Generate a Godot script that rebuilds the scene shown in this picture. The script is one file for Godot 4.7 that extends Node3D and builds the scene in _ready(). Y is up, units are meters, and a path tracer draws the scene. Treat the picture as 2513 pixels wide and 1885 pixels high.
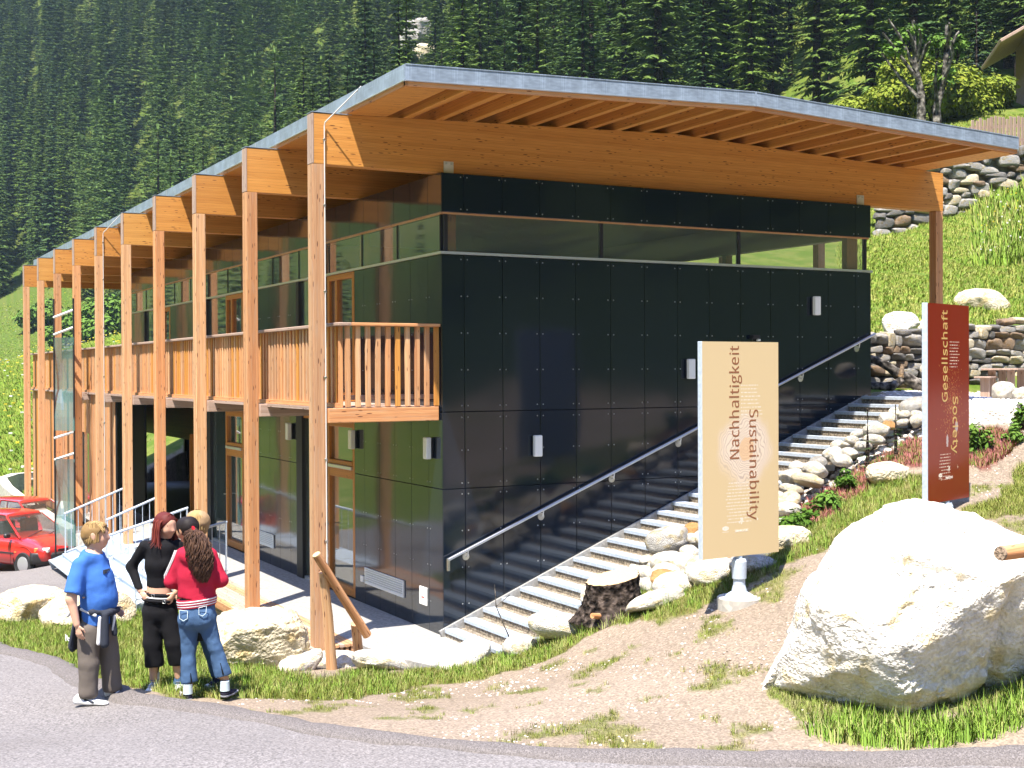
extends Node3D
# Plan coordinates: u to the right along the stair wall, v away along the column front; a point of the plan is Vector3(u, y, -v).
var M := {}
var taken := {}
var rng := RandomNumberGenerator.new()
var n1 := FastNoiseLite.new()
var n2 := FastNoiseLite.new()
const CTL := [
	[-4.80,-2.90,0.33], [-4.20,-2.90,0.36], [-5.50,-4.60,0.50], [-5.00,2.10,-0.02], [-8.00,-4.00,0.45], [-8.00,2.00,0.00],
	[-7.00,-14.80,0.90], [-4.00,6.00,-0.40], [-5.00,10.00,-0.65], [-2.80,9.00,-0.50], [-3.00,13.00,-0.70], [-3.00,19.00,-1.45],
	[-6.00,19.00,-1.45], [-10.00,10.00,-0.70], [-10.00,22.00,-1.60], [-2.40,16.00,-1.10], [-15.00,-8.00,0.40], [-16.00,6.00,-0.50],
	[-1.80,1.00,-0.35], [-1.80,5.00,-0.45], [-2.40,3.00,-0.35], [-1.90,-0.20,-0.10], [-2.60,-0.60,0.02], [-1.50,9.00,-0.50],
	[-1.30,14.00,-0.60], [1.00,-0.80,0.15], [3.50,-0.80,1.10], [6.50,-0.80,2.30], [1.00,-2.00,0.42], [3.00,-2.20,1.20],
	[5.00,-2.20,2.00], [7.00,-1.80,2.75], [-0.90,-1.80,-0.02], [0.20,-1.70,0.10], [-1.40,-0.60,-0.06], [0.00,-3.00,0.30],
	[9.40,0.00,2.92], [10.00,2.00,2.95], [8.30,1.00,3.00], [8.50,6.00,3.60], [8.50,12.00,4.60], [8.50,20.00,5.20],
	[4.00,12.00,0.50], [4.00,4.00,1.00], [4.00,20.00,0.50], [4.00,28.00,1.50], [-1.00,28.00,-0.80], [-5.00,30.00,-1.40],
	[1.33,-4.29,0.98], [0.86,-2.67,0.67], [0.20,-6.97,0.61], [0.54,-8.07,0.52], [-1.95,-6.95,0.52], [-3.28,-5.55,0.47],
	[-4.65,-2.87,0.40], [4.09,-4.52,1.78], [5.62,-3.87,2.01], [6.36,-2.90,2.60], [7.16,-2.19,2.89], [7.82,-2.32,2.91],
	[11.53,1.70,2.88], [10.18,1.86,2.97], [13.00,1.13,2.96], [13.35,4.94,4.20], [15.27,4.47,4.38], [17.23,3.98,4.48],
	[20.66,13.52,7.32], [26.12,12.86,9.08], [23.29,13.24,8.03], [29.33,11.13,9.52], [27.26,15.67,10.62], [35.29,25.01,14.14],
	[-1.37,33.32,-0.66], [5.58,92.15,3.95], [18.26,199.15,18.49], [31.88,180.46,23.08], [-11.89,44.70,-0.25], [-26.43,223.26,11.11],
	[36.98,359.44,110.00], [74.66,680.18,280.00], [-39.16,377.90,80.00], [-70.36,758.67,260.00], [12.26,43.04,5.00], [25.10,81.58,10.00],
	[47.55,149.03,22.00], [89.26,274.28,110.00], [201.55,611.51,320.00], [16.81,29.21,6.00], [31.08,55.60,12.00], [59.64,108.37,28.00],
	[111.99,205.13,105.00], [302.34,556.96,340.00], [32.34,32.17,14.00], [58.56,63.47,26.00], [111.00,126.06,80.00], [419.08,493.77,360.00],
	[42.60,26.62,15.80], [75.66,54.22,38.00], [141.77,109.40,95.00], [530.20,433.63,370.00], [40.43,5.06,9.00], [64.14,14.97,16.00],
	[111.55,34.79,38.00], [348.62,133.91,170.00], [13.01,-14.21,2.50], [33.00,-13.65,9.00], [72.98,-12.53,25.00], [192.94,-9.18,110.00],
	[592.78,1.99,340.00], [4.77,-24.08,1.80], [16.52,-33.40,4.00], [40.04,-52.04,14.00], [110.57,-107.94,70.00], [463.23,-387.46,330.00],
	[-3.97,-29.46,1.20], [1.06,-53.95,2.50], [9.10,-93.13,12.00], [29.21,-191.09,70.00], [113.66,-602.51,320.00], [-16.50,-32.36,1.30],
	[-26.01,-49.95,2.50], [-45.04,-85.14,10.00], [-83.09,-155.51,50.00], [-292.36,-542.56,310.00], [-25.58,-22.13,0.90], [-53.48,-33.17,1.00],
	[-99.96,-51.58,8.00], [-192.94,-88.39,60.00], [-564.85,-235.64,300.00], [-25.96,-8.45,0.00], [-54.43,1.02,-1.00], [-111.36,19.95,3.00],
	[-215.74,54.68,60.00], [-576.31,174.62,300.00], [-20.09,6.53,-0.80], [-38.43,36.34,-1.50], [-75.10,95.96,3.00], [-132.74,189.65,50.00],
	[-321.38,496.27,290.00]]
var z_kerb := PackedVector2Array([Vector2(-5.65,13.95),Vector2(-5.24,6.14),Vector2(-5.06,1.89),Vector2(-4.71,0.49),Vector2(-4.67,-1.15),Vector2(-4.58,-2.43),Vector2(-4.47,-2.96),Vector2(-4.08,-3.42),Vector2(-3.70,-4.19),Vector2(-3.44,-4.97),Vector2(-3.00,-5.69),Vector2(-2.36,-6.48),Vector2(-1.48,-7.19),Vector2(-0.38,-7.77),Vector2(0.64,-8.40),Vector2(1.39,-9.11)])
var z_parkedge := PackedVector2Array([Vector2(-5.22,21.11),Vector2(-4.78,10.05),Vector2(-4.40,7.54),Vector2(-3.50,7.18),Vector2(-2.33,7.18),Vector2(-1.72,7.17)])
var z_grassA := PackedVector2Array([Vector2(-5.26,8.21),Vector2(-4.45,7.10),Vector2(-2.36,7.02),Vector2(-1.34,5.52),Vector2(-1.84,3.31),Vector2(-2.57,-0.74),Vector2(-2.57,-1.72),Vector2(-1.75,-1.25),Vector2(-1.19,-1.57),Vector2(-0.79,-1.35),Vector2(0.19,-0.68),Vector2(0.81,-0.03),Vector2(1.50,-0.63),Vector2(2.02,-1.72),Vector2(1.79,-2.86),Vector2(1.99,-3.21),Vector2(2.93,-2.92),Vector2(3.70,-2.91),Vector2(4.60,-2.65),Vector2(5.20,-2.61),Vector2(5.24,-3.26),Vector2(4.08,-4.23),Vector2(3.66,-3.63),Vector2(2.86,-3.83),Vector2(2.29,-4.02),Vector2(1.67,-4.16),Vector2(1.11,-3.92),Vector2(0.76,-3.53),Vector2(0.41,-2.88),Vector2(-0.43,-2.57),Vector2(-1.42,-2.61),Vector2(-2.26,-3.01),Vector2(-3.04,-2.87),Vector2(-3.58,-2.81),Vector2(-4.04,-2.63),Vector2(-4.47,-1.95),Vector2(-4.69,-0.23),Vector2(-4.99,2.48)])
var z_grassB := PackedVector2Array([Vector2(0.09,-6.15),Vector2(0.54,-5.99),Vector2(1.98,-7.28),Vector2(2.28,-7.79),Vector2(1.73,-8.20),Vector2(1.40,-7.76),Vector2(1.07,-7.60),Vector2(0.48,-7.53),Vector2(-0.09,-7.25),Vector2(-0.20,-6.76)])
var z_grassC := PackedVector2Array([Vector2(3.79,-5.16),Vector2(4.85,-4.48),Vector2(6.00,-3.92),Vector2(6.75,-4.13),Vector2(5.14,-5.38),Vector2(4.58,-5.11)])
var z_bed := PackedVector2Array([Vector2(2.93,-2.92),Vector2(4.05,-2.06),Vector2(4.86,-1.94),Vector2(5.93,-1.89),Vector2(6.05,-2.42),Vector2(5.48,-3.03),Vector2(5.20,-2.61),Vector2(4.60,-2.65),Vector2(3.70,-2.91)])
var z_bedR := PackedVector2Array([Vector2(6.00,-3.02),Vector2(6.34,-3.05),Vector2(6.58,-3.36),Vector2(6.15,-3.53),Vector2(5.75,-3.57),Vector2(5.70,-3.36)])
var z_rocks := PackedVector2Array([Vector2(0.19,-0.68),Vector2(1.18,-0.02),Vector2(2.22,-0.29),Vector2(3.13,-0.30),Vector2(4.24,-0.49),Vector2(5.19,-0.67),Vector2(6.87,-0.11),Vector2(7.94,0.11),Vector2(8.26,-0.33),Vector2(6.16,-2.39),Vector2(5.93,-1.89),Vector2(4.86,-1.94),Vector2(4.05,-2.06),Vector2(2.93,-2.92),Vector2(1.99,-3.21),Vector2(1.79,-2.86),Vector2(1.35,-1.83),Vector2(0.67,-0.51)])
var z_gravelT := PackedVector2Array([Vector2(8.13,0.94),Vector2(8.28,-0.39),Vector2(6.16,-2.53),Vector2(6.66,-3.29),Vector2(7.32,-3.70),Vector2(13.20,0.86),Vector2(11.74,1.88),Vector2(10.56,2.23)])

# ---------------------------------------------------------------- mesh builder
class Mb:
	var v := PackedVector3Array()
	var n := PackedVector3Array()
	var t := PackedVector2Array()
	var c := PackedColorArray()
	var ix := PackedInt32Array()
	var col := Color.WHITE
	var off := Vector2.ZERO
	func vert(p: Vector3, nn: Vector3, uv := Vector2.ZERO) -> int:
		v.append(p)
		n.append(nn)
		t.append(uv)
		c.append(col)
		return v.size() - 1
	func tri(a: Vector3, b: Vector3, d: Vector3, ua := Vector2.ZERO, ub := Vector2.ZERO, ud := Vector2.ZERO) -> void:
		var nn := (d - a).cross(b - a).normalized()
		var k := v.size()
		vert(a, nn, ua)
		vert(b, nn, ub)
		vert(d, nn, ud)
		ix.append_array([k, k + 1, k + 2])
	# four corners clockwise as seen from the front; uv in metres, grain along a->b
	func quad(a: Vector3, b: Vector3, d: Vector3, e: Vector3, flip := false) -> void:
		var nn := (d - a).cross(b - a).normalized()
		var k := v.size()
		var w := (b - a).length()
		var h := (e - a).length()
		var uv := [Vector2(0, 0), Vector2(w, 0), Vector2(w, h), Vector2(0, h)]
		var p := [a, b, d, e]
		for q in 4:
			var x: Vector2 = uv[q]
			if flip:
				x = Vector2(x.y, x.x)
			vert(p[q], nn, x + off)
		ix.append_array([k, k + 1, k + 2, k, k + 2, k + 3])
	# box with chamfered edges; grain 0,1,2 = axis of the wood grain
	func box(ce: Vector3, s: Vector3, bas := Basis(), grain := 0, bev := 0.0) -> void:
		var h := s / 2.0
		var ax := [Vector3.RIGHT, Vector3.UP, Vector3.BACK]
		bev = minf(bev, minf(h.x, minf(h.y, h.z)) * 0.6)
		for k in 3:
			for sg in [-1.0, 1.0]:
				var a1: int = (k + 1) % 3
				var a2: int = (k + 2) % 3
				var N: Vector3 = ax[k] * sg
				var A: Vector3 = ax[a1]
				var B: Vector3 = ax[a2]
				var c0: Vector3 = N * h[k]
				var ha: float = h[a1] - bev
				var hb: float = h[a2] - bev
				var q := [c0 - A * ha - B * hb, c0 - A * ha + B * hb, c0 + A * ha + B * hb, c0 + A * ha - B * hb]
				if sg < 0:
					q.reverse()
				var k0 := v.size()
				for p in q:
					var pp: Vector3 = p
					var uv: Vector2
					if grain == k:
						uv = Vector2(pp[a1], pp[a2])
					elif grain == a1:
						uv = Vector2(pp[a1], pp[a2] + (h[k] * 2.0 if sg > 0 else 0.0))
					else:
						uv = Vector2(pp[a2], pp[a1] + (h[k] * 2.0 if sg > 0 else 0.0))
					vert(ce + bas * pp, bas * N, uv + off)
				ix.append_array([k0, k0 + 1, k0 + 2, k0, k0 + 2, k0 + 3])
		if bev <= 0.0:
			return
		for k in 3:
			var a1: int = (k + 1) % 3
			var a2: int = (k + 2) % 3
			for s1 in [-1.0, 1.0]:
				for s2 in [-1.0, 1.0]:
					var d: Vector3 = ax[k] * (h[k] - bev)
					var pa: Vector3 = ax[a1] * s1 * h[a1] + ax[a2] * s2 * (h[a2] - bev)
					var pb: Vector3 = ax[a1] * s1 * (h[a1] - bev) + ax[a2] * s2 * h[a2]
					var q := [pa - d, pa + d, pb + d, pb - d]
					var N: Vector3 = (ax[a1] * s1 + ax[a2] * s2).normalized()
					if (q[2] - q[0]).cross(q[1] - q[0]).dot(N) < 0:
						q.reverse()
					var k0 := v.size()
					for p in q:
						var pp: Vector3 = p
						var uv := Vector2(pp[grain], pp[(grain + 1) % 3])
						vert(ce + bas * pp, bas * N, uv + off)
					ix.append_array([k0, k0 + 1, k0 + 2, k0, k0 + 2, k0 + 3])
		for sx in [-1.0, 1.0]:
			for sy in [-1.0, 1.0]:
				for sz in [-1.0, 1.0]:
					var pa := Vector3(sx * h.x, sy * (h.y - bev), sz * (h.z - bev))
					var pb := Vector3(sx * (h.x - bev), sy * h.y, sz * (h.z - bev))
					var pc := Vector3(sx * (h.x - bev), sy * (h.y - bev), sz * h.z)
					var N := Vector3(sx, sy, sz)
					if (pc - pa).cross(pb - pa).dot(N) < 0:
						var sw := pb
						pb = pc
						pc = sw
					tri(ce + bas * pa, ce + bas * pb, ce + bas * pc)
	# box from the plan: u0..u1, y0..y1, v0..v1
	func slab(u0: float, u1: float, y0: float, y1: float, v0: float, v1: float, grain := 0, bev := 0.0) -> void:
		box(Vector3((u0 + u1) / 2, (y0 + y1) / 2, -(v0 + v1) / 2), Vector3(u1 - u0, y1 - y0, v1 - v0), Basis(), grain, bev)
	func bar(a: Vector3, b: Vector3, w: float, h: float, bev := 0.0, up := Vector3.UP) -> void:
		var z := (b - a).normalized()
		if absf(z.dot(up)) > 0.98:
			up = Vector3.RIGHT
		var x := up.cross(z).normalized()
		var y := z.cross(x)
		box((a + b) / 2, Vector3(w, h, (b - a).length()), Basis(x, y, z), 2, bev)
	# a face wound so that it looks the way its corners' normals point
	func face(i: int, j: int, k: int) -> void:
		if (v[k] - v[i]).cross(v[j] - v[i]).dot(n[i]) < 0.0:
			ix.append_array([i, k, j])
		else:
			ix.append_array([i, j, k])
	func tube(pts: Array, radii: Array, sides := 8, cap := true, squash := 1.0) -> void:
		var m := pts.size()
		var base := v.size()
		var prev := Vector3.ZERO
		var run := 0.0
		for k in m:
			var d: Vector3 = (pts[mini(k + 1, m - 1)] - pts[maxi(k - 1, 0)]).normalized()
			var x: Vector3
			if prev == Vector3.ZERO:
				x = d.cross(Vector3.UP if absf(d.y) < 0.9 else Vector3.RIGHT).normalized()
			else:
				x = (prev - d * prev.dot(d)).normalized()
			prev = x
			var y := d.cross(x)
			if k > 0:
				run += (pts[k] - pts[k - 1]).length()
			for s in sides + 1:
				var a := TAU * s / sides
				var nn := x * cos(a) + y * sin(a)
				var r: float = radii[k] if k < radii.size() else radii[radii.size() - 1]
				vert(pts[k] + x * cos(a) * r + y * sin(a) * r * squash, nn, Vector2(run, a * r) + off)
		for k in m - 1:
			for s in sides:
				var q := base + k * (sides + 1) + s
				ix.append_array([q, q + sides + 2, q + 1, q, q + sides + 1, q + sides + 2])
		if cap:
			for e in [0, m - 1]:
				var d: Vector3 = (pts[0] - pts[1]).normalized() if e == 0 else (pts[m - 1] - pts[m - 2]).normalized()
				var c0 := vert(pts[e], d, Vector2(0, 0))
				for s in sides + 1:
					var p := v[base + e * (sides + 1) + s]
					vert(p, d, Vector2(p.x, p.y) - Vector2(pts[e].x, pts[e].y))
				for s in sides:
					if e == 0:
						ix.append_array([c0, c0 + s + 1, c0 + s + 2])
					else:
						ix.append_array([c0, c0 + s + 2, c0 + s + 1])
	# rings: Array of Array[Vector3], closed loops joined one to the next, smooth
	func loft(rings: Array, cap := true, closed := true) -> void:
		var m: int = rings.size()
		var s: int = rings[0].size()
		var base := v.size()
		for k in m:
			for q in s:
				vert(rings[k][q], Vector3.ZERO, Vector2(float(q) / s, float(k)))
		for k in m - 1:
			for q in (s if closed else s - 1):
				var a := base + k * s + q
				var b := base + k * s + (q + 1) % s
				ix.append_array([a, b, a + s, b, b + s, a + s])
		if cap:
			for e in [0, m - 1]:
				var ce := Vector3.ZERO
				for p in rings[e]:
					ce += p
				var c0 := vert(ce / s, Vector3.ZERO)
				for q in s:
					var a: int = base + e * s + q
					var b: int = base + e * s + (q + 1) % s
					if e == 0:
						ix.append_array([c0, b, a])
					else:
						ix.append_array([c0, a, b])
		smooth(base)
	func smooth(from := 0) -> void:
		for k in range(from, v.size()):
			n[k] = Vector3.ZERO
		for k in range(0, ix.size(), 3):
			var a := ix[k]
			if a < from:
				continue
			var b := ix[k + 1]
			var d := ix[k + 2]
			var f := (v[d] - v[a]).cross(v[b] - v[a])
			n[a] += f
			n[b] += f
			n[d] += f
		for k in range(from, v.size()):
			n[k] = n[k].normalized() if n[k].length_squared() > 1e-20 else Vector3.UP
	func lathe(prof: Array, sides := 16, at := Vector3.ZERO, bas := Basis()) -> void:
		for k in prof.size() - 1:
			var p0: Vector2 = prof[k]
			var p1: Vector2 = prof[k + 1]
			var e := p1 - p0
			var nn2 := Vector2(e.y, -e.x).normalized()
			var base := v.size()
			for s in sides + 1:
				var a := TAU * s / sides
				var d := Vector3(cos(a), 0, sin(a))
				var N := d * nn2.x + Vector3.UP * nn2.y
				vert(at + bas * (d * p0.x + Vector3.UP * p0.y), bas * N, Vector2(a, p0.y))
				vert(at + bas * (d * p1.x + Vector3.UP * p1.y), bas * N, Vector2(a, p1.y))
			for s in sides:
				var q := base + s * 2
				ix.append_array([q, q + 2, q + 1, q + 2, q + 3, q + 1])
	func mesh() -> ArrayMesh:
		var a := []
		a.resize(Mesh.ARRAY_MAX)
		a[Mesh.ARRAY_VERTEX] = v
		a[Mesh.ARRAY_NORMAL] = n
		a[Mesh.ARRAY_TEX_UV] = t
		a[Mesh.ARRAY_COLOR] = c
		a[Mesh.ARRAY_INDEX] = ix
		var m := ArrayMesh.new()
		m.add_surface_from_arrays(Mesh.PRIMITIVE_TRIANGLES, a)
		return m

# ---------------------------------------------------------------- naming and tagging
func numbered(called: String) -> String:
	if taken.has(called):
		taken[called] += 1
		return "%s_%03d" % [called, taken[called]]
	taken[called] = 0
	return called

func tag(o: Node3D, label := "", category := "", group := "", kind := "") -> Node3D:
	if label: o.set_meta("label", label)
	if category: o.set_meta("category", category)
	if group: o.set_meta("group", group)
	if kind: o.set_meta("kind", kind)
	return o

func thing(called: String, label: String, category: String, at := Vector3.ZERO, turn := 0.0, group := "") -> Node3D:
	var o := Node3D.new()
	o.name = numbered(called)
	add_child(o)
	o.position = at
	o.rotation.y = turn
	tag(o, label, category, group)
	return o

func put(called: String, m, mat: Material, parent: Node3D = null, at := Vector3.ZERO) -> MeshInstance3D:
	var o := MeshInstance3D.new()
	o.mesh = m.mesh() if m is Mb else m
	o.material_override = mat
	o.position = at
	if parent == null:
		o.name = numbered(called)
		add_child(o)
	else:
		o.name = called
		parent.add_child(o, true)
	return o

func dup(root: Node3D, label := "", group := "") -> Node3D:
	var base: String = root.name
	if base.right(3).is_valid_int() and base[-4] == "_":
		base = base.left(-4)
	var r: Node3D = root.duplicate()
	r.name = numbered(base)
	add_child(r)
	if label: r.set_meta("label", label)
	if group: r.set_meta("group", group)
	return r

func many(called: String, m: Mesh, mat: Material, xf: Array, cols := [], parent: Node3D = null) -> MultiMeshInstance3D:
	var mm := MultiMesh.new()
	mm.transform_format = MultiMesh.TRANSFORM_3D
	mm.use_colors = cols.size() > 0
	mm.mesh = m
	mm.instance_count = xf.size()
	for k in xf.size():
		mm.set_instance_transform(k, xf[k])
		if cols.size():
			mm.set_instance_color(k, cols[k])
	var o := MultiMeshInstance3D.new()
	o.multimesh = mm
	o.material_override = mat
	o.set_meta("kind", "stuff")
	if parent == null:
		o.name = numbered(called)
		add_child(o)
	else:
		o.name = called
		parent.add_child(o, true)
	return o

# ---------------------------------------------------------------- textures and materials
func picture(w: int, h: int, f: Callable) -> Image:
	var d := PackedByteArray()
	d.resize(w * h * 3)
	var k := 0
	for y in h:
		for x in w:
			var q: Color = f.call(x, y)
			d[k] = clampi(int(q.r * 255.0), 0, 255)
			d[k + 1] = clampi(int(q.g * 255.0), 0, 255)
			d[k + 2] = clampi(int(q.b * 255.0), 0, 255)
			k += 3
	return Image.create_from_data(w, h, false, Image.FORMAT_RGB8, d)

func tex(im: Image) -> ImageTexture:
	return ImageTexture.create_from_image(im)

func noise(seed_: int, freq: float, oct := 3, kind := FastNoiseLite.TYPE_SIMPLEX_SMOOTH) -> FastNoiseLite:
	var q := FastNoiseLite.new()
	q.seed = seed_
	q.noise_type = kind
	q.frequency = freq
	q.fractal_octaves = oct
	if oct < 2:
		q.fractal_type = FastNoiseLite.FRACTAL_NONE
	return q

func seamless(seed_: int, freq: float, size: int, oct := 4, kind := FastNoiseLite.TYPE_SIMPLEX_SMOOTH) -> Image:
	var q := noise(seed_, freq, oct, kind)
	return q.get_seamless_image(size, size, false, false, 0.15, true)

func lin(r: float, g: float, b: float) -> Color:
	return Color(r, g, b).linear_to_srgb()

func mat(called: String, c: Color, rough := 0.8, metal := 0.0, spec := 0.5) -> StandardMaterial3D:
	var m := StandardMaterial3D.new()
	m.resource_name = called
	m.albedo_color = c
	m.roughness = rough
	m.metallic = metal
	m.metallic_specular = spec
	M[called] = m
	return m

func textured(m: StandardMaterial3D, im: ImageTexture, sx: float, sy := -1.0, bump: ImageTexture = null, depth := 0.0) -> StandardMaterial3D:
	m.albedo_texture = im
	m.uv1_scale = Vector3(sx, sy if sy > 0 else sx, sx)
	if bump:
		m.heightmap_enabled = true
		m.heightmap_texture = bump
		m.heightmap_scale = depth
	return m

func tri(m: StandardMaterial3D, world := false) -> StandardMaterial3D:
	m.uv1_triplanar = true
	m.uv1_world_triplanar = world
	m.uv1_triplanar_sharpness = 4.0
	return m

# ---------------------------------------------------------------- terrain
const CAM := Vector2(-6.987, -14.767)
const HR0 := 3.0
const HRK := 0.05
const HN := 120
const HA := 200
var hlat := PackedFloat32Array()

func tps_build() -> void:
	var m := CTL.size()
	var a := []
	var nn := m + 3
	var pu := PackedFloat64Array()
	var pv := PackedFloat64Array()
	for q in CTL:
		pu.append(q[0] / 10.0)
		pv.append(q[1] / 10.0)
	for i in nn:
		var row := PackedFloat64Array()
		row.resize(nn + 1)
		a.append(row)
	for i in m:
		for j in m:
			var r2 := (pu[i] - pu[j]) ** 2 + (pv[i] - pv[j]) ** 2
			a[i][j] = 0.5 * r2 * log(r2) if r2 > 1e-12 else 0.0
		a[i][m] = 1.0
		a[i][m + 1] = pu[i]
		a[i][m + 2] = pv[i]
		a[m][i] = 1.0
		a[m + 1][i] = pu[i]
		a[m + 2][i] = pv[i]
		a[i][nn] = CTL[i][2]
	for k in nn:
		var piv := k
		for i in range(k + 1, nn):
			if absf(a[i][k]) > absf(a[piv][k]):
				piv = i
		var tmp = a[k]
		a[k] = a[piv]
		a[piv] = tmp
		var rk: PackedFloat64Array = a[k]
		for i in range(k + 1, nn):
			var ri: PackedFloat64Array = a[i]
			var f := ri[k] / rk[k]
			if f != 0.0:
				for j in range(k, nn + 1):
					ri[j] -= f * rk[j]
				a[i] = ri
	var w := PackedFloat64Array()
	w.resize(nn)
	for k in range(nn - 1, -1, -1):
		var s: float = a[k][nn]
		for j in range(k + 1, nn):
			s -= a[k][j] * w[j]
		w[k] = s / a[k][k]
	hlat.resize(HN * (HA + 1))
	for i in HN:
		var r := HR0 * exp(HRK * i) - HR0 + 0.5
		for j in HA:
			var th := TAU * j / HA
			var u := (CAM.x + r * sin(th)) / 10.0
			var v := (CAM.y + r * cos(th)) / 10.0
			var s := w[m] + w[m + 1] * u + w[m + 2] * v
			for q in m:
				var r2 := (pu[q] - u) ** 2 + (pv[q] - v) ** 2
				if r2 > 1e-12:
					s += w[q] * 0.5 * r2 * log(r2)
			hlat[i * (HA + 1) + j] = s
		hlat[i * (HA + 1) + HA] = hlat[i * (HA + 1)]

# height of the ground above the plan
func H(u: float, v: float) -> float:
	var du := u - CAM.x
	var dv := v - CAM.y
	var r := sqrt(du * du + dv * dv)
	var th := fposmod(atan2(du, dv), TAU) / TAU * HA
	var fi := clampf(log((r - 0.5 + HR0) / HR0) / HRK, 0.0, HN - 1.001) if r > 0.5 else 0.0
	var i := int(fi)
	var j := mini(int(th), HA - 1)
	var a := fi - i
	var b := th - j
	var k := i * (HA + 1) + j
	var h0 := lerpf(hlat[k], hlat[k + 1], b)
	var h1 := lerpf(hlat[k + HA + 1], hlat[k + HA + 2], b)
	return lerpf(h0, h1, a)

func G(u: float, v: float, lift := 0.0) -> Vector3:
	return Vector3(u, H(u, v) + lift, -v)

func inside(p: Vector2, poly: PackedVector2Array) -> bool:
	return Geometry2D.is_point_in_polygon(p, poly)

# ---------------------------------------------------------------- camera, sky, sun
func light_and_lens() -> void:
	var cam := Camera3D.new()
	cam.name = "camera"
	var cy := cos(0.4960)
	var sy := sin(0.4960)
	var cp := cos(-0.0094)
	var sp := sin(-0.0094)
	var F := Vector3(sy * cp, sp, -cy * cp)
	var R := Vector3(cy, 0, sy)
	var U := R.cross(F)
	var cr := cos(-0.0046)
	var sr := sin(-0.0046)
	cam.transform = Transform3D(Basis(R * cr + U * sr, U * cr - R * sr, -F), Vector3(-6.987, 3.359, 14.767))
	cam.fov = 33.28
	cam.near = 0.1
	cam.far = 2500.0
	add_child(cam)
	cam.current = true
	var e := Environment.new()
	e.background_mode = Environment.BG_SKY
	var sky := Sky.new()
	var pm := ProceduralSkyMaterial.new()
	pm.sky_top_color = Color(0.24, 0.44, 0.78)
	pm.sky_horizon_color = Color(0.70, 0.80, 0.90)
	pm.sky_curve = 0.18
	pm.ground_bottom_color = Color(0.2, 0.22, 0.18)
	pm.ground_horizon_color = Color(0.5, 0.55, 0.5)
	pm.sky_cover = tex(clouds())
	pm.sky_cover_modulate = Color(1, 1, 1, 0.85)
	sky.sky_material = pm
	e.sky = sky
	e.background_energy_multiplier = SKYE
	e.tonemap_mode = Environment.TONE_MAPPER_LINEAR
	e.tonemap_exposure = EXPO
	e.fog_enabled = true
	e.fog_density = FOG
	e.fog_light_color = Color(0.72, 0.82, 0.92)
	e.sdfgi_enabled = true
	e.ssao_enabled = true
	e.ssil_enabled = true
	var we := WorldEnvironment.new()
	we.name = "world"
	we.environment = e
	add_child(we)
	var sun := DirectionalLight3D.new()
	sun.name = "sun"
	sun.light_energy = 1.6
	sun.light_color = Color(1.0, 0.965, 0.91)
	sun.light_angular_distance = 0.55
	sun.shadow_enabled = true
	var d := Vector3(1.0, -2.9, -0.87).normalized()
	sun.transform = Transform3D(Basis.looking_at(d, Vector3.RIGHT), Vector3(-20, 60, 20))
	add_child(sun)

const EXPO := 2.85
const SKYE := 1.0
const FOG := 0.0002

func clouds() -> Image:
	var q := noise(5, 1.0, 5)
	q.frequency = 1.1
	var w := 512
	var h := 256
	var im := Image.create(w, h, false, Image.FORMAT_RGBA8)
	for y in h:
		var el := PI * (0.5 - (y + 0.5) / h)
		for x in w:
			var az := TAU * x / w
			var d := Vector3(cos(el) * cos(az), sin(el) * 1.8, cos(el) * sin(az))
			var s := q.get_noise_3dv(d * 2.2)
			var a := smoothstep(0.02, 0.4, s) * smoothstep(0.0, 0.12, el)
			im.set_pixel(x, y, Color(1, 1, 1, a * 0.9))
	return im

# ---------------------------------------------------------------- materials
func wood_picture(seed_: int, tone: Array, lam: float) -> Image:
	var fine := noise(seed_, 0.02, 3)
	var streak := noise(seed_ + 1, 0.012, 3)
	var wob := noise(seed_ + 2, 0.01, 2)
	var knots := []
	var rr := RandomNumberGenerator.new()
	rr.seed = seed_ + 9
	for k in 34:
		knots.append(Vector3(rr.randf() * 512, rr.randf() * 512, rr.randf_range(2.0, 5.0)))
	var lt := []
	for k in 64:
		lt.append([rr.randf_range(-0.16, 0.16), rr.randf() * 300.0, rr.randf_range(-0.05, 0.05)])
	var a: Color = tone[0]
	var b: Color = tone[1]
	var g: Color = tone[2]
	# u runs along the grain over two metres, v across over half a metre
	return picture(512, 512, func(x, y):
		var row := int(y / lam)
		var l: Array = lt[row % 64]
		var sx: float = x + l[1]
		var y2: float = y + wob.get_noise_2d(sx * 0.6, row * 50.0) * 22.0
		var ring := 0.5 + 0.5 * sin(y2 * 0.55 + streak.get_noise_2d(sx * 0.12, y2 * 3.0) * 9.0)
		var s := fine.get_noise_2d(sx * 0.35, y2 * 9.0)
		var q: float = clampf(0.42 + l[0] * 1.6 + s * 0.5 + (ring - 0.5) * 0.42, 0.0, 1.0)
		var c := a.lerp(b, q)
		var w := streak.get_noise_2d(sx * 0.5 + 900.0, y * 1.2)
		c = c.lerp(g, clampf(w * 0.9 - 0.1, 0.0, 0.55))
		for kn in knots:
			var dx: float = (x - kn.x) / (kn.z * 1.5)
			var dy: float = (y - kn.y) / kn.z
			var dd := dx * dx + dy * dy
			if dd < 3.0:
				c = c.lerp(Color(0.26, 0.12, 0.06), clampf(1.1 - dd * 0.5, 0.0, 0.75))
		if fposmod(y, lam) < 1.2:
			c = c.darkened(0.28)
		return c)

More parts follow.
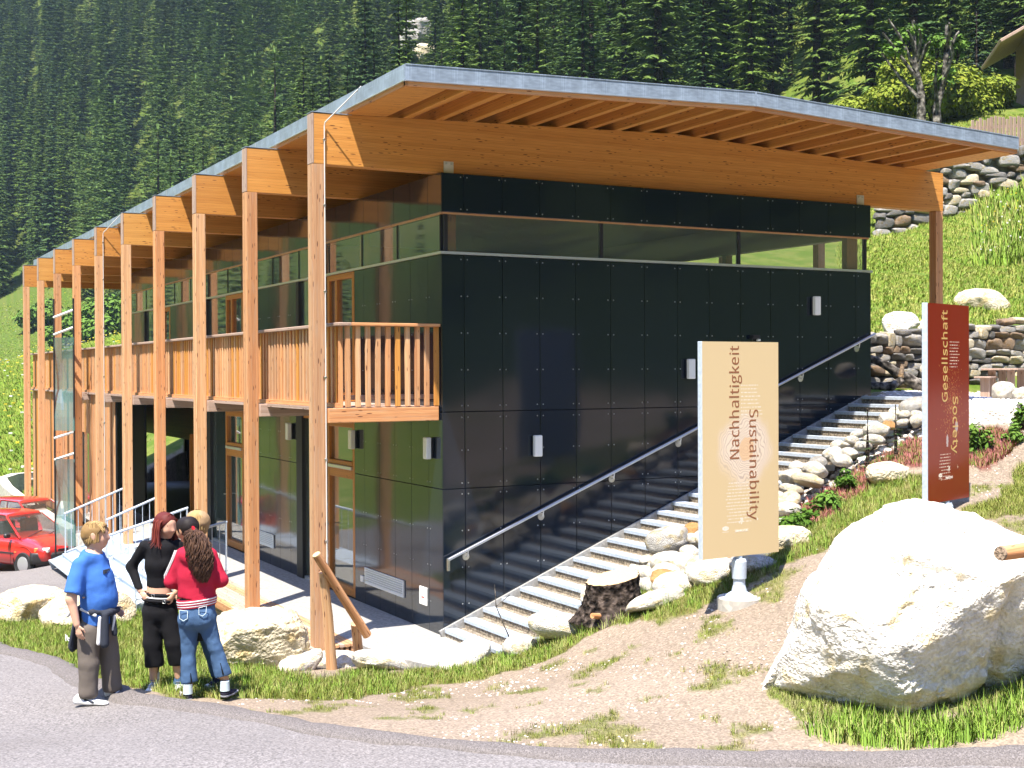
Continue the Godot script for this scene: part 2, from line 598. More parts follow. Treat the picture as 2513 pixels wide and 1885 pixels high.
func speckle(seed_: int, lo: float, hi: float, cell: float) -> Image:
	var q := noise(seed_, cell, 1, FastNoiseLite.TYPE_CELLULAR)
	q.cellular_return_type = FastNoiseLite.RETURN_CELL_VALUE
	var im := q.get_seamless_image(512, 512, false, false, 0.1, false)
	var f := seamless(seed_ + 3, 0.05, 512, 3)
	var g := seamless(seed_ + 4, 0.3, 512, 2)
	return picture(512, 512, func(x, y):
		var s := im.get_pixel(x, y).r * 0.55 + f.get_pixel(x, y).r * 0.25 + g.get_pixel(x, y).r * 0.2
		var w := lerpf(lo, hi, s)
		return Color(w * 1.02, w, w * 0.97))

func materials() -> void:
	var larch := wood_picture(11, [Color(0.71, 0.51, 0.35), Color(0.87, 0.70, 0.52), Color(0.74, 0.65, 0.57)], 46.0)
	var glulam := wood_picture(23, [Color(0.71, 0.49, 0.22), Color(0.84, 0.63, 0.33), Color(0.78, 0.54, 0.25)], 41.0)
	var tl := tex(larch)
	var tg := tex(glulam)
	var k := 0
	for tone in [Color(1, 1, 1), Color(0.93, 0.88, 0.84), Color(1.0, 0.93, 0.86), Color(0.90, 0.90, 0.92)]:
		textured(mat("larch%d" % k, tone, 0.7), tl, 0.5, 2.0, tl, 0.12)
		k += 1
	k = 0
	for tone in [Color(1, 1, 1), Color(0.95, 0.90, 0.84), Color(1.0, 0.96, 0.92)]:
		textured(mat("glulam%d" % k, tone, 0.6), tg, 0.5, 2.0)
		k += 1
	var tw := tex(wood_picture(37, [Color(0.62, 0.52, 0.46), Color(0.78, 0.69, 0.63), Color(0.70, 0.57, 0.48)], 46.0))
	textured(mat("weathered", Color(0.95, 0.95, 0.95), 0.85), tw, 0.5, 2.0, tw, 0.15)
	textured(mat("joinery", Color(0.92, 0.80, 0.66), 0.45), tg, 0.5, 3.0)
	textured(mat("room_wood", Color(0.62, 0.56, 0.42), 0.8), tg, 0.4, 2.0)
	# dark cladding: smooth laminate, each sheet very slightly uneven
	var wav := tex(seamless(71, 0.006, 512, 2))
	k = 0
	for tone in [lin(0.0055, 0.0105, 0.020), lin(0.0045, 0.009, 0.018), lin(0.0065, 0.0115, 0.021)]:
		var p := mat("panel%d" % k, tone, 0.09, 0.0, 0.55)
		tri(textured(p, null, 0.35, -1.0, wav, 0.18), true)
		k += 1
	mat("black", lin(0.01, 0.01, 0.012), 0.6)
	mat("joint", lin(0.006, 0.006, 0.007), 0.9)
	mat("steel", lin(0.56, 0.57, 0.58), 0.28, 1.0)
	mat("screw", lin(0.30, 0.31, 0.31), 0.4, 0.4)
	mat("aluminium", lin(0.66, 0.67, 0.69), 0.38, 0.85)
	var zi := seamless(81, 0.02, 512, 4)
	var zi2 := seamless(82, 0.008, 512, 3)
	var zt := tex(picture(512, 512, func(x, y):
		var s := zi.get_pixel(x, (y * 3) % 512).r * 0.5 + zi2.get_pixel(x, y).r * 0.5
		var st := zi.get_pixel((x * 5) % 512, y / 9).r
		var w := 0.62 + (s - 0.5) * 0.22 + maxf(0.0, st - 0.66) * 0.5
		return Color(w * 0.95, w * 0.99, w * 1.04)))
	textured(mat("zinc", Color(0.90, 0.95, 1.0), 0.45, 0.1), zt, 0.7)
	var gz := tex(picture(256, 256, func(x, y):
		var w := 0.76 + (zi.get_pixel(x * 2, y * 2).r - 0.5) * 0.12
		return Color(w * 0.97, w, w * 1.03)))
	textured(mat("galvanised", Color(0.93, 0.96, 1.0), 0.5, 0.0), gz, 1.5)
	var con := tex(speckle(91, 0.70, 0.95, 0.08))
	textured(mat("concrete", lin(0.42, 0.43, 0.44), 0.85), con, 0.7, -1.0, con, 0.2)
	tri(M.concrete, true)
	textured(mat("white_concrete", lin(0.66, 0.65, 0.62), 0.85), con, 0.4, -1.0, con, 0.3)
	tri(M.white_concrete, true)
	mat("white", lin(0.74, 0.74, 0.73), 0.5)
	mat("lamp_glass", lin(0.80, 0.80, 0.78), 0.35)
	mat("offwhite", lin(0.60, 0.59, 0.56), 0.6)
	mat("red_print", lin(0.6, 0.03, 0.02), 0.6)
	var g := mat("glass", Color(0.55, 0.62, 0.58, 0.10), 0.02, 0.0, 0.75)
	g.transparency = BaseMaterial3D.TRANSPARENCY_ALPHA
	var gg := mat("green_glass", Color(0.34, 0.47, 0.47, 0.72), 0.05, 0.0, 0.7)
	gg.transparency = BaseMaterial3D.TRANSPARENCY_ALPHA
	mat("plaster", lin(0.40, 0.36, 0.26), 0.9)
	mat("dark_floor", lin(0.05, 0.045, 0.04), 0.6)
	# ground
	var gr := tex(speckle(101, 0.62, 1.0, 0.13))
	var gm := mat("ground", Color(1, 1, 1), 0.95, 0.0, 0.2)
	gm.vertex_color_use_as_albedo = true
	textured(gm, gr, 0.9, -1.0, gr, 0.5)
	var asp := tex(speckle(111, 0.55, 1.0, 0.16))
	textured(mat("asphalt", lin(0.30, 0.29, 0.30), 0.9, 0.0, 0.3), asp, 0.9, -1.0, asp, 0.5)
	M.asphalt.vertex_color_use_as_albedo = true
	textured(mat("kerb", lin(0.25, 0.235, 0.24), 0.95, 0.0, 0.2), asp, 1.6, -1.0, asp, 1.6)
	tri(M.kerb, true)
	var gv := tex(speckle(121, 0.35, 1.0, 0.07))
	tri(textured(mat("fill_gravel", lin(0.52, 0.46, 0.38), 0.95), gv, 1.2, -1.0, gv, 1.5), true)
	# rock
	var rk1 := seamless(131, 0.012, 512, 5)
	var rk2 := seamless(132, 0.05, 512, 4)
	var rk3 := seamless(133, 0.006, 512, 3)
	var rt := tex(picture(512, 512, func(x, y):
		var a := rk1.get_pixel(x, y).r
		var b := rk2.get_pixel(x, y).r
		var d := rk3.get_pixel(x, y).r
		var w := 0.91 + (a - 0.5) * 0.20 + (b - 0.5) * 0.22
		var rust := smoothstep(0.60, 0.85, d) * 0.5
		return Color(w, w * (0.985 - rust * 0.10), w * (0.95 - rust * 0.34))))
	var rb := tex(rk2)
	for q in [["rock_white", lin(0.80, 0.79, 0.77)], ["rock_cream", lin(0.66, 0.60, 0.48)], ["rock_grey", lin(0.44, 0.44, 0.45)], ["rock_dark", lin(0.22, 0.22, 0.23)], ["rock_orange", lin(0.55, 0.33, 0.15)], ["rock_brown", lin(0.33, 0.25, 0.19)]]:
		tri(textured(mat(q[0], q[1], 0.9, 0.0, 0.3), rt, 0.9, -1.0, rb, 2.0))
	# plants
	for q in [["grass_blade", lin(1, 1, 1), 0.45], ["needle", lin(1, 1, 1), 0.18], ["leaf", lin(1, 1, 1), 0.4]]:
		var m := mat(q[0], q[1], 0.75, 0.0, 0.25)
		m.vertex_color_use_as_albedo = true
		m.backlight_enabled = true
		m.backlight = Color(q[2], q[2], q[2] * 0.6)
	var bk := seamless(141, 0.03, 256, 4)
	var bt := tex(bk)
	tri(textured(mat("bark", lin(0.20, 0.155, 0.13), 0.95, 0.0, 0.2), bt, 1.2, -1.0, bt, 3.0))
	tri(textured(mat("dead_wood", lin(0.46, 0.41, 0.36), 0.9, 0.0, 0.2), bt, 1.0, -1.0, bt, 1.5))
	tri(textured(mat("pale_bark", lin(0.50, 0.46, 0.40), 0.9, 0.0, 0.2), bt, 0.5, -1.0, bt, 1.0))
	mat("cut_wood", lin(0.62, 0.42, 0.22), 0.8)

# ---------------------------------------------------------------- ground, road, kerb
func ground_colour(u: float, v: float, far: float) -> Color:
	var wu := u + n1.get_noise_2d(u * 3.0, v * 3.0) * 0.35 + n2.get_noise_2d(u, v) * 0.12
	var wv := v + n1.get_noise_2d(u * 3.0 + 77.0, v * 3.0) * 0.35
	var p := Vector2(wu, wv)
	var s := n1.get_noise_2d(u * 1.3, v * 1.3)
	var gravel := Color(0.37, 0.31, 0.255).lerp(Color(0.30, 0.25, 0.20), clampf(0.5 + s, 0, 1))
	var soil := Color(0.16, 0.115, 0.07)
	var turf := Color(0.135, 0.165, 0.045).lerp(Color(0.19, 0.20, 0.065), clampf(0.5 + s * 1.2, 0, 1))
	if inside(p, z_rocks):
		return Color(0.28, 0.24, 0.20)
	if inside(p, z_grassA):
		return turf.lerp(soil, 0.25)
	if inside(p, z_bed) or inside(p, z_bedR):
		return Color(0.22, 0.10, 0.085)
	if inside(p, z_grassB) or inside(p, z_grassC):
		return turf.lerp(gravel, 0.3)
	if inside(p, z_gravelT):
		return Color(0.60, 0.57, 0.53)
	if u > 7.0 and v > 1.5 or v > 26.5 or u < -12.0 or (u < -3.0 and v > 24.0):
		var hay := clampf(0.5 + n2.get_noise_2d(u * 2.0, v * 2.0) * 1.5, 0, 1)
		var mead := Color(0.115, 0.195, 0.03).lerp(Color(0.20, 0.25, 0.06), hay)
		if far > 150.0:
			mead = Color(0.10, 0.17, 0.03).lerp(Color(0.15, 0.19, 0.05), hay)
		return mead
	if v < -22.0 or u > 14.0:
		return Color(0.05, 0.075, 0.02)
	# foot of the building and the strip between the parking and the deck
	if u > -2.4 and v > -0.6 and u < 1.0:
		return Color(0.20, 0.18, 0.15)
	var t := clampf(0.25 + n2.get_noise_2d(u * 1.7 + 30.0, v * 1.7) * 1.6 + s * 0.6, 0.0, 1.0)
	var edge := 1.0
	return gravel.lerp(turf, smoothstep(0.62, 0.95, t) * 0.75 * edge)

func terrain() -> void:
	var ang := PackedFloat32Array()
	var a0 := 28.42
	var x := -180.0
	while x < 180.0:
		ang.append(x)
		var ax := absf(x)
		x += 0.125 if ax < 24.6 else (1.0 if ax < 40.0 else 4.0)
	var rad := PackedFloat32Array()
	var r := 0.6
	while r < 1100.0:
		rad.append(r)
		if r < 7.0:
			r *= 1.12
		elif r < 45.0:
			r *= 1.0062
		elif r < 90.0:
			r *= 1.015
		else:
			r *= 1.035
	var na := ang.size()
	var nr := rad.size()
	var v := PackedVector3Array()
	var n := PackedVector3Array()
	var c := PackedColorArray()
	var t := PackedVector2Array()
	v.resize(na * nr)
	n.resize(na * nr)
	c.resize(na * nr)
	t.resize(na * nr)
	var k := 0
	for i in nr:
		r = rad[i]
		for j in na:
			var th := deg_to_rad(ang[j] + a0)
			var u := CAM.x + r * sin(th)
			var w := CAM.y + r * cos(th)
			var h := H(u, w)
			var bump := 0.02 * n2.get_noise_2d(u * 1.5, w * 1.5) + 0.03 * n1.get_noise_2d(u * 2.0, w * 2.0)
			if r > 45.0:
				bump *= r / 45.0
			if r > 600.0:
				h = lerpf(h, 330.0, clampf((r - 600.0) / 400.0, 0, 1))
			h += bump
			if u > 0.28 and u < 7.02 and w > 0.28 and w < 25.7:
				h = minf(h, -0.5)
			elif u > -1.15 and u <= 0.28 and w > -1.3 and w < 26.0:
				h = minf(h, -0.16)
			elif u > 0.0 and u < 7.4 and w > -1.35 and w <= 0.28:
				h = minf(h, 0.4 * u - 0.14)
			v[k] = Vector3(u, h, -w)
			c[k] = ground_colour(u, w, r) if j % 2 == 0 or r > 30.0 or r < 7.0 else c[k - 1]
			t[k] = Vector2(u, w)
			k += 1
	var ix := PackedInt32Array()
	ix.resize((nr - 1) * na * 6)
	k = 0
	for i in nr - 1:
		for j in na:
			var a := i * na + j
			var b := i * na + (j + 1) % na
			var d := a + na
			var e := b + na
			ix[k] = a
			ix[k + 1] = d
			ix[k + 2] = b
			ix[k + 3] = b
			ix[k + 4] = d
			ix[k + 5] = e
			k += 6
	var m := Mb.new()
	m.v = v
	m.n = n
	m.c = c
	m.t = t
	m.ix = ix
	m.smooth()
	tag(put("ground", m, M.ground), "", "", "", "structure")

# a sheet of the ground inside a polygon of the plan, laid a little above it
func sheet(poly: PackedVector2Array, step: float, lift: float, colour: Callable) -> Mb:
	var m := Mb.new()
	var box := Rect2(poly[0], Vector2.ZERO)
	for p in poly:
		box = box.expand(p)
	var i0 := int(floor(box.position.x / step))
	var j0 := int(floor(box.position.y / step))
	var i1 := int(ceil(box.end.x / step))
	var j1 := int(ceil(box.end.y / step))
	var ids := {}
	for i in range(i0, i1):
		for j in range(j0, j1):
			var cell := PackedVector2Array([Vector2(i, j) * step, Vector2(i + 1, j) * step, Vector2(i + 1, j + 1) * step, Vector2(i, j + 1) * step])
			var inn := 0
			for p in cell:
				if inside(p, poly):
					inn += 1
			var parts := []
			if inn == 4:
				parts = [cell]
			else:
				parts = Geometry2D.intersect_polygons(cell, poly)
			for q in parts:
				var tr := Geometry2D.triangulate_polygon(q)
				for k in range(0, tr.size(), 3):
					var id := []
					for s in 3:
						var p: Vector2 = q[tr[k + s]]
						var key := Vector2i((p * 2000.0).round())
						if not ids.has(key):
							m.col = colour.call(p)
							ids[key] = m.vert(G(p.x, p.y, lift + 0.03 * n1.get_noise_2d(p.x * 2.0, p.y * 2.0) + 0.02 * n2.get_noise_2d(p.x * 1.5, p.y * 1.5)), Vector3.UP, p)
						id.append(ids[key])
					var e0: Vector3 = m.v[id[0]]
					if (m.v[id[2]] - e0).cross(m.v[id[1]] - e0).y < 0:
						id = [id[0], id[2], id[1]]
					m.ix.append_array(id)
	m.smooth()
	return m

func roads() -> void:
	var tone := func(p: Vector2):
		var s := 1.0 + n1.get_noise_2d(p.x * 1.2, p.y * 1.2) * 0.22 + n2.get_noise_2d(p.x * 0.7, p.y * 0.7) * 0.12
		var dust := clampf(n1.get_noise_2d(p.x * 2.1 + 40.0, p.y * 2.1) * 2.0 - 0.3, 0.0, 1.0) * 0.35
		return Color(s + dust * 0.9, s + dust * 0.72, s + dust * 0.55)
	var road := PackedVector2Array()
	for p in z_kerb:
		road.append(p)
	road.append(Vector2(1.8, -10.5))
	road.append(Vector2(3.0, -16.0))
	road.append(Vector2(-2.0, -24.0))
	road.append(Vector2(-20.0, -20.0))
	road.append(Vector2(-13.0, 0.0))
	road.append(Vector2(-12.0, 16.0))
	tag(put("road", sheet(road, 0.5, 0.03, tone), M.asphalt), "", "", "", "structure")
	var park := PackedVector2Array([Vector2(-5.57, 15.54), Vector2(-5.3, 8.3), Vector2(-4.45, 7.35), Vector2(-3.5, 7.1), Vector2(-2.35, 7.1), Vector2(-1.8, 7.2), Vector2(-1.8, 13.2), Vector2(-2.0, 20.5), Vector2(-3.2, 23.5), Vector2(-12.0, 23.5), Vector2(-12.0, 16.0)])
	tag(put("parking_pavement", sheet(park, 0.5, 0.027, tone), M.asphalt), "", "", "", "structure")
	# a rolled asphalt edge along the road
	var m := Mb.new()
	var pts := []
	var cv := Curve2D.new()
	for p in z_kerb:
		cv.add_point(p)
	var L := cv.get_baked_length()
	var rings := []
	var d := 0.0
	while d < L:
		var p := cv.sample_baked(d, true)
		var q := cv.sample_baked(minf(d + 0.2, L), true)
		var dir := (q - p).normalized()
		var side := Vector2(-dir.y, dir.x)
		var ring := []
		for s in [[-0.16, -0.04], [-0.13, 0.022], [-0.08, 0.05], [0.0, 0.068], [0.08, 0.062], [0.14, 0.034], [0.18, -0.04]]:
			var wob: float = n2.get_noise_2d(d * 2.0, s[0] * 9.0) * 0.05
			var pp: Vector2 = p + side * (s[0] + wob)
			ring.append(G(pp.x, pp.y, s[1] + 0.012 * n2.get_noise_2d(d * 6.0, s[0] * 30.0) + 0.03 * n1.get_noise_2d(pp.x * 2.0, pp.y * 2.0) + 0.02))
		rings.append(ring)
		d += 0.12
	m.loft(rings, false, false)
	tag(put("kerb", m, M.kerb), "", "", "", "structure")

# ---------------------------------------------------------------- the pavilion
const V1 := 0.123
const BAY := 2.75

func roof_line(u: float) -> float:
	return 6.515 + 0.195 * (1.0 - absf(u - 3.70) / 5.37)

func nodepart(called: String, parent: Node3D) -> Node3D:
	var o := Node3D.new()
	o.name = called
	parent.add_child(o, true)
	return o

func pick(prefix: String, count: int) -> Material:
	return M["%s%d" % [prefix, rng.randi() % count]]

func slabpart(called: String, m: Material, parent: Node3D, u0: float, u1: float, y0: float, y1: float, v0: float, v1: float, grain := 0, bev := 0.0) -> MeshInstance3D:
	var b := Mb.new()
	b.off = Vector2(rng.randf() * 4.0, rng.randf() * 4.0)
	b.slab(u0, u1, y0, y1, v0, v1, grain, bev)
	return put(called, b, m, parent)

# a strip whose section in u-y follows the shallow gable, extruded along v
func gable(b: Mb, us: Array, lo: float, hi: float, v0: float, v1: float) -> void:
	for k in us.size() - 1:
		var a: float = us[k]
		var d: float = us[k + 1]
		var ya := roof_line(a)
		var yd := roof_line(d)
		var q := [Vector3(a, ya + lo, -v0), Vector3(d, yd + lo, -v0), Vector3(d, yd + hi, -v0), Vector3(a, ya + hi, -v0)]
		var w := []
		for p in q:
			w.append(p + Vector3(0, 0, v0 - v1))
		b.quad(q[3], q[2], q[1], q[0])
		b.quad(w[2], w[3], w[0], w[1])
		b.quad(w[3], w[2], q[2], q[3])
		b.quad(q[0], q[1], w[1], w[0])
		if k == 0:
			b.quad(w[3], q[3], q[0], w[0])
		if k == us.size() - 2:
			b.quad(q[2], w[2], w[1], q[1])

func pavilion() -> void:
	var B := thing("timber_pavilion", "long timber-framed pavilion with dark glossy panel walls, slatted balcony and thin zinc-edged roof", "building")
	# columns and beams
	for k in 10:
		var v := V1 + BAY * k
		var foot := -0.34 if k < 5 else -0.22
		slabpart("column", pick("larch", 4), B, -1.672, -1.505, foot, 5.905, v, v + 0.18, 1, 0.006)
		slabpart("rear_column", pick("larch", 4), B, 8.81, 8.967, 2.6, 5.905, v, v + 0.15, 1, 0.006)
		var b := Mb.new()
		b.off = Vector2(rng.randf() * 4.0, rng.randf() * 4.0)
		var us := [-1.65, 3.70, 8.967]
		for j in 2:
			var a: float = us[j]
			var d: float = us[j + 1]
			var ya := roof_line(a)
			var yd := roof_line(d)
			for sg in [0.0, 0.18]:
				var z: float = -(v + sg)
				var q := [Vector3(a, ya, z), Vector3(d, yd, z), Vector3(d, 5.908, z), Vector3(a, 5.908, z)]
				if sg > 0.0:
					q = [q[1], q[0], q[3], q[2]]
				var nn := Vector3(0, 0, 1 if sg == 0.0 else -1)
				var k0 := b.v.size()
				for p in q:
					b.vert(p, nn, Vector2(p.x, p.y - 5.908) + b.off)
				b.ix.append_array([k0, k0 + 1, k0 + 2, k0, k0 + 2, k0 + 3])
			b.quad(Vector3(a, 5.908, -v), Vector3(d, 5.908, -v), Vector3(d, 5.908, -v - 0.18), Vector3(a, 5.908, -v - 0.18))
			b.quad(Vector3(a, ya, -v - 0.18), Vector3(d, yd, -v - 0.18), Vector3(d, yd, -v), Vector3(a, ya, -v))
		b.quad(Vector3(8.967, 6.515, -v), Vector3(8.967, 6.515, -v - 0.18), Vector3(8.967, 5.908, -v - 0.18), Vector3(8.967, 5.908, -v))
		put("beam", b, pick("glulam", 3), B)
		slabpart("end_board", M.weathered, B, -1.672, -1.652, 5.91, roof_line(-1.65) + 0.004, v - 0.002, v + 0.182, 1, 0.003)
		slabpart("beam_flashing", M.zinc, B, -1.675, -1.16, roof_line(-1.4) + 0.006, roof_line(-1.4) + 0.014, v - 0.006, v + 0.186)
		if k < 7:
			slabpart("cross_beam", M.weathered if k > 0 else M.larch2, B, -1.503, -0.02, 2.745, 2.922, v - 0.06, v + 0.06, 0, 0.006)
	for u in [[0.088, 0.224], [7.113, 7.256]]:
		var pl := slabpart("fixing_plate", M.offwhite, B, u[0], u[1], 5.87, 6.058, 0.106, 0.121, 0, 0.002)
		var sc := Mb.new()
		for x in [0.03, 0.106]:
			sc.tube([Vector3(u[0] + x, 6.03, -0.106), Vector3(u[0] + x, 6.03, -0.096)], [0.013], 6)
		put("bolt", sc, M.steel, pl)
	roof(B)
	walls(B)
	left_front(B)
	balcony(B)

func roof(B: Node3D) -> void:
	var R := nodepart("roof", B)
	var b := Mb.new()
	gable(b, [-1.19, 3.70, 8.57], 0.145, 0.17, -1.60, 25.95)
	put("soffit_boarding", b, M.glulam1, R)
	b = Mb.new()
	gable(b, [-1.2, 3.70, 8.58], 0.175, 0.225, -1.62, 25.96)
	put("roof_sheet", b, M.zinc, R)
	for k in 20:
		var u := -0.47 + 0.452 * k
		if u > 8.2:
			continue
		var y := roof_line(u + 0.05)
		slabpart("joist", pick("glulam", 3), R, u, u + 0.10, y + 0.002, y + 0.144, -1.59, 25.9, 2, 0.004)
	# the closed boards along both edges
	b = Mb.new()
	b.off = Vector2(1.3, 0.2)
	gable(b, [-1.205, -0.70], 0.004, 0.03, -1.60, 25.95)
	put("edge_board", b, M.glulam2, R)
	b = Mb.new()
	gable(b, [8.20, 8.585], 0.004, 0.03, -1.60, 25.95)
	put("edge_board", b, M.glulam2, R)
	for s in [[-1.218, 3.698], [3.702, 8.595]]:
		b = Mb.new()
		b.off = Vector2(rng.randf(), rng.randf())
		gable(b, s, 0.012, 0.068, -1.645, -1.605)
		put("trim_board", b, M.larch2, R)
		b = Mb.new()
		gable(b, s, 0.066, 0.245, -1.662, -1.648)
		put("fascia", b, M.zinc, R)
		b = Mb.new()
		gable(b, s, 0.060, 0.072, -1.668, -1.646)
		put("drip_edge", b, M.aluminium, R)
		b = Mb.new()
		gable(b, s, 0.241, 0.252, -1.668, -1.52)
		put("coping", b, M.zinc, R)
	slabpart("seam", M.zinc, R, 3.685, 3.715, roof_line(3.7) + 0.062, roof_line(3.7) + 0.25, -1.669, -1.66)
	var y0 := roof_line(-1.218)
	for side in [-1.0, 1.0]:
		var ue := -1.218 if side < 0 else 8.595
		var k := 0
		var v := -1.66
		while v < 25.9:
			var w := minf(v + 2.75, 25.98)
			var a: float = ue + 0.014 * side
			slabpart("fascia", M.zinc, R, minf(ue, a), maxf(ue, a), y0 + 0.066, y0 + 0.245, v, w - 0.004)
			slabpart("seam", M.aluminium, R, minf(ue, a + 0.006 * side), maxf(ue, a + 0.006 * side), y0 + 0.064, y0 + 0.247, w - 0.012, w)
			v = w
			k += 1
		var a2: float = ue - 0.035 * side
		slabpart("trim_board", M.larch2, R, minf(ue, a2), maxf(ue, a2), y0 + 0.012, y0 + 0.066, -1.645, 25.95, 2)
		var a3: float = ue + 0.02 * side
		slabpart("drip_edge", M.aluminium, R, minf(ue, a3), maxf(ue, a3), y0 + 0.060, y0 + 0.071, -1.66, 25.97)
	# lightning conductors with their clips
	for k in [0, 5]:
		var v: float = V1 + BAY * k
		var c := Mb.new()
		c.tube([Vector3(-1.20, 6.80, -v + 0.42), Vector3(-1.515, 6.41, -v + 0.03), Vector3(-1.525, 6.36, -v + 0.025), Vector3(-1.525, -0.1, -v + 0.025)], [0.008], 6)
		var o := put("lightning_conductor", c, M.offwhite, R)
		for y in [6.2, 5.4, 4.35, 3.3, 2.3, 1.3]:
			var cl := Mb.new()
			cl.box(Vector3(-1.525, y, -v + 0.018), Vector3(0.035, 0.035, 0.035), Basis(), 0, 0.008)
			put("clip", cl, M.steel, o)

func panel(parent: Node3D, u0: float, u1: float, y0: float, y1: float, v0: float, v1: float) -> void:
	slabpart("panel", pick("panel", 3), parent, u0, u1, y0, y1, v0, v1, 0, 0.0025)

func walls(B: Node3D) -> void:
	# the shell behind the cladding
	slabpart("shell_wall", M.black, B, 0.03, 7.27, -0.45, 4.858, 0.03, 0.20)
	slabpart("shell_wall", M.black, B, 0.03, 7.27, 5.40, 5.885, 0.03, 0.20)
	slabpart("shell_wall", M.plaster, B, 7.10, 7.272, -0.45, 4.86, 0.205, 19.2)
	slabpart("shell_wall", M.plaster, B, 7.10, 7.272, 5.40, 5.885, 0.205, 19.2)
	slabpart("end_wall", M.black, B, 0.03, 7.272, 2.86, 5.885, 19.22, 19.34)
	slabpart("end_wall", M.black, B, 3.2, 7.272, -0.45, 2.84, 25.8, 25.95)
	slabpart("end_wall", M.black, B, 0.0, 0.55, -0.45, 2.84, 25.8, 25.95)
	slabpart("end_wall", M.black, B, 0.55, 3.2, 1.75, 2.84, 25.8, 25.95)
	slabpart("rear_wall", M.plaster, B, 7.10, 7.272, -0.45, 2.84, 19.22, 25.78)
	slabpart("ceiling", M.plaster, B, 0.035, 7.265, 5.86, 5.883, 0.03, 19.3)
	slabpart("upper_floor", M.plaster, B, 0.035, 7.095, 2.62, 2.84, 0.21, 25.78)
	slabpart("lower_floor", M.dark_floor, B, 0.02, 7.095, -0.25, -0.006, 0.21, 25.78)
	for k in 7:
		slabpart("window_post", M.room_wood, B, 7.12, 7.25, 4.862, 5.398, 0.25 + 3.1 * k, 0.37 + 3.1 * k, 1)
	var pane := Mb.new()
	pane.quad(Vector3(7.268, 5.40, -0.2), Vector3(7.268, 5.40, -19.2), Vector3(7.268, 4.86, -19.2), Vector3(7.268, 4.86, -0.2))
	put("rear_pane", pane, M.glass, B)
	slabpart("inner_wall", M.room_wood, B, 0.2, 7.09, 2.842, 5.858, 9.0, 9.1)
	slabpart("inner_wall", M.plaster, B, 0.2, 7.09, -0.004, 2.618, 2.75, 2.85)
	slabpart("inner_wall", M.plaster, B, 0.2, 7.09, -0.004, 2.618, 7.0, 7.1)
	slabpart("inner_wall", M.plaster, B, 4.2, 4.3, -0.004, 2.618, 0.21, 25.7)
	# stair wall cladding
	var W := nodepart("stair_wall_cladding", B)
	var us := [0.0]
	for k in 13:
		us.append(0.315 + 0.556 * k)
	us.append(7.292)
	var rows := [[-0.32, 1.864], [1.872, 2.848], [2.856, 4.858], [5.398, 5.893]]
	for k in us.size() - 1:
		for r in rows:
			if 0.4 * us[k] - 0.4 > r[1]:
				continue
			panel(W, us[k] + (0.004 if k else 0.0), us[k + 1] - 0.004, maxf(r[0], 0.4 * us[k] - 0.45) if r[0] < 2.0 and k < 8 else r[0], r[1], 0.0, 0.014)
	var sc := Mb.new()
	for k in range(1, us.size() - 1):
		for s in [-0.045, 0.045]:
			for y in [5.44, 5.85, 2.93, 3.39, 3.86, 4.33, 4.80, 1.94, 2.36, 2.78, 1.80, 1.33, 0.86, 0.39]:
				if y > 0.4 * us[k] + 0.05:
					sc.tube([Vector3(us[k] + s, y, -0.001), Vector3(us[k] + s, y, 0.003)], [0.0095], 6)
	tag(put("screws", sc, M.screw, W), "", "", "", "stuff")
	# strip window over the stairs
	slabpart("sill_flashing", M.aluminium, B, -0.022, 7.31, 4.862, 4.895, -0.022, 0.05)
	slabpart("head_trim", M.larch1, B, 0.02, 7.27, 5.374, 5.397, 0.012, 0.05)
	var gl := [0.07, 2.41, 4.76, 7.20]
	for k in 3:
		slabpart("window_pane", M.glass, B, gl[k] + 0.02, gl[k + 1] - 0.02, 4.897, 5.373, 0.03, 0.036)
	for u in gl:
		slabpart("mullion", M.black, B, u - 0.024, u + 0.024, 4.897, 5.373, 0.02, 0.07)
	slabpart("window_post", M.room_wood, B, 0.12, 0.24, 4.86, 5.40, 0.08, 0.19, 1)
	slabpart("window_post", M.room_wood, B, 6.88, 7.04, 4.86, 5.40, 0.08, 0.19, 1)

# a glazed door: frame members, a tilting light above a sill, a tall light below
func glazed_door(B: Node3D, v0: float, v1: float, y0: float, y1: float, upper: bool) -> void:
	var D := nodepart("door", B)
	var f := 0.085
	for q in [[v0, v0 + f, y0, y1], [v1 - f, v1, y0, y1]]:
		slabpart("frame", M.joinery, D, 0.0, 0.09, q[2], q[3], q[0], q[1], 1, 0.006)
	slabpart("frame", M.joinery, D, 0.001, 0.09, y1 - f, y1, v0 + f, v1 - f, 2, 0.006)
	slabpart("frame", M.joinery, D, 0.001, 0.09, y0, y0 + 0.13, v0 + f, v1 - f, 2, 0.006)
	if upper:
		slabpart("frame", M.joinery, D, 0.001, 0.09, y0 + 0.13, y1 - f, v0 + 0.70, v0 + 0.79, 1, 0.006)
		slabpart("pane", M.glass, D, 0.045, 0.052, y0 + 0.13, y1 - f, v0 + f, v0 + 0.70)
		slabpart("pane", M.glass, D, 0.045, 0.052, y0 + 0.13, y1 - f, v0 + 0.79, v1 - f)
	else:
		slabpart("frame", M.joinery, D, 0.001, 0.09, 1.77, 1.905, v0 + f, v1 - f, 2, 0.006)
		slabpart("sill", M.aluminium, D, -0.03, 0.08, 1.907, 1.96, v0 + f, v1 - f, 2, 0.006)
		slabpart("frame", M.joinery, D, -0.006, 0.07, 1.962, 2.03, v0 + f, v1 - f, 2, 0.006)
		slabpart("pane", M.glass, D, 0.045, 0.052, 2.03, y1 - f, v0 + f, v1 - f)
		slabpart("pane", M.glass, D, 0.045, 0.052, y0 + 0.13, 1.77, v0 + f, v1 - f)
		var h := Mb.new()
		h.tube([Vector3(-0.004, 1.02, -v1 + 0.045), Vector3(-0.05, 1.02, -v1 + 0.045), Vector3(-0.05, 1.02, -v1 + 0.15)], [0.011], 8)
		put("handle", h, M.steel, D)

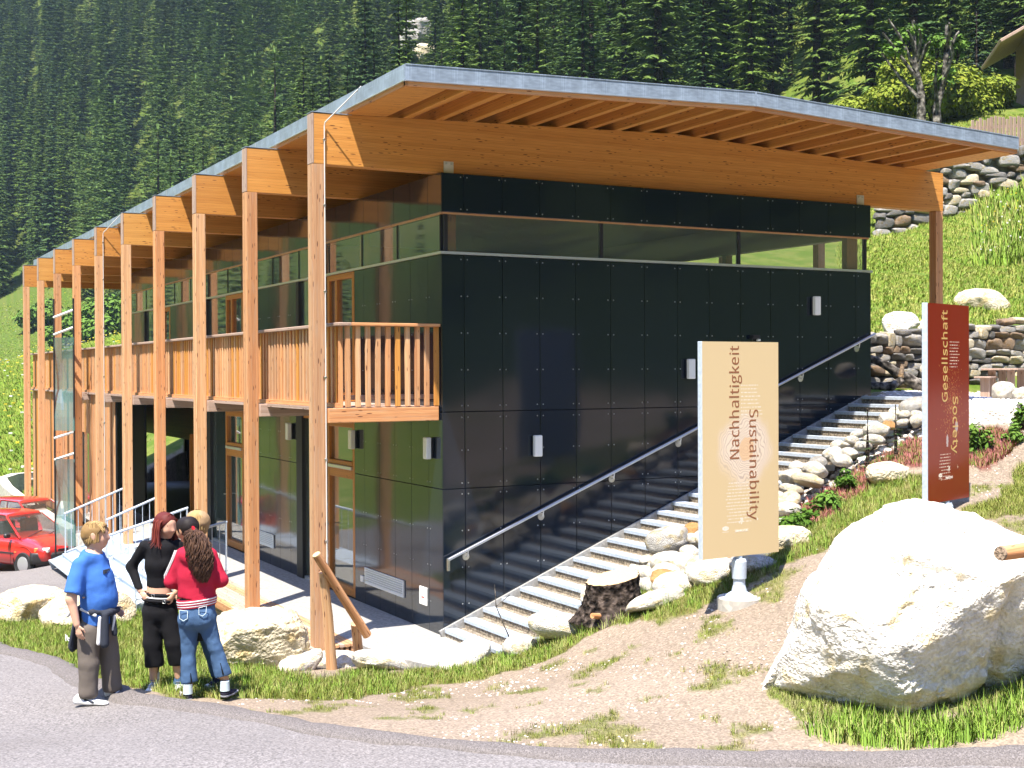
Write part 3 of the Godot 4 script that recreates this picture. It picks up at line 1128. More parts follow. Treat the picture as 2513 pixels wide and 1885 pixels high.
func left_front(B: Node3D) -> void:
	var W := nodepart("column_side_cladding", B)
	# spans of the long front at u = 0: [v0, v1] closed by panels below and above the balcony floor
	var low := [[0.016, 3.05], [5.61, 8.68]]
	var high := [[0.016, 3.02], [5.62, 8.66], [11.5, 14.25], [16.85, 19.3]]
	for s in low:
		slabpart("shell_wall", M.black, B, 0.03, 0.19, -0.3, 2.84, maxf(s[0], 0.205), s[1])
	for s in high:
		slabpart("shell_wall", M.black, B, 0.03, 0.19, 2.845, 4.858, maxf(s[0], 0.205), s[1])
	slabpart("shell_wall", M.black, B, 0.03, 0.19, 5.40, 5.885, 0.205, 19.2)
	var edges := []
	var e := 0.43
	while e < 19.3:
		edges.append(e)
		e += 0.5555
	var cut := func(a: float, b: float) -> Array:
		var l := [a]
		for x in edges:
			if x > a + 0.08 and x < b - 0.08:
				l.append(x)
		l.append(b)
		return l
	for s in low:
		var l: Array = cut.call(s[0], s[1])
		for k in l.size() - 1:
			panel(W, 0.0, 0.014, -0.02, 1.864, l[k] + 0.003, l[k + 1] - 0.003)
			panel(W, 0.0, 0.014, 1.872, 2.84, l[k] + 0.003, l[k + 1] - 0.003)
	for s in high:
		var l: Array = cut.call(s[0], s[1])
		for k in l.size() - 1:
			panel(W, 0.0, 0.014, 2.86, 4.858, l[k] + 0.003, l[k + 1] - 0.003)
	var l2: Array = cut.call(0.016, 19.3)
	for k in l2.size() - 1:
		panel(W, 0.0, 0.014, 5.398, 5.893, l2[k] + 0.003, l2[k + 1] - 0.003)
	var sc := Mb.new()
	for x in [0.43, 0.986, 1.54, 2.097, 2.65, 5.98, 6.54, 7.09, 7.65, 8.2]:
		for s in [-0.045, 0.045]:
			for y in [1.33, 0.86, 0.39, 1.94, 2.36, 3.39, 3.86, 4.33]:
				sc.tube([Vector3(0.001, y, -x + s), Vector3(-0.003, y, -x + s)], [0.008], 6)
	tag(put("screws", sc, M.screw, W), "", "", "", "stuff")
	# strip window of the long side
	slabpart("sill_flashing", M.aluminium, B, -0.022, 0.05, 4.862, 4.895, 0.052, 19.35)
	slabpart("head_trim", M.larch1, B, 0.012, 0.05, 5.374, 5.397, 0.052, 19.3, 2)
	var ms := [0.10, 1.48, 2.78, 4.15, 5.57, 6.95, 8.35, 9.75, 11.15, 12.55, 13.95, 15.35, 16.75, 19.25]
	for k in ms.size() - 1:
		slabpart("window_pane", M.glass, B, 0.03, 0.036, 4.897, 5.373, ms[k] + 0.016, ms[k + 1] - 0.016)
		slabpart("mullion", M.black, B, 0.022, 0.06, 4.897, 5.373, ms[k] - 0.014, ms[k] + 0.014)
	for k in 7:
		slabpart("window_post", M.room_wood, B, 0.08, 0.19, 4.86, 5.40, 2.88 + 2.75 * k, 3.0 + 2.75 * k, 1)
	# openings
	glazed_door(B, 3.05, 4.20, 0.02, 2.62, false)
	glazed_door(B, 8.70, 9.87, 0.02, 2.62, false)
	for o in [[4.22, 5.30], [9.89, 10.86]]:
		slabpart("window_pane", M.glass, B, 0.03, 0.038, 0.05, 2.62, o[0], o[1])
		slabpart("jamb", M.black, B, -0.03, 0.12, 0.0, 2.84, o[1] + 0.01, o[1] + 0.29)
		slabpart("threshold", M.aluminium, B, 0.0, 0.10, 0.0, 0.045, o[0], o[1])
	for o in [[3.03, 8.0], [8.68, 10.88]]:
		slabpart("lintel", M.joinery, B, 0.0, 0.10, 2.625, 2.84, o[0], minf(o[1], 5.3), 2)
		break
	slabpart("lintel", M.joinery, B, 0.0, 0.10, 2.625, 2.84, 8.70, 10.86, 2)
	for v in [3.04, 8.67, 14.27]:
		glazed_door(B, v, v + 1.13, 2.93, 4.858, true)
		slabpart("window_pane", M.glass, B, 0.03, 0.038, 2.93, 4.858, v + 1.14, v + 2.42)
		slabpart("jamb", M.black, B, -0.02, 0.12, 2.86, 4.858, v + 2.43, v + 2.56)
	# entrance recess
	slabpart("inner_wall", M.joinery, B, 1.6, 1.7, 1.70, 2.618, 11.2, 25.7, 2)
	slabpart("lintel", M.joinery, B, 1.58, 1.62, 1.62, 1.72, 11.2, 25.7, 2)
	slabpart("inner_wall", M.black, B, 1.6, 1.7, -0.004, 1.70, 11.2, 16.3)
	slabpart("door_leaf", M.joinery, B, 0.35, 1.3, 0.02, 2.0, 13.95, 14.01, 1, 0.004)
	slabpart("inner_wall", M.black, B, 0.1, 1.6, -0.004, 2.618, 11.16, 11.24)
	# vents and boxes on the panels
	for q in [[1.23, 2.63], [6.87, 8.2]]:
		var V := nodepart("vent_grille", B)
		slabpart("frame", M.white, V, -0.022, -0.001, 0.30, 0.325, q[0], q[1], 2, 0.003)
		slabpart("frame", M.white, V, -0.022, -0.001, 0.515, 0.535, q[0], q[1], 2, 0.003)
		slabpart("frame", M.white, V, -0.022, -0.001, 0.325, 0.515, q[0], q[0] + 0.03, 1, 0.003)
		slabpart("frame", M.white, V, -0.022, -0.001, 0.325, 0.515, q[1] - 0.03, q[1], 1, 0.003)
		slabpart("backing", M.rock_dark, V, -0.004, -0.0015, 0.325, 0.515, q[0] + 0.03, q[1] - 0.03)
		for k in 6:
			var b := Mb.new()
			b.box(Vector3(-0.012, 0.340 + 0.0315 * k, -(q[0] + q[1]) / 2), Vector3(0.020, 0.004, q[1] - q[0] - 0.06), Basis(Vector3.BACK, 0.9))
			b.box(Vector3(-0.019, 0.334 + 0.0315 * k, -(q[0] + q[1]) / 2), Vector3(0.004, 0.014, q[1] - q[0] - 0.06))
			put("slat", b, M.white, V)
	var bx := nodepart("meter_box", B)
	slabpart("cover", M.white, bx, -0.02, -0.001, 0.31, 0.545, 0.48, 0.71, 1, 0.004)
	slabpart("sticker", M.white, bx, -0.022, -0.0205, 0.42, 0.45, 0.55, 0.63)
	slabpart("sticker", M.red_print, bx, -0.0225, -0.0205, 0.405, 0.418, 0.55, 0.63)
	slabpart("switch_box", M.white, B, -0.03, -0.001, 0.31, 0.40, 2.67, 2.78, 1, 0.006)

func balcony(B: Node3D) -> void:
	var K := nodepart("balcony", B)
	var v := 0.10
	var j := 0
	while v < 25.7:
		slabpart("floor_board", M.weathered, K, -1.40, -0.005, 2.885, 2.925, v, minf(v + 3.0, 25.78) - 0.006, 2)
		v += 3.0
	slabpart("floor_beam", M.larch2, K, -1.36, -1.28, 2.93, 2.985, 0.16, 25.75, 2)
	slabpart("rail_board", M.weathered, K, -1.385, -1.215, 3.935, 3.975, 0.02, 12.9, 2, 0.006)
	slabpart("rail_board", M.weathered, K, -1.385, -1.215, 3.935, 3.975, 12.905, 25.95, 2, 0.006)
	slabpart("rail_board", M.larch2, K, -1.213, -0.012, 3.935, 3.975, 0.02, 0.165, 0, 0.006)
	slabpart("inner_rail", M.weathered, K, -1.255, -1.20, 3.02, 3.08, 0.20, 25.7, 2, 0.004)
	slabpart("inner_rail", M.weathered, K, -1.195, -0.05, 3.02, 3.08, 0.15, 0.20, 0, 0.004)
	var mats := []
	for k in 4:
		mats.append(M["larch%d" % k])
	mats.append(M.glulam2)
	# slat meshes with a few different stretches of grain
	var shapes := []
	for k in 6:
		var b := Mb.new()
		b.off = Vector2(rng.randf() * 4.0, rng.randf() * 4.0)
		b.box(Vector3.ZERO, Vector3(0.042, 1.0, 0.062), Basis(), 1, 0.003)
		shapes.append(b.mesh())
	for k in 193:
		var o := put("slat", shapes[rng.randi() % 6], mats[rng.randi() % 5], K)
		o.position = Vector3(-1.30 + rng.randf_range(-0.004, 0.004), 3.434, -(0.19 + 0.1325 * k))
		o.rotation.x = rng.randf_range(-0.006, 0.006)
	for k in 10:
		var b := Mb.new()
		b.off = Vector2(rng.randf() * 4.0, rng.randf() * 4.0)
		b.box(Vector3.ZERO, Vector3(0.062, 1.0, 0.042), Basis(), 1, 0.003)
		var o := put("slat", b, mats[rng.randi() % 5], K)
		o.position = Vector3(-1.245 + 0.1335 * k, 3.434, -0.09)
		o.rotation.z = rng.randf_range(-0.006, 0.006)
	# upright boards below the balcony toward the far end
	var C := nodepart("board_cladding", B)
	var bs := []
	for k in 5:
		var b := Mb.new()
		b.off = Vector2(rng.randf() * 4.0, rng.randf() * 4.0)
		b.slab(-0.014, 0.014, 0.0, 1.0, -0.066, 0.066, 1, 0.003)
		bs.append(b.mesh())
	v = 13.97
	while v < 25.9:
		var inwin := v > 16.75 and v < 18.75
		var o := put("board", bs[rng.randi() % 5], mats[rng.randi() % 5], C)
		var y0 := 1.95 if inwin else -0.34
		o.position = Vector3(-1.30 + rng.randf_range(-0.012, 0.012), y0, -v)
		o.scale = Vector3(1, 2.92 - y0, 1)
		v += 0.138
	slabpart("backing", M.black, C, -1.27, -1.25, -0.4, 2.88, 13.9, 16.7)
	slabpart("backing", M.black, C, -1.27, -1.25, -0.4, 2.88, 18.8, 25.9)
	slabpart("backing", M.black, C, -1.27, -1.25, 1.95, 2.88, 16.7, 18.8)
	slabpart("window_pane", M.glass, C, -1.285, -1.278, -0.25, 1.94, 16.72, 18.78)
	slabpart("mullion", M.black, C, -1.30, -1.26, -0.25, 1.94, 17.72, 17.77)
	slabpart("backing", M.black, C, -0.2, -0.15, -0.4, 2.88, 16.0, 25.9)

# ---------------------------------------------------------------- rocks
var ico := {}
func icosphere(level: int) -> Array:
	if ico.has(level):
		return ico[level]
	var v := PackedVector3Array()
	var f := PackedInt32Array()
	if level == 0:
		var g := (1.0 + sqrt(5.0)) / 2.0
		for p in [[-1, g, 0], [1, g, 0], [-1, -g, 0], [1, -g, 0], [0, -1, g], [0, 1, g], [0, -1, -g], [0, 1, -g], [g, 0, -1], [g, 0, 1], [-g, 0, -1], [-g, 0, 1]]:
			v.append(Vector3(p[0], p[1], p[2]).normalized())
		# clockwise from outside
		f = PackedInt32Array([0, 5, 11, 0, 1, 5, 0, 7, 1, 0, 10, 7, 0, 11, 10, 1, 9, 5, 5, 4, 11, 11, 2, 10, 10, 6, 7, 7, 8, 1, 3, 4, 9, 3, 2, 4, 3, 6, 2, 3, 8, 6, 3, 9, 8, 4, 5, 9, 2, 11, 4, 6, 10, 2, 8, 7, 6, 9, 1, 8])
	else:
		var b := icosphere(level - 1)
		v = b[0].duplicate()
		var mid := {}
		var bf: PackedInt32Array = b[1]
		for k in range(0, bf.size(), 3):
			var m := []
			for s in 3:
				var p := bf[k + s]
				var q := bf[k + (s + 1) % 3]
				var key := Vector2i(mini(p, q), maxi(p, q))
				if not mid.has(key):
					mid[key] = v.size()
					v.append((v[p] + v[q]).normalized())
				m.append(mid[key])
			f.append_array([bf[k], m[0], m[2], bf[k + 1], m[1], m[0], bf[k + 2], m[2], m[1], m[0], m[1], m[2]])
	ico[level] = [v, f]
	return ico[level]

# a stone: block 0 = round, 1 = squared; cuts = number of flat breaks; rough = grain of its surface
func stone(seed_: int, r: Vector3, block := 0.2, cuts := 3, rough := 0.06, level := 3) -> Mb:
	var rr := RandomNumberGenerator.new()
	rr.seed = seed_
	var q := noise(seed_, 0.9, 4)
	var pl := []
	for k in cuts:
		var d := Vector3(rr.randfn(), rr.randfn(), rr.randfn()).normalized()
		pl.append([d, rr.randf_range(0.62, 0.88)])
	var b := icosphere(level)
	var m := Mb.new()
	m.ix = b[1]
	var e := lerpf(1.0, 0.42, block)
	for d in b[0]:
		var dd: Vector3 = d
		var s := Vector3(signf(dd.x) * pow(absf(dd.x), e), signf(dd.y) * pow(absf(dd.y), e), signf(dd.z) * pow(absf(dd.z), e))
		s = s / lerpf(1.0, maxf(0.6, s.length()), 0.3 * block)
		var l := 1.0
		for p in pl:
			var c: float = s.dot(p[0])
			if c > 0.0:
				l = minf(l, p[1] / maxf(c, 0.01))
		s *= lerpf(1.0, l, 0.85)
		var nn := q.get_noise_3dv(s * 1.1) * rough * 2.2 + q.get_noise_3dv(s * 4.0) * rough
		s *= 1.0 + nn
		m.vert(s * r, Vector3.UP, Vector2.ZERO)
	m.smooth()
	return m

var stone_shapes := []
func loose_stone(at: Vector3, size: Vector3, turn: float, m: Material, label: String, group := "", called := "stone") -> MeshInstance3D:
	if stone_shapes.is_empty():
		for k in 9:
			stone_shapes.append(stone(500 + k, Vector3.ONE * 0.5, 0.25, 2 + k % 3, 0.05, 3).mesh())
	var o := put(called, stone_shapes[rng.randi() % 9], m)
	o.position = at
	o.rotation = Vector3(rng.randf_range(-0.3, 0.3), turn, rng.randf_range(-0.3, 0.3))
	o.scale = size
	tag(o, label, "stone", group)
	return o

# ---------------------------------------------------------------- slab, deck, steps
func poly_block(poly: PackedVector2Array, y0: float, y1: float) -> Mb:
	var b := Mb.new()
	var tr := Geometry2D.triangulate_polygon(poly)
	for k in range(0, tr.size(), 3):
		var a := poly[tr[k]]
		var c := poly[tr[k + 1]]
		var d := poly[tr[k + 2]]
		var p := [Vector3(a.x, y1, -a.y), Vector3(c.x, y1, -c.y), Vector3(d.x, y1, -d.y)]
		if (p[2] - p[0]).cross(p[1] - p[0]).y < 0:
			p.reverse()
		b.tri(p[0], p[1], p[2])
	var ccw := not Geometry2D.is_polygon_clockwise(poly)
	for k in poly.size():
		var a := poly[k]
		var c := poly[(k + 1) % poly.size()]
		if not ccw:
			var s := a
			a = c
			c = s
		b.quad(Vector3(a.x, y1, -a.y), Vector3(c.x, y1, -c.y), Vector3(c.x, y0, -c.y), Vector3(a.x, y0, -a.y))
	return b

func forecourt() -> void:
	var slab := PackedVector2Array([Vector2(-1.125, 0.27), Vector2(-1.05, -0.71), Vector2(-0.83, -1.40), Vector2(-0.3, -1.55), Vector2(0.1, -1.45), Vector2(0.30, -1.42), Vector2(0.30, -0.002), Vector2(-0.002, -0.002), Vector2(-0.002, 25.7), Vector2(-1.125, 25.7)])
	tag(put("walkway", poly_block(slab, -0.25, 0.0), M.concrete), "", "", "", "structure")
	var D := thing("timber_deck", "narrow greyish timber plank deck between the columns and the concrete walkway", "deck")
	for k in 9:
		var u := -1.775 + 0.0725 * k
		for s in [[0.16, 3.4], [3.41, 6.0]]:
			slabpart("plank", pick("larch", 4) if rng.randf() < 0.4 else M.weathered, D, u, u + 0.0645, -0.035, 0.002, s[0], s[1], 2, 0.004)
	slabpart("edge_plank", M.larch1, D, -1.80, -1.779, -0.12, -0.004, 0.16, 6.0, 2, 0.003)
	for k in 9:
		slabpart("joist", M.larch3, D, -1.76 + 0.072 * k, -1.725 + 0.072 * k, -0.13, -0.037, 0.17, 5.95, 2)
	for k in 4:
		slabpart("side_plank", M.weathered, D, -1.665, -1.64, -0.56 + 0.108 * k, -0.46 + 0.108 * k, 0.5, 7.9, 2, 0.003)
	# flight beside the dark wall
	var S := thing("outdoor_steps", "straight flight of galvanised steel steps filled with gravel climbing along the dark wall", "steps")
	for k in 27:
		var u := -0.006 + 0.2713 * k
		var y := 0.101 + 0.1103 * k
		var t := nodepart("tread", S)
		slabpart("nosing", M.galvanised, t, u, u + 0.17 if k < 17 else u + 0.06, y - 0.028, y, -1.50, -0.045, 2, 0.004)
		slabpart("lip", M.galvanised, t, u, u + 0.012, y - 0.050, y - 0.026, -1.50, -0.045, 2, 0.002)
		slabpart("gravel_fill", M.fill_gravel, t, u + (0.165 if k < 17 else 0.058), u + 0.29, y - 0.13, y - 0.012, -1.49, -0.05)
		slabpart("gravel_fill", M.fill_gravel, t, u + 0.013, u + 0.17, y - 0.16, y - 0.03, -1.48, -0.05)
		slabpart("end_plate", M.galvanised, t, u + 0.001, u + 0.285, y - 0.09, y - 0.004, -1.512, -1.502)
	var b := Mb.new()
	b.bar(Vector3(-0.05, 0.02, 0.021), Vector3(7.2, 2.93, 0.021), 0.04, 0.12)
	put("side_strip", b, M.concrete, S)
	var Hn := thing("handrail", "long slim steel handrail fixed to the dark wall above the steps", "handrail")
	b = Mb.new()
	b.tube([Vector3(0.03, 0.98, 0.075), Vector3(7.30, 3.915, 0.075)], [0.021], 10)
	put("rail", b, M.steel, Hn)
	slabpart("end_piece", M.steel, Hn, 0.018, 0.052, 0.84, 1.0, -0.09, -0.06, 0, 0.003)
	for k in 7:
		var u := 0.315 + 1.112 * k
		var y := 0.98 + (u - 0.03) * 0.4037
		b = Mb.new()
		b.tube([Vector3(u, y - 0.10, 0.0), Vector3(u, y - 0.10, 0.012)], [0.048], 14)
		b.tube([Vector3(u, y - 0.10, 0.01), Vector3(u, y - 0.085, 0.06), Vector3(u, y - 0.015, 0.075)], [0.009], 8)
		put("bracket", b, M.steel, Hn)
	# wall lamps
	var labels := ["white box lamp low on the stair wall, the lowest of three there", "white box lamp on the stair wall beside the upright cream sign", "white box lamp high on the stair wall near its far end", "white box lamp on the column side close to the dark corner", "white box lamp beside the wooden glazed door under the balcony", "white box lamp on the column side left of the first door"]
	var k := 0
	for q in [[1.35, 2.385], [3.835, 3.39], [6.145, 4.325], [0.33, 2.38], [2.99, 2.375], [5.87, 2.385]]:
		var L := thing("wall_lamp", labels[k], "wall lamp", Vector3.ZERO, 0.0, "white box wall lamps")
		if k < 3:
			slabpart("housing", M.black, L, q[0] - 0.05, q[0] + 0.05, q[1] - 0.13, q[1] + 0.13, -0.03, -0.001, 1, 0.003)
			slabpart("diffuser", M.lamp_glass, L, q[0] - 0.057, q[0] + 0.057, q[1] - 0.14, q[1] + 0.14, -0.10, -0.031, 1, 0.01)
		else:
			slabpart("housing", M.black, L, -0.03, -0.001, q[1] - 0.13, q[1] + 0.13, q[0] - 0.05, q[0] + 0.05, 1, 0.003)
			slabpart("diffuser", M.lamp_glass, L, -0.105, -0.031, q[1] - 0.14, q[1] + 0.14, q[0] - 0.058, q[0] + 0.058, 1, 0.01)
		k += 1
	var sn := thing("wall_sensor", "tiny dark sensor box on the stair wall above the cream sign", "sensor")
	slabpart("body", M.black, sn, 4.93, 5.06, 3.82, 3.88, -0.08, -0.001, 0, 0.006)
	slabpart("eye", M.lamp_glass, sn, 5.03, 5.075, 3.79, 3.82, -0.075, -0.03, 0, 0.004)

# metal entrance steps going down to the parking, with their railings
func railing(label: String, v: float, u0: float, y0: float, u1: float, y1: float, base0: float, base1: float) -> void:
	var R := thing("railing", label, "railing", Vector3.ZERO, 0.0, "railings of the entrance steps")
	var b := Mb.new()
	b.tube([Vector3(u0, y0, -v), Vector3(u1, y1, -v)], [0.022], 8)
	put("handrail", b, M.galvanised, R)
	b = Mb.new()
	b.tube([Vector3(u0, base0 + 0.12, -v), Vector3(u1, base1 + 0.12, -v)], [0.014], 6)
	put("bottom_bar", b, M.galvanised, R)
	for e in [[u0 + 0.02, y0, base0], [u1 - 0.02, y1, base1]]:
		slabpart("post", M.galvanised, R, e[0] - 0.008, e[0] + 0.008, e[2] - 0.08, e[1] - 0.01, v - 0.025, v + 0.025)
	var n := int((u1 - u0) / 0.125)
	for k in range(1, n):
		var t := float(k) / n
		b = Mb.new()
		b.tube([Vector3(lerpf(u0, u1, t), lerpf(base0, base1, t) + 0.12, -v), Vector3(lerpf(u0, u1, t), lerpf(y0, y1, t), -v)], [0.007], 5, false)
		put("baluster", b, M.galvanised, R)

func entrance_steps() -> void:
	var S := thing("entrance_steps", "wide galvanised metal steps leading from the car park up to the entrance", "steps")
	slabpart("landing", M.galvanised, S, -1.75, -1.13, -0.09, -0.006, 6.02, 13.0)
	for f in [[6.05, 10.4, 3], [10.45, 12.75, 4]]:
		for k in f[2]:
			var u: float = -1.75 - 0.27 * k
			var y: float = -0.11 - 0.105 * k
			slabpart("tread", M.galvanised, S, u - 0.30, u - 0.005, y - 0.03, y, f[0], f[1], 2, 0.004)
			slabpart("riser", M.galvanised, S, u - 0.012, u - 0.004, y + 0.002, y + 0.075, f[0] + 0.02, f[1] - 0.02)
		for v in [f[0], f[1]]:
			var b := Mb.new()
			b.bar(Vector3(-1.72, -0.12, -v), Vector3(-1.75 - 0.27 * f[2], -0.12 - 0.105 * f[2], -v), 0.012, 0.20)
			put("stringer", b, M.galvanised, S)
	railing("short galvanised railing at the near end of the entrance steps", 6.0, -2.58, 0.60, -1.08, 0.92, -0.36, 0.0)
	railing("galvanised railing in the middle of the nearer entrance flight", 8.25, -2.60, 0.52, -1.15, 0.95, -0.38, 0.0)
	railing("galvanised railing dividing the two entrance flights", 10.45, -2.15, 0.57, -1.20, 0.95, -0.30, 0.0)
	railing("galvanised railing at the far side of the entrance steps", 12.75, -2.55, 0.49, -1.30, 0.98, -0.42, 0.0)
	# white curved retaining wall under the far columns
	var W := thing("retaining_wall", "smooth white curved concrete retaining wall below the far columns", "wall")
	var rings := []
	var path := [Vector2(-1.35, 13.6), Vector2(-1.55, 14.6), Vector2(-1.78, 16.0), Vector2(-1.86, 19.0), Vector2(-1.88, 22.5), Vector2(-1.90, 25.0), Vector2(-2.05, 27.0), Vector2(-2.0, 28.8), Vector2(-1.4, 30.4), Vector2(-0.4, 31.3), Vector2(0.8, 31.6)]
	var tops := [-0.3, -0.3, -0.32, -0.3, -0.26, -0.24, -0.05, 0.08, 0.08, 0.06, 0.05]
	for i in path.size():
		var p: Vector2 = path[i]
		var d: Vector2 = (path[mini(i + 1, path.size() - 1)] - path[maxi(i - 1, 0)]).normalized()
		var s := Vector2(d.y, -d.x) * 0.30
		var t: float = tops[i]
		rings.append([Vector3(p.x, -2.4, -p.y), Vector3(p.x, t, -p.y), Vector3(p.x + s.x, t, -p.y - s.y), Vector3(p.x + s.x, -2.4, -p.y - s.y)])
	var m := Mb.new()
	for i in rings.size() - 1:
		var a: Array = rings[i]
		var b: Array = rings[i + 1]
		m.quad(b[1], a[1], a[0], b[0])
		m.quad(b[2], a[2], a[1], b[1])
		m.quad(a[2], b[2], b[3], a[3])
	put("wall_body", m, M.white_concrete, W)
	for k in range(5, 10):
		var v := V1 + BAY * k
		slabpart("footing", M.white_concrete, W, -1.69, -1.49, -0.5, -0.222, v - 0.02, v + 0.2, 0, 0.004)

# tall translucent glass artwork in a steel frame before the far columns
func glass_art() -> void:
	var A := thing("glass_sculpture", "tall slender column of hanging bluish glass sheets between dark steel poles", "sculpture")
	var A0 := Vector2(-2.14, 16.5)
	var A1 := Vector2(-1.78, 16.05)
	for w in [A0, A1]:
		var b := Mb.new()
		b.tube([Vector3(w.x, -1.2, -w.y), Vector3(w.x, 5.1, -w.y)], [0.022], 8)
		put("pole", b, M.black, A)
	for y in [4.75, 4.35, 1.95, 1.45]:
		var b := Mb.new()
		b.tube([Vector3(A0.x, y - 0.08, -A0.y), Vector3(A1.x, y + 0.08, -A1.y)], [0.03], 8)
		put("cross_tube", b, M.white, A)
	for q in [[4.2, 3.0, 0.15, -0.28], [3.0, 2.05, -0.28, 0.1], [1.4, 0.4, 0.1, -0.3], [0.4, -0.6, -0.3, 0.2]]:
		var b := Mb.new()
		var n := 6
		for i in n:
			for j in n:
				var P := func(a: float, c: float) -> Vector3:
					var y: float = lerpf(q[0], q[1], c)
					var bow: float = sin(c * PI * 0.5) * (q[3] - q[2]) + q[2]
					return Vector3(lerpf(A0.x, A1.x, a), y, -lerpf(A0.y, A1.y, a) + bow * (1.0 - absf(a - 0.5)))
				var a0 := float(i) / n
				var a1 := float(i + 1) / n
				var c0 := float(j) / n
				var c1 := float(j + 1) / n
				b.quad(P.call(a0, c0), P.call(a1, c0), P.call(a1, c1), P.call(a0, c1))
		put("glass_sheet", b, M.green_glass, A)

# ---------------------------------------------------------------- signs
func print_picture(kind: int) -> Image:
	var w := 448
	var h := 1008
	var q := noise(31 + kind, 0.012, 3)
	var rr := RandomNumberGenerator.new()
	rr.seed = 40 + kind
	var base := Color(0.90, 0.80, 0.62) if kind == 0 else Color(0.50, 0.075, 0.055)
	var im := Image.create(w, h, false, Image.FORMAT_RGB8)
	im.fill(base)
	if kind == 0:
		for y in range(300, 720):
			for x in range(60, 440):
				var dx := (x - 250.0)
				var dy := (y - 505.0) * 0.92
				var d := Vector2(dx, dy).length() + q.get_noise_2d(x * 0.8, y * 0.5) * 26.0
				if d > 185.0:
					continue
				var f := smoothstep(185.0, 110.0, d)
				var c := base.lerp(Color(0.97, 0.90, 0.83), 0.8 * f)
				var ph := fposmod(d, 12.0)
				if ph < 3.2:
					c = c.lerp(Color(0.70, 0.62, 0.58), 0.55 * f)
				if d < 46.0:
					c = c.lerp(Color(0.94, 0.74, 0.52), 0.55)
				im.set_pixel(x, y, c)
	else:
		for k in 620:
			var a := rr.randfn() * 48.0
			var b := rr.randfn() * 105.0
			var x := int(260 + a * (1.0 + absf(b) * 0.002))
			var y := int(505 + b)
			var c: Color = [Color(0.80, 0.58, 0.28), Color(0.72, 0.30, 0.14), Color(0.86, 0.70, 0.42), Color(0.66, 0.22, 0.12)][rr.randi() % 4]
			var L := rr.randi_range(2, 9)
			var dirx := rr.randf_range(-1, 1)
			for s in L:
				var px := clampi(int(x + dirx * s), 40, w - 30)
				var py := clampi(y + s, 0, h - 1)
				im.set_pixel(px, py, c)
				im.set_pixel(px + 1, py, c)
		for e in [[305, 628, 20, 34], [205, 700, 14, 40]]:
			for y in range(-e[3], e[3]):
				for x in range(-e[2], e[2]):
					if Vector2(float(x) / e[2], float(y) / e[3]).length() < 0.8 + 0.25 * q.get_noise_2d(x * 6.0, y * 6.0):
						im.set_pixel(e[0] + x, e[1] + y, Color(0.74, 0.68, 0.68))
	# small running text, too fine to read at this distance
	var ink := Color(0.98, 0.95, 0.90)
	var blocks := [[222, 202, 26, 9, 128], [132, 660, 23, 13, 152]] if kind == 0 else [[232, 190, 24, 9, 112], [118, 765, 24, 9, 120]]
	for bl in blocks:
		for l in bl[3]:
			var y: int = bl[1] + l * bl[2] * 2 / 3
			var x: int = bl[0] + (rr.randi_range(0, 24) if bl[0] < 150 else 0)
			var end: int = bl[0] + bl[4] - (0 if bl[0] < 150 else rr.randi_range(0, 30))
			while x < end:
				var wd := mini(rr.randi_range(6, 22), end - x)
				for px in wd:
					if rr.randf() < 0.78:
						for py in 5:
							if rr.randf() < 0.8:
								im.set_pixel(x + px, y + py, ink)
				x += wd + 4
	# three small emblems along the foot
	for y in range(-11, 11):
		for x in range(-19, 19):
			if absf(x) / 19.0 + pow(absf(y) / 11.0, 3.0) < 1.0 and not (absi(y) < 5 and absi(x) < 12 and (x + 30) % 8 < 2):
				im.set_pixel(130 + x, 872 + y, ink)
	for x in range(-18, 19):
		im.set_pixel(130 + x, 888, ink)
		im.set_pixel(130 + x, 889, ink)
	for s in 26:
		var a := s / 26.0
		for px in 6:
			im.set_pixel(214 + int(6.0 * sin(a * 5.0)) + px, 828 + s, ink)
			im.set_pixel(228 - s / 3 + px, 832 + s, ink)
	for s in 22:
		for px in maxi(1, 7 - absi(s - 14)):
			im.set_pixel(318 + px - 3 + s / 6, 826 + s, ink)
	return im

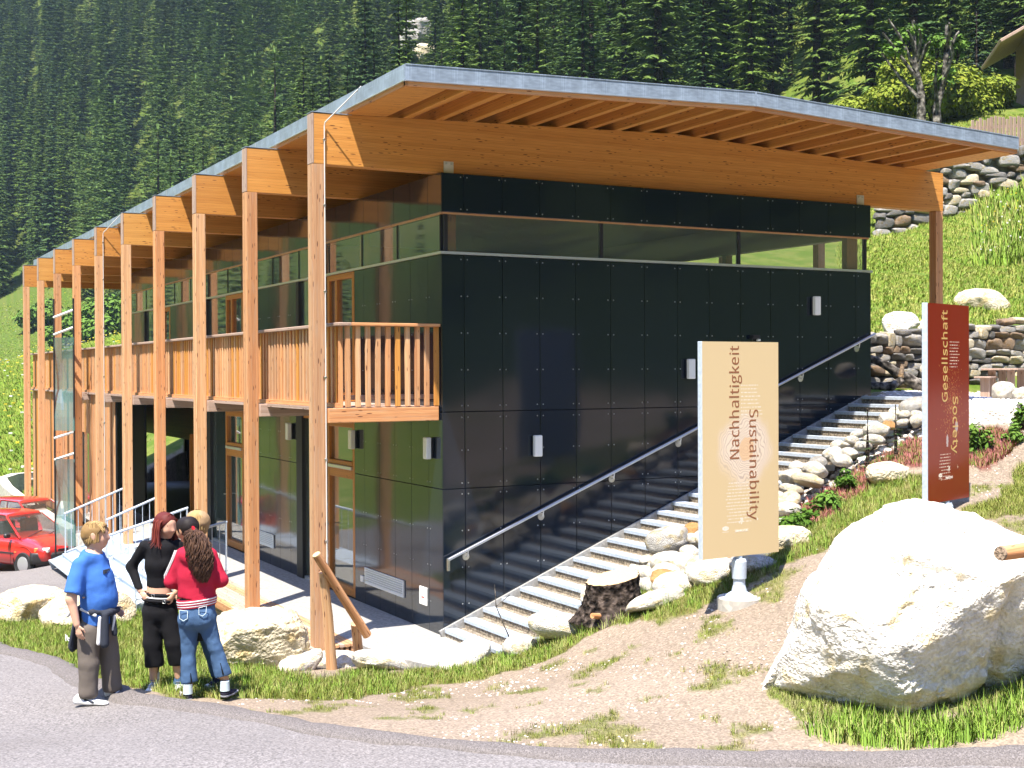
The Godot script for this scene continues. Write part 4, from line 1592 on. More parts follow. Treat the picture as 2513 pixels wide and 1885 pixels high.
func board_sign(label: String, called: String, a: Vector3, b: Vector3, h: float, pic: int, words: Array, foot_drop: float) -> void:
	var right := Vector3(b.x - a.x, 0, b.z - a.z)
	var w := right.length()
	right = right.normalized()
	var front := right.cross(Vector3.UP)          # toward the reader
	var bas := Basis(right, Vector3.UP, front)
	var S := thing(called, label, "sign", Vector3((a.x + b.x) / 2, a.y, (a.z + b.z) / 2))
	S.basis = bas
	var m := Mb.new()
	m.box(Vector3(0, h / 2, -0.035), Vector3(w, h, 0.066), Basis(), 0, 0.004)
	put("case", m, M.galvanised, S)
	m = Mb.new()
	m.vert(Vector3(-w / 2 + 0.002, 0, 0.001), Vector3.BACK, Vector2(0, 1))
	m.vert(Vector3(-w / 2 + 0.002, h, 0.001), Vector3.BACK, Vector2(0, 0))
	m.vert(Vector3(w / 2, h, 0.001), Vector3.BACK, Vector2(1, 0))
	m.vert(Vector3(w / 2, 0, 0.001), Vector3.BACK, Vector2(1, 1))
	m.ix = PackedInt32Array([0, 1, 2, 0, 2, 3])
	var pm := mat("print%d" % pic, Color(1, 1, 1) if pic else Color(0.86, 0.86, 0.86), 0.55 if pic == 0 else 0.2, 0.0, 0.5)
	pm.albedo_texture = tex(print_picture(pic))
	put("printed_face", m, pm, S)
	var font := SystemFont.new()
	font.font_names = PackedStringArray(["Droid Sans"])
	for q in words:
		var t := TextMesh.new()
		t.text = q[0]
		t.font = font
		t.font_size = 64
		t.pixel_size = q[3] / 64.0
		t.depth = 0.002
		t.horizontal_alignment = HORIZONTAL_ALIGNMENT_CENTER
		t.vertical_alignment = VERTICAL_ALIGNMENT_CENTER
		var o := put("lettering", t, q[5], S)
		o.position = Vector3(q[1] * w, q[2] * h, 0.0015)
		o.rotation.z = q[4]
		if q.size() > 6:
			o.scale = Vector3(q[6], 1, 1)
	# clamp, post and round foot
	m = Mb.new()
	m.lathe([Vector2(0.0, -0.24), Vector2(0.075, -0.235), Vector2(0.078, -0.06), Vector2(0.066, -0.035), Vector2(0.035, -0.03), Vector2(0.035, 0.01)], 20, Vector3(0, 0, -0.035))
	put("clamp", m, M.galvanised, S)
	m = Mb.new()
	m.lathe([Vector2(0.062, -foot_drop + 0.16), Vector2(0.062, -0.2)], 20, Vector3(0, 0, -0.035))
	m.lathe([Vector2(0.15, -foot_drop + 0.055), Vector2(0.14, -foot_drop + 0.075), Vector2(0.08, -foot_drop + 0.11), Vector2(0.063, -foot_drop + 0.18)], 20, Vector3(0, 0, -0.035))
	put("post", m, M.galvanised, S)
	m = Mb.new()
	m.lathe([Vector2(0.225, -foot_drop - 0.12), Vector2(0.228, -foot_drop + 0.045), Vector2(0.215, -foot_drop + 0.058), Vector2(0.0, -foot_drop + 0.06)], 28, Vector3(0, 0, -0.035))
	put("foot", m, M.white_concrete, S)

func signs() -> void:
	var brown := mat("sign_brown", lin(0.23, 0.085, 0.035), 0.6)
	var gold := mat("sign_gold", lin(0.62, 0.42, 0.14), 0.5)
	var white := mat("sign_ink", lin(0.8, 0.76, 0.7), 0.6)
	board_sign("cream upright information board with brown lettering and tree ring print on a steel post", "information_board", Vector3(0.828, 1.459, 4.333), Vector3(1.882, 1.459, 4.245), 2.198, 0, [
		["Nachhaltigkeit", -0.085, 0.715, 0.178, PI / 2, brown, 1.03], ["Sustainability", 0.165, 0.425, 0.175, -PI / 2, brown, 1.10],
		["SWAROVSKI", -0.0, 0.118, 0.035, 0.0, white]], 0.48)
	board_sign("dark red upright information board with gold lettering on a steel post", "information_board", Vector3(3.619, 1.90, 4.649), Vector3(4.62, 1.90, 4.315), 2.19, 1, [
		["Gesellschaft", -0.10, 0.735, 0.190, PI / 2, gold, 1.0], ["Society", 0.155, 0.385, 0.19, -PI / 2, gold, 1.08],
		["SWAROVSKI", 0.0, 0.118, 0.035, 0.0, white]], 0.20)

# ---------------------------------------------------------------- stones, stump, fence by the walkway
func big_boulder() -> void:
	var sil := [Vector2(-1.27, -0.74), Vector2(-1.09, -0.42), Vector2(-0.97, -0.16), Vector2(-0.93, 0.12), Vector2(-0.74, 0.41), Vector2(-0.49, 0.70), Vector2(-0.2, 0.84), Vector2(0.03, 0.87), Vector2(0.25, 0.84), Vector2(0.49, 0.755), Vector2(0.73, 0.64), Vector2(0.93, 0.575), Vector2(1.5, 0.28), Vector2(1.75, -0.25), Vector2(1.5, -0.72), Vector2(0.3, -0.86), Vector2(-0.7, -0.86)]
	var q := noise(61, 1.0, 5)
	var rid := noise(62, 1.0, 4)
	rid.fractal_type = FastNoiseLite.FRACTAL_RIDGED
	var b := icosphere(6)
	var m := Mb.new()
	m.ix = b[1]
	for d in b[0]:
		var dd: Vector3 = d
		var fl := Vector2(dd.x, dd.y)
		var R := 1.0
		var ph := fl.normalized() if fl.length() > 0.0001 else Vector2.RIGHT
		for k in sil.size():
			var hit = Geometry2D.segment_intersects_segment(Vector2.ZERO, ph * 4.0, sil[k], sil[(k + 1) % sil.size()])
			if hit != null:
				R = hit.length()
				break
		var sn := fl.length()
		# squarish depth profile: broad front face, rounded shoulders
		var e := 0.62
		var rx := pow(sn, e)
		var rz := signf(dd.z) * pow(absf(dd.z), 0.75) * 0.95
		var p := Vector3(ph.x * R * rx, ph.y * R * rx, rz)
		# the front leans back toward the top, a lower flank turns away to the right
		if p.z > 0.0:
			p.z -= 0.34 * maxf(0.0, p.y + 0.1) * smoothstep(0.0, 0.5, p.z)
			var f := Vector3(0.55, -0.42, 0.72).normalized()
			var over := p.dot(f) - 0.66
			if over > 0.0:
				p -= f * over * 0.85
			var f2 := Vector3(-0.35, 0.55, 0.75).normalized()
			over = p.dot(f2) - 0.74
			if over > 0.0:
				p -= f2 * over * 0.6
			var f3 := Vector3(-0.62, -0.35, 0.70).normalized()
			over = p.dot(f3) - 0.86
			if over > 0.0:
				p -= f3 * over * 0.7
		var w := p + Vector3(q.get_noise_3dv(p * 1.3), q.get_noise_3dv(p * 1.3 + Vector3(9, 0, 0)), q.get_noise_3dv(p * 1.3 + Vector3(0, 9, 0))) * 0.25
		var strata := rid.get_noise_3dv(Vector3(w.x * 0.9 + w.y * 0.5, w.y * 2.2 - w.x * 0.6, w.z * 0.9))
		var disp := q.get_noise_3dv(p * 0.8) * 0.05 + (strata - 0.4) * 0.028 + q.get_noise_3dv(p * 3.2) * 0.018 + q.get_noise_3dv(p * 14.0) * 0.007
		# a break running down the right flank
		var crack := absf(p.x - 0.62 - 0.16 * p.y - 0.06 * q.get_noise_2d(p.y * 4.0, 3.0))
		disp -= 0.09 * smoothstep(0.11, 0.0, crack) * smoothstep(0.45, 0.1, p.y)
		disp -= 0.07 * smoothstep(0.05, 0.0, absf(p.y - 0.42 + 0.25 * p.x + 0.08 * q.get_noise_2d(p.x * 3.0, 7.0))) * smoothstep(0.5, 0.2, absf(p.x + 0.05)) * smoothstep(0.2, 0.5, p.z)
		disp += 0.028 * smoothstep(0.0, 0.06, q.get_noise_3dv(w * 1.2)) - 0.014
		p += p.normalized() * disp
		m.vert(p, Vector3.UP, Vector2.ZERO)
	m.smooth()
	var o := put("boulder", m, M.rock_white)
	tag(o, "huge whitish rough boulder at the right edge of the gravel path", "boulder")
	var yaw := -0.496 + 0.0
	o.position = Vector3(1.10, 1.36, 6.93)
	o.rotation.y = yaw + 0.17 - 0.28
	var L := thing("log_rail", "round orange-brown log lying across the huge boulder with a sawn dark end", "log")
	var lm := Mb.new()
	lm.tube([Vector3(0.76, 1.99, 8.09), Vector3(1.313, 1.985, 8.017), Vector3(3.6, 1.96, 7.7)], [0.055, 0.058, 0.06], 14, false)
	put("trunk", lm, M.larch2, L)
	lm = Mb.new()
	lm.tube([Vector3(0.745, 1.991, 8.092), Vector3(0.762, 1.990, 8.09)], [0.05, 0.055], 14)
	put("sawn_end", lm, M.rock_brown, L)
	lm = Mb.new()
	lm.tube([G(3.5, -7.72, -0.3), Vector3(3.5, 1.93, 7.72)], [0.07], 12)
	put("support_post", lm, M.larch2, L)

func site_stones() -> void:
	var W := "white flat stone set at the end of the concrete walkway"
	for q in [[-2.18, -0.80, 0.62, 0.22, 0.36, "rounded white stone in the grass between the cream boulder and the log fence"], [-1.55, -0.10, 0.75, 0.16, 0.4, "flat white stone behind the foot of the log fence"], [-1.30, -1.12, 0.95, 0.20, 0.5, "long flat white stone at the near edge of the concrete walkway"], [-0.42, -1.45, 0.85, 0.22, 0.4, "flat white stone where the walkway meets the lowest step"], [-1.6, -0.72, 0.5, 0.14, 0.3, "small flat white stone between the two fence posts"], [-0.95, 0.15, 0.5, 0.14, 0.34, "small white stone tucked against the walkway edge behind the fence"]]:
		loose_stone(G(q[0], q[1], q[3] * 0.28), Vector3(q[2], q[3] * 1.3, q[4]), 0.5, M.rock_white, q[5], "white stones edging the walkway")
	# boulders on the grass strip
	var big := stone(700, Vector3(0.62, 0.36, 0.42), 0.55, 5, 0.05, 5)
	var o := put("boulder", big, M.rock_cream)
	o.position = Vector3(-2.62, 0.30, 0.45)
	o.rotation.y = -0.35
	tag(o, "squarish cream boulder in the grass behind the girl in the red jacket", "boulder")
	for q in [[-4.12, 5.98, 0.66, 0.36, 0.55, "long pale rounded boulder at the left, farther left of the pair on the verge"], [-3.42, 5.25, 0.72, 0.34, 0.5, "pale rounded boulder on the verge behind the boy in blue"]]:
		var s := put("boulder", stone(int(710 + q[0] * 7), Vector3(q[2], q[3], q[4]), 0.3, 3, 0.05, 4), M.rock_cream)
		s.position = G(q[0], q[1], 0.14)
		s.rotation.y = 0.4
		tag(s, q[5], "boulder")
	for q in [[2.75, -3.35, 0.62, 0.34, 0.42, M.rock_cream, "pale pinkish boulder in the grass right of the cream board"], [2.05, -3.62, 0.55, 0.26, 0.34, M.rock_grey, "long blue-grey pebble boulder beside the foot of the cream board"], [2.1, -3.2, 0.5, 0.3, 0.3, M.rock_brown, "brown lichened rock behind the foot of the cream board"], [4.9, -2.75, 0.55, 0.32, 0.4, M.rock_cream, "cream boulder in the grass left of the red board"]]:
		var s := put("boulder", stone(int(740 + q[0] * 9), Vector3(q[2], q[3], q[4]) * 0.5, 0.3, 2, 0.05, 4), q[5])
		s.position = G(q[0], q[1], q[3] * 0.2)
		s.rotation.y = -0.3
		tag(s, q[6], "boulder")
	# heap between the steps and the grass
	var n := 0
	var tries := 0
	var placed := []
	while n < 235 and tries < 9000:
		tries += 1
		var p := Vector2(rng.randf_range(0.4, 8.2), rng.randf_range(-3.3, -0.9))
		if not inside(p, z_rocks) or p.y > -1.52 and p.x < 7.6:
			continue
		var s := rng.randf_range(0.16, 0.34)
		if rng.randf() < 0.16:
			s = rng.randf_range(0.36, 0.55)
		var ok := true
		for q in placed:
			if p.distance_to(Vector2(q.x, q.y)) < (s + q.z) * 0.40:
				ok = false
				break
		if not ok:
			continue
		placed.append(Vector3(p.x, p.y, s))
		# the heap leans against the steps
		var lift := maxf(0.0, 0.34 - (-1.5 - p.y) * 0.3) * smoothstep(0.5, 2.5, p.x)
		var r := rng.randf()
		var m: Material = M.rock_white
		var lb := "white rounded stone in the heap beside the steps"
		var gr := "white stones heaped beside the steps"
		if r > 0.955:
			m = M.rock_orange
			lb = "rusty orange stone among the white stones beside the steps"
			gr = "orange stones heaped beside the steps"
		elif r > 0.86:
			m = M.rock_grey
			lb = "grey stone among the white stones beside the steps"
			gr = "grey stones heaped beside the steps"
		elif r > 0.78:
			m = M.rock_cream
			lb = "cream stone among the white stones beside the steps"
			gr = "cream stones heaped beside the steps"
		loose_stone(G(p.x, p.y, lift + s * 0.2), Vector3(s * rng.randf_range(1.0, 1.45), s * rng.randf_range(0.6, 0.85), s), rng.randf() * TAU, m, lb, gr)
		n += 1
	# edge row toward the grass
	for q in [[0.55, -2.1, 0.85, 0.34], [0.15, -1.75, 0.5, 0.26], [1.35, -3.15, 0.62, 0.3], [1.0, -3.25, 0.7, 0.22], [1.75, -3.3, 0.66, 0.3], [0.72, -2.45, 0.4, 0.22], [2.35, -3.35, 0.4, 0.2]]:
		loose_stone(G(q[0], q[1], q[3] * 0.3), Vector3(q[2], q[3], q[2] * 0.6), rng.randf_range(-0.4, 0.4), M.rock_white, "white stone in the front row of the heap along the grass", "white stones in the front row of the heap")

func stump() -> void:
	var S := thing("tree_stump", "sawn tree stump with rough grey-brown bark among the white stones", "stump", Vector3(0.86, H(0.86, -2.62) - 0.05, 2.62))
	var q := noise(91, 1.0, 4)
	var rings := []
	var top := []
	var sides := 56
	for k in 19:
		var t := k / 18.0
		var ring := []
		for s in sides:
			var a := TAU * s / sides
			var flare := 0.285 + 0.16 * pow(1.0 - t, 2.2) * (1.0 + 0.35 * cos(a * 3.0 + 0.6))
			var ridge := absf(sin(a * 13.0 + q.get_noise_2d(a * 2.0, t * 3.0) * 5.0)) * 0.018 + q.get_noise_3dv(Vector3(cos(a) * 5.0, t * 7.0, sin(a) * 5.0)) * 0.022
			var r := flare + ridge
			var x := cos(a) * r
			var z := sin(a) * r
			var y := t * (0.50 + 0.20 * x)
			ring.append(Vector3(x, y, z))
		rings.append(ring)
		if k == 18:
			top = ring
	var m := Mb.new()
	m.loft(rings, false)
	put("bark", m, M.bark, S)
	m = Mb.new()
	var c := m.vert(Vector3(0, 0.50, 0), Vector3.UP, Vector2.ZERO)
	for p in top:
		m.vert(Vector3(p.x * 0.985, p.y + 0.002, p.z * 0.985), Vector3.UP, Vector2(p.x, p.z))
	for k in sides:
		m.ix.append_array([c, c + 1 + k, c + 1 + (k + 1) % sides])
	m.smooth()
	put("cut_face", m, M.cut_wood, S)
	m = Mb.new()
	m.tube([Vector3(-0.28, 0.12, 0.18), Vector3(-0.42, 0.15, 0.24)], [0.035, 0.03], 10)
	put("branch_stub", m, M.larch2, S)
	var T := thing("dead_stem", "thin bent dry stem rising in front of the metal steps", "dry stem")
	m = Mb.new()
	m.tube([G(0.15, -1.65, 0.0), G(0.02, -1.6, 0.35), G(-0.06, -1.55, 0.6), G(-0.05, -1.5, 0.85)], [0.009, 0.008, 0.006, 0.005], 6)
	put("stem", m, M.dead_wood, T)
	m = Mb.new()
	m.tube([G(-0.05, -1.55, 0.6), G(0.2, -1.4, 0.66)], [0.006, 0.004], 6)
	put("twig", m, M.dead_wood, T)

func log_fence() -> void:
	var F := thing("log_fence", "short fence of two round log posts and a sloping log rail before the first column", "fence")
	var m := Mb.new()
	m.off = Vector2(0.3, 1.2)
	m.tube([G(-1.84, -0.93, -0.2), Vector3(-1.92, 0.6, 1.0), Vector3(-2.005, 1.12, 1.08)], [0.066, 0.058, 0.050], 12)
	put("post", m, M.larch0, F)
	m = Mb.new()
	m.tube([G(-1.36, -0.6, -0.2), Vector3(-1.55, 0.47, 0.90)], [0.062, 0.056], 12)
	put("post", m, M.larch3, F)
	m = Mb.new()
	m.tube([Vector3(-2.11, 1.33, 1.17), Vector3(-1.80, 0.86, 1.09), Vector3(-1.45, 0.34, 1.02)], [0.050, 0.050, 0.052], 12, false)
	put("rail", m, M.larch1, F)
	m = Mb.new()
	m.tube([Vector3(-2.117, 1.342, 1.172), Vector3(-2.109, 1.33, 1.17)], [0.047, 0.05], 12)
	put("sawn_end", m, M.cut_wood, F)

# ---------------------------------------------------------------- dry stone walls and what stands by them
func dry_wall(label: String, line: Array, sw: float, sh: float, seed_: int, mats: Array) -> void:
	var W := thing("dry_stone_wall", label, "wall")
	rng.seed = seed_
	var shapes := []
	for k in 8:
		shapes.append(stone(seed_ + k, Vector3.ONE * 0.5, 1.15, 3, 0.05, 3).mesh())
	# line: [u, v, y0, y1]
	var cum := [0.0]
	for i in range(1, line.size()):
		cum.append(cum[i - 1] + Vector2(line[i][0] - line[i - 1][0], line[i][1] - line[i - 1][1]).length())
	var L: float = cum[-1]
	var at := func(s: float) -> Array:
		var i := 0
		while i < line.size() - 2 and s > cum[i + 1]:
			i += 1
		var t: float = (s - cum[i]) / (cum[i + 1] - cum[i])
		var d := Vector2(line[i + 1][0] - line[i][0], line[i + 1][1] - line[i][1]).normalized()
		return [lerpf(line[i][0], line[i + 1][0], t), lerpf(line[i][1], line[i + 1][1], t), lerpf(line[i][2], line[i + 1][2], t), lerpf(line[i][3], line[i + 1][3], t), d]
	var hmax := 0.0
	for q in line:
		hmax = maxf(hmax, q[3] - q[2])
	var y := 0.0
	while y < hmax:
		var rh := sh * rng.randf_range(0.65, 1.35)
		var s := -rng.randf() * 0.1
		while s < L:
			var w := sw * rng.randf_range(0.5, 1.6)
			var a: Array = at.call(clampf(s + w / 2, 0, L))
			var top: float = a[3] - a[2]
			if y < top - 0.04:
				var h := rh * rng.randf_range(0.85, 1.12)
				if rng.randf() < 0.12:
					h *= 1.5
				var o := put("stone", shapes[rng.randi() % 8], mats[rng.randi() % mats.size()], W)
				var dv: Vector2 = a[4]
				var yaw := atan2(dv.y, dv.x)
				o.position = Vector3(a[0], a[2] + y + rh / 2 + rng.randf_range(-0.02, 0.02), -a[1]) + Vector3(dv.y, 0, dv.x) * 0.0
				o.rotation = Vector3(rng.randf_range(-0.1, 0.1), yaw, rng.randf_range(-0.13, 0.13))
				o.scale = Vector3(w * 1.08, h * 1.10, 0.34 * rng.randf_range(0.8, 1.2))
			s += w
		y += rh * 0.97
	var m := Mb.new()
	for i in line.size() - 1:
		var p: Array = line[i]
		var q: Array = line[i + 1]
		var d := Vector2(q[0] - p[0], q[1] - p[1]).normalized()
		var back := Vector2(-d.y, d.x)
		var a0 := Vector3(p[0] + back.x * 0.06, p[2] - 0.4, -(p[1] + back.y * 0.06))
		var b0 := Vector3(q[0] + back.x * 0.06, q[2] - 0.4, -(q[1] + back.y * 0.06))
		var a1 := Vector3(a0.x, p[3] - 0.08, a0.z)
		var b1 := Vector3(b0.x, q[3] - 0.08, b0.z)
		var bk := Vector3(back.x, 0, -back.y) * 0.5
		m.quad(a1, b1, b0, a0)
		m.quad(a1 + bk, b1 + bk, b1, a1)
	put("earth_core", m, M.rock_dark, W)

func terraces() -> void:
	var mats := [M.rock_grey, M.rock_grey, M.rock_cream, M.rock_dark, M.rock_brown, M.rock_grey]
	dry_wall("grey dry stone retaining wall behind the picnic bench", [[9.0, 2.80, 2.80, 3.90], [9.72, 2.69, 2.90, 3.95], [11.0, 2.56, 2.86, 4.10], [12.33, 2.41, 2.83, 4.22], [13.51, 2.34, 2.82, 4.30], [15.2, 2.25, 2.82, 4.38]], 0.30, 0.17, 900, mats)
	dry_wall("old weathered dry stone wall high on the meadow below the board fence", [[20.63, 13.54, 7.15, 9.2], [22.81, 13.27, 7.5, 9.7], [25.0, 13.0, 8.4, 10.2], [26.12, 12.86, 8.9, 10.2], [29.5, 12.6, 9.5, 10.8]], 0.52, 0.27, 930, [M.rock_grey, M.rock_cream, M.rock_grey, M.rock_dark, M.rock_brown])
	rng.seed = 77
	var k := 0
	for q in [[14.50, 5.24, 4.33, 0.91, 0.42, M.rock_white, "white boulder in the upper row of the bank right of the rear column"], [16.03, 5.62, 4.64, 1.25, 0.96, M.rock_cream, "large tan boulder at the right end of the bank above the stone wall"], [14.24, 4.76, 4.01, 0.73, 0.50, M.rock_white, "white tilted boulder in the middle of the bank above the wall"], [14.95, 4.87, 3.99, 0.91, 0.41, M.rock_grey, "grey wedge-shaped boulder below the large tan boulder"], [14.75, 4.54, 3.62, 0.80, 0.46, M.rock_white, "white boulder lowest in the bank, just on the stone wall"], [13.63, 4.92, 4.22, 0.47, 0.45, M.rock_cream, "cream boulder just right of the rear column"], [12.54, 4.63, 4.25, 0.80, 0.53, M.rock_white, "white leaning boulder left of the rear column"], [11.54, 4.25, 3.87, 0.85, 0.30, M.rock_white, "flat white boulder at the left end of the bank by the building corner"], [11.95, 4.15, 3.85, 0.52, 0.20, M.rock_cream, "small flat cream stone on top of the stone wall left of the red board"], [13.2, 4.3, 3.75, 0.7, 0.34, M.rock_white, "white boulder hidden partly by the top of the red board"], [15.6, 4.6, 3.6, 0.8, 0.5, M.rock_white, "white boulder at the frame edge above the bench"]]:
		var s := put("boulder", stone(960 + k, Vector3(q[3], q[4] * 1.15, q[3] * 0.8) * 0.5, 0.5, 5, 0.05, 4), q[5])
		s.position = Vector3(q[0], q[2], -q[1])
		s.rotation = Vector3(rng.randf_range(-0.15, 0.15), rng.randf_range(-0.6, 0.2), rng.randf_range(-0.2, 0.2))
		tag(s, q[6], "boulder")
		k += 1
	# drift log
	var D := thing("fallen_tree", "bleached forked fallen tree trunk lying before the stone wall at the top of the steps", "log")
	var m := Mb.new()
	m.tube([Vector3(9.3, 3.68, -2.6), Vector3(9.56, 3.59, -2.43), Vector3(9.77, 3.50, -2.32), Vector3(9.92, 3.40, -2.24), Vector3(10.05, 3.27, -2.17), Vector3(10.2, 3.19, -2.08), Vector3(10.42, 3.03, -1.96), Vector3(10.7, 2.95, -1.83)], [0.05, 0.065, 0.075, 0.08, 0.10, 0.11, 0.12, 0.12], 12)
	put("trunk", m, M.dead_wood, D)
	m = Mb.new()
	m.tube([Vector3(9.2, 3.08, -2.35), Vector3(9.64, 3.06, -2.16), Vector3(9.8, 3.08, -2.07), Vector3(10.0, 3.18, -2.05)], [0.09, 0.085, 0.08, 0.07], 12)
	put("branch", m, M.dead_wood, D)
	m = Mb.new()
	m.tube([Vector3(10.0, 3.23, -2.07), Vector3(10.02, 3.33, -2.07), Vector3(10.04, 3.46, -2.06)], [0.055, 0.045, 0.035], 10)
	put("branch", m, M.rock_brown, D)
	# table and bench
	var tb := thing("picnic_table", "plain wooden picnic table on flat plank legs before the stone wall", "table", Vector3(11.75, H(11.75, 1.3), -1.25), 0.5)
	for q in [["table_top", 0, 0.50, 0, 1.15, 0.035, 0.62], ["plank_leg", -0.42, 0.24, 0.16, 0.05, 0.48, 0.13], ["plank_leg", -0.42, 0.24, -0.16, 0.05, 0.48, 0.13], ["plank_leg", 0.42, 0.24, 0.16, 0.05, 0.48, 0.13], ["plank_leg", 0.42, 0.24, -0.16, 0.05, 0.48, 0.13]]:
		m = Mb.new()
		m.box(Vector3(q[1], q[2], q[3]), Vector3(q[4], q[5], q[6]), Basis(), 0 if q[4] > 0.2 else 1, 0.005)
		put(q[0], m, M.weathered, tb)
	var bn := thing("picnic_bench", "low wooden bench on flat plank legs left of the picnic table", "bench", Vector3(11.05, H(11.05, 1.1), -1.1), 0.5)
	for q in [["seat", 0, 0.36, 0, 0.55, 0.03, 0.28], ["plank_leg", -0.14, 0.17, 0.02, 0.05, 0.35, 0.16], ["plank_leg", 0.14, 0.17, 0.02, 0.05, 0.35, 0.16]]:
		m = Mb.new()
		m.box(Vector3(q[1], q[2], q[3]), Vector3(q[4], q[5], q[6]), Basis(), 0 if q[4] > 0.2 else 1, 0.005)
		put(q[0], m, M.weathered, bn)
	# white stones by the bench
	for q in [[9.35, -0.75, 0.42, 0.34], [9.65, -0.75, 0.36, 0.22], [9.15, -1.25, 0.3, 0.24], [9.9, -0.9, 0.26, 0.16]]:
		loose_stone(G(q[0], q[1], q[3] * 0.3), Vector3(q[2], q[3], q[2] * 0.8), 0.2, M.rock_white, "white rounded stone on the white gravel before the picnic bench", "white stones before the picnic bench")
	# board fence on the upper wall
	var F := thing("board_fence", "grey weathered upright board fence standing on the upper stone wall", "fence")
	var sh := []
	for i in 4:
		m = Mb.new()
		m.off = Vector2(i * 0.7, i * 0.3)
		m.box(Vector3(0, 0.5, 0), Vector3(0.13, 1.0, 0.03), Basis(), 1, 0.004)
		sh.append(m.mesh())
	for i in 40:
		var t := i * 0.15
		var p := Vector3(24.6 + t * 0.985, 10.08 + t * 0.105, -(13.5 - t * 0.12))
		var o := put("board", sh[rng.randi() % 4], M.weathered, F)
		o.position = p
		o.scale.y = rng.randf_range(0.98, 1.12)
		o.rotation = Vector3(0, 0.12, rng.randf_range(-0.02, 0.02))
	m = Mb.new()
	m.bar(Vector3(24.5, 10.4, -13.55), Vector3(30.5, 11.03, -12.82), 0.05, 0.09)
	m.bar(Vector3(24.5, 10.85, -13.55), Vector3(30.5, 11.48, -12.82), 0.05, 0.09)
	put("rail", m, M.weathered, F)

# ---------------------------------------------------------------- trees
# one spray of needles: a bent kite of two or four faces, lit by the side it turns to the sky
func spray(m: Mb, p: Vector3, dir: Vector3, wid: float, len_: float, nn: Vector3, sag: float) -> void:
	var side := dir.cross(Vector3.UP)
	if side.length() < 0.05:
		side = Vector3.RIGHT
	side = side.normalized() * wid
	var a := p - dir * len_ * 0.3
	var b := p + dir * len_ * 0.35 + Vector3.DOWN * sag * 0.35
	var e := p + dir * len_ + Vector3.DOWN * sag
	var k := m.v.size()
	m.vert(a, nn)
	m.vert(b + side - Vector3.UP * wid * 0.35, nn)
	m.vert(b - side - Vector3.UP * wid * 0.35, nn)
	m.vert(e, nn)
	m.vert(b, nn)
	m.face(k, k + 1, k + 4)
	m.face(k, k + 4, k + 2)
	m.face(k + 1, k + 3, k + 4)
	m.face(k + 2, k + 4, k + 3)

func conifer(seed_: int, h: float, rad: float, whorls: int, per: int, along: int, larch: bool, bare: float) -> Array:
	var rr := RandomNumberGenerator.new()
	rr.seed = seed_
	var m := Mb.new()
	var lean := Vector3(rr.randf_range(-0.01, 0.01), 1, rr.randf_range(-0.01, 0.01))
	var lop := rr.randf() * TAU
	for w in whorls:
		var t := bare + (1.0 - bare) * (w + rr.randf_range(-0.3, 0.3)) / whorls
		t = clampf(t, bare, 0.985)
		var y := t * h
		var L := rad * pow(1.0 - t, 0.72 if not larch else 0.6) * rr.randf_range(0.78, 1.12) + 0.12
		if t < bare + 0.12:
			L *= rr.randf_range(0.6, 1.0)
		var n := maxi(4, int(per * (0.55 + 0.45 * (1.0 - t))))
		var a0 := rr.randf() * TAU
		for b in n:
			var az := a0 + TAU * b / n + rr.randf_range(-0.3, 0.3)
			var l := L * rr.randf_range(0.65, 1.15) * (1.0 + 0.10 * cos(az - lop))
			if rr.randf() < (0.10 if larch else 0.04):
				continue
			var up := rr.randf_range(-0.30, 0.05) + 0.45 * t
			var d := Vector3(cos(az), up, sin(az)).normalized()
			var droop := l * (0.16 if not larch else 0.05)
			var steps := maxi(2, int(along * (0.35 + 0.65 * l / rad)))
			for s in steps:
				var f := (s + 0.6) / steps
				var p := lean * y + d * l * f + Vector3.DOWN * droop * f * f
				var out := Vector3(cos(az), 0, sin(az))
				var nn := (out * 0.7 + Vector3.UP * 0.8 + Vector3(rr.randfn(), rr.randfn(), rr.randfn()) * 0.16).normalized()
				var g := rr.randf_range(0.72, 1.25)
				m.col = Color(g * rr.randf_range(0.9, 1.15), g, g * rr.randf_range(0.8, 1.1))
				for sd in [-1.0, 1.0]:
					var yaw: float = az + sd * rr.randf_range(0.35, 1.0)
					var dd := Vector3(cos(yaw), up * 0.6 + rr.randf_range(-0.35, 0.1), sin(yaw)).normalized()
					var ln := (0.30 + 0.34 * (1.0 - f) * l / rad) * h * 0.045 * rr.randf_range(0.75, 1.3)
					spray(m, p, dd, ln * rr.randf_range(0.22, 0.34), ln * 1.12, nn, ln * (0.45 if not larch else 0.2))
	# leader
	m.col = Color(1, 1, 1)
	for k in 5:
		var az := rr.randf() * TAU
		spray(m, lean * h * 0.965, Vector3(cos(az) * 0.35, 1, sin(az) * 0.35).normalized(), h * 0.003, h * 0.028, Vector3(cos(az), 0.2, sin(az)).normalized(), 0.0)
	var t := Mb.new()
	t.tube([Vector3.DOWN * 1.0, lean * h * 0.3, lean * h * 0.7, lean * h * 0.98], [h * 0.013 + 0.05, h * 0.010 + 0.03, h * 0.005, 0.02], 7, false)
	return [m.mesh(), t.mesh()]

func tinted(called: String, c: Color, back: float) -> StandardMaterial3D:
	var m := mat(called, c, 0.8, 0.0, 0.2)
	m.vertex_color_use_as_albedo = true
	m.backlight_enabled = true
	m.backlight = Color(back, back, back * 0.5)
	return m

func at_ray(px: float, t: float) -> Vector2:
	# a place on the plan by bearing (in pixels of a 2513 px wide frame) and distance
	var a := 0.4960 + atan((px - 1256.5) / 3153.4)
	var r := t / cos(atan((px - 1256.5) / 3153.4))
	return Vector2(CAM.x + r * sin(a), CAM.y + r * cos(a))

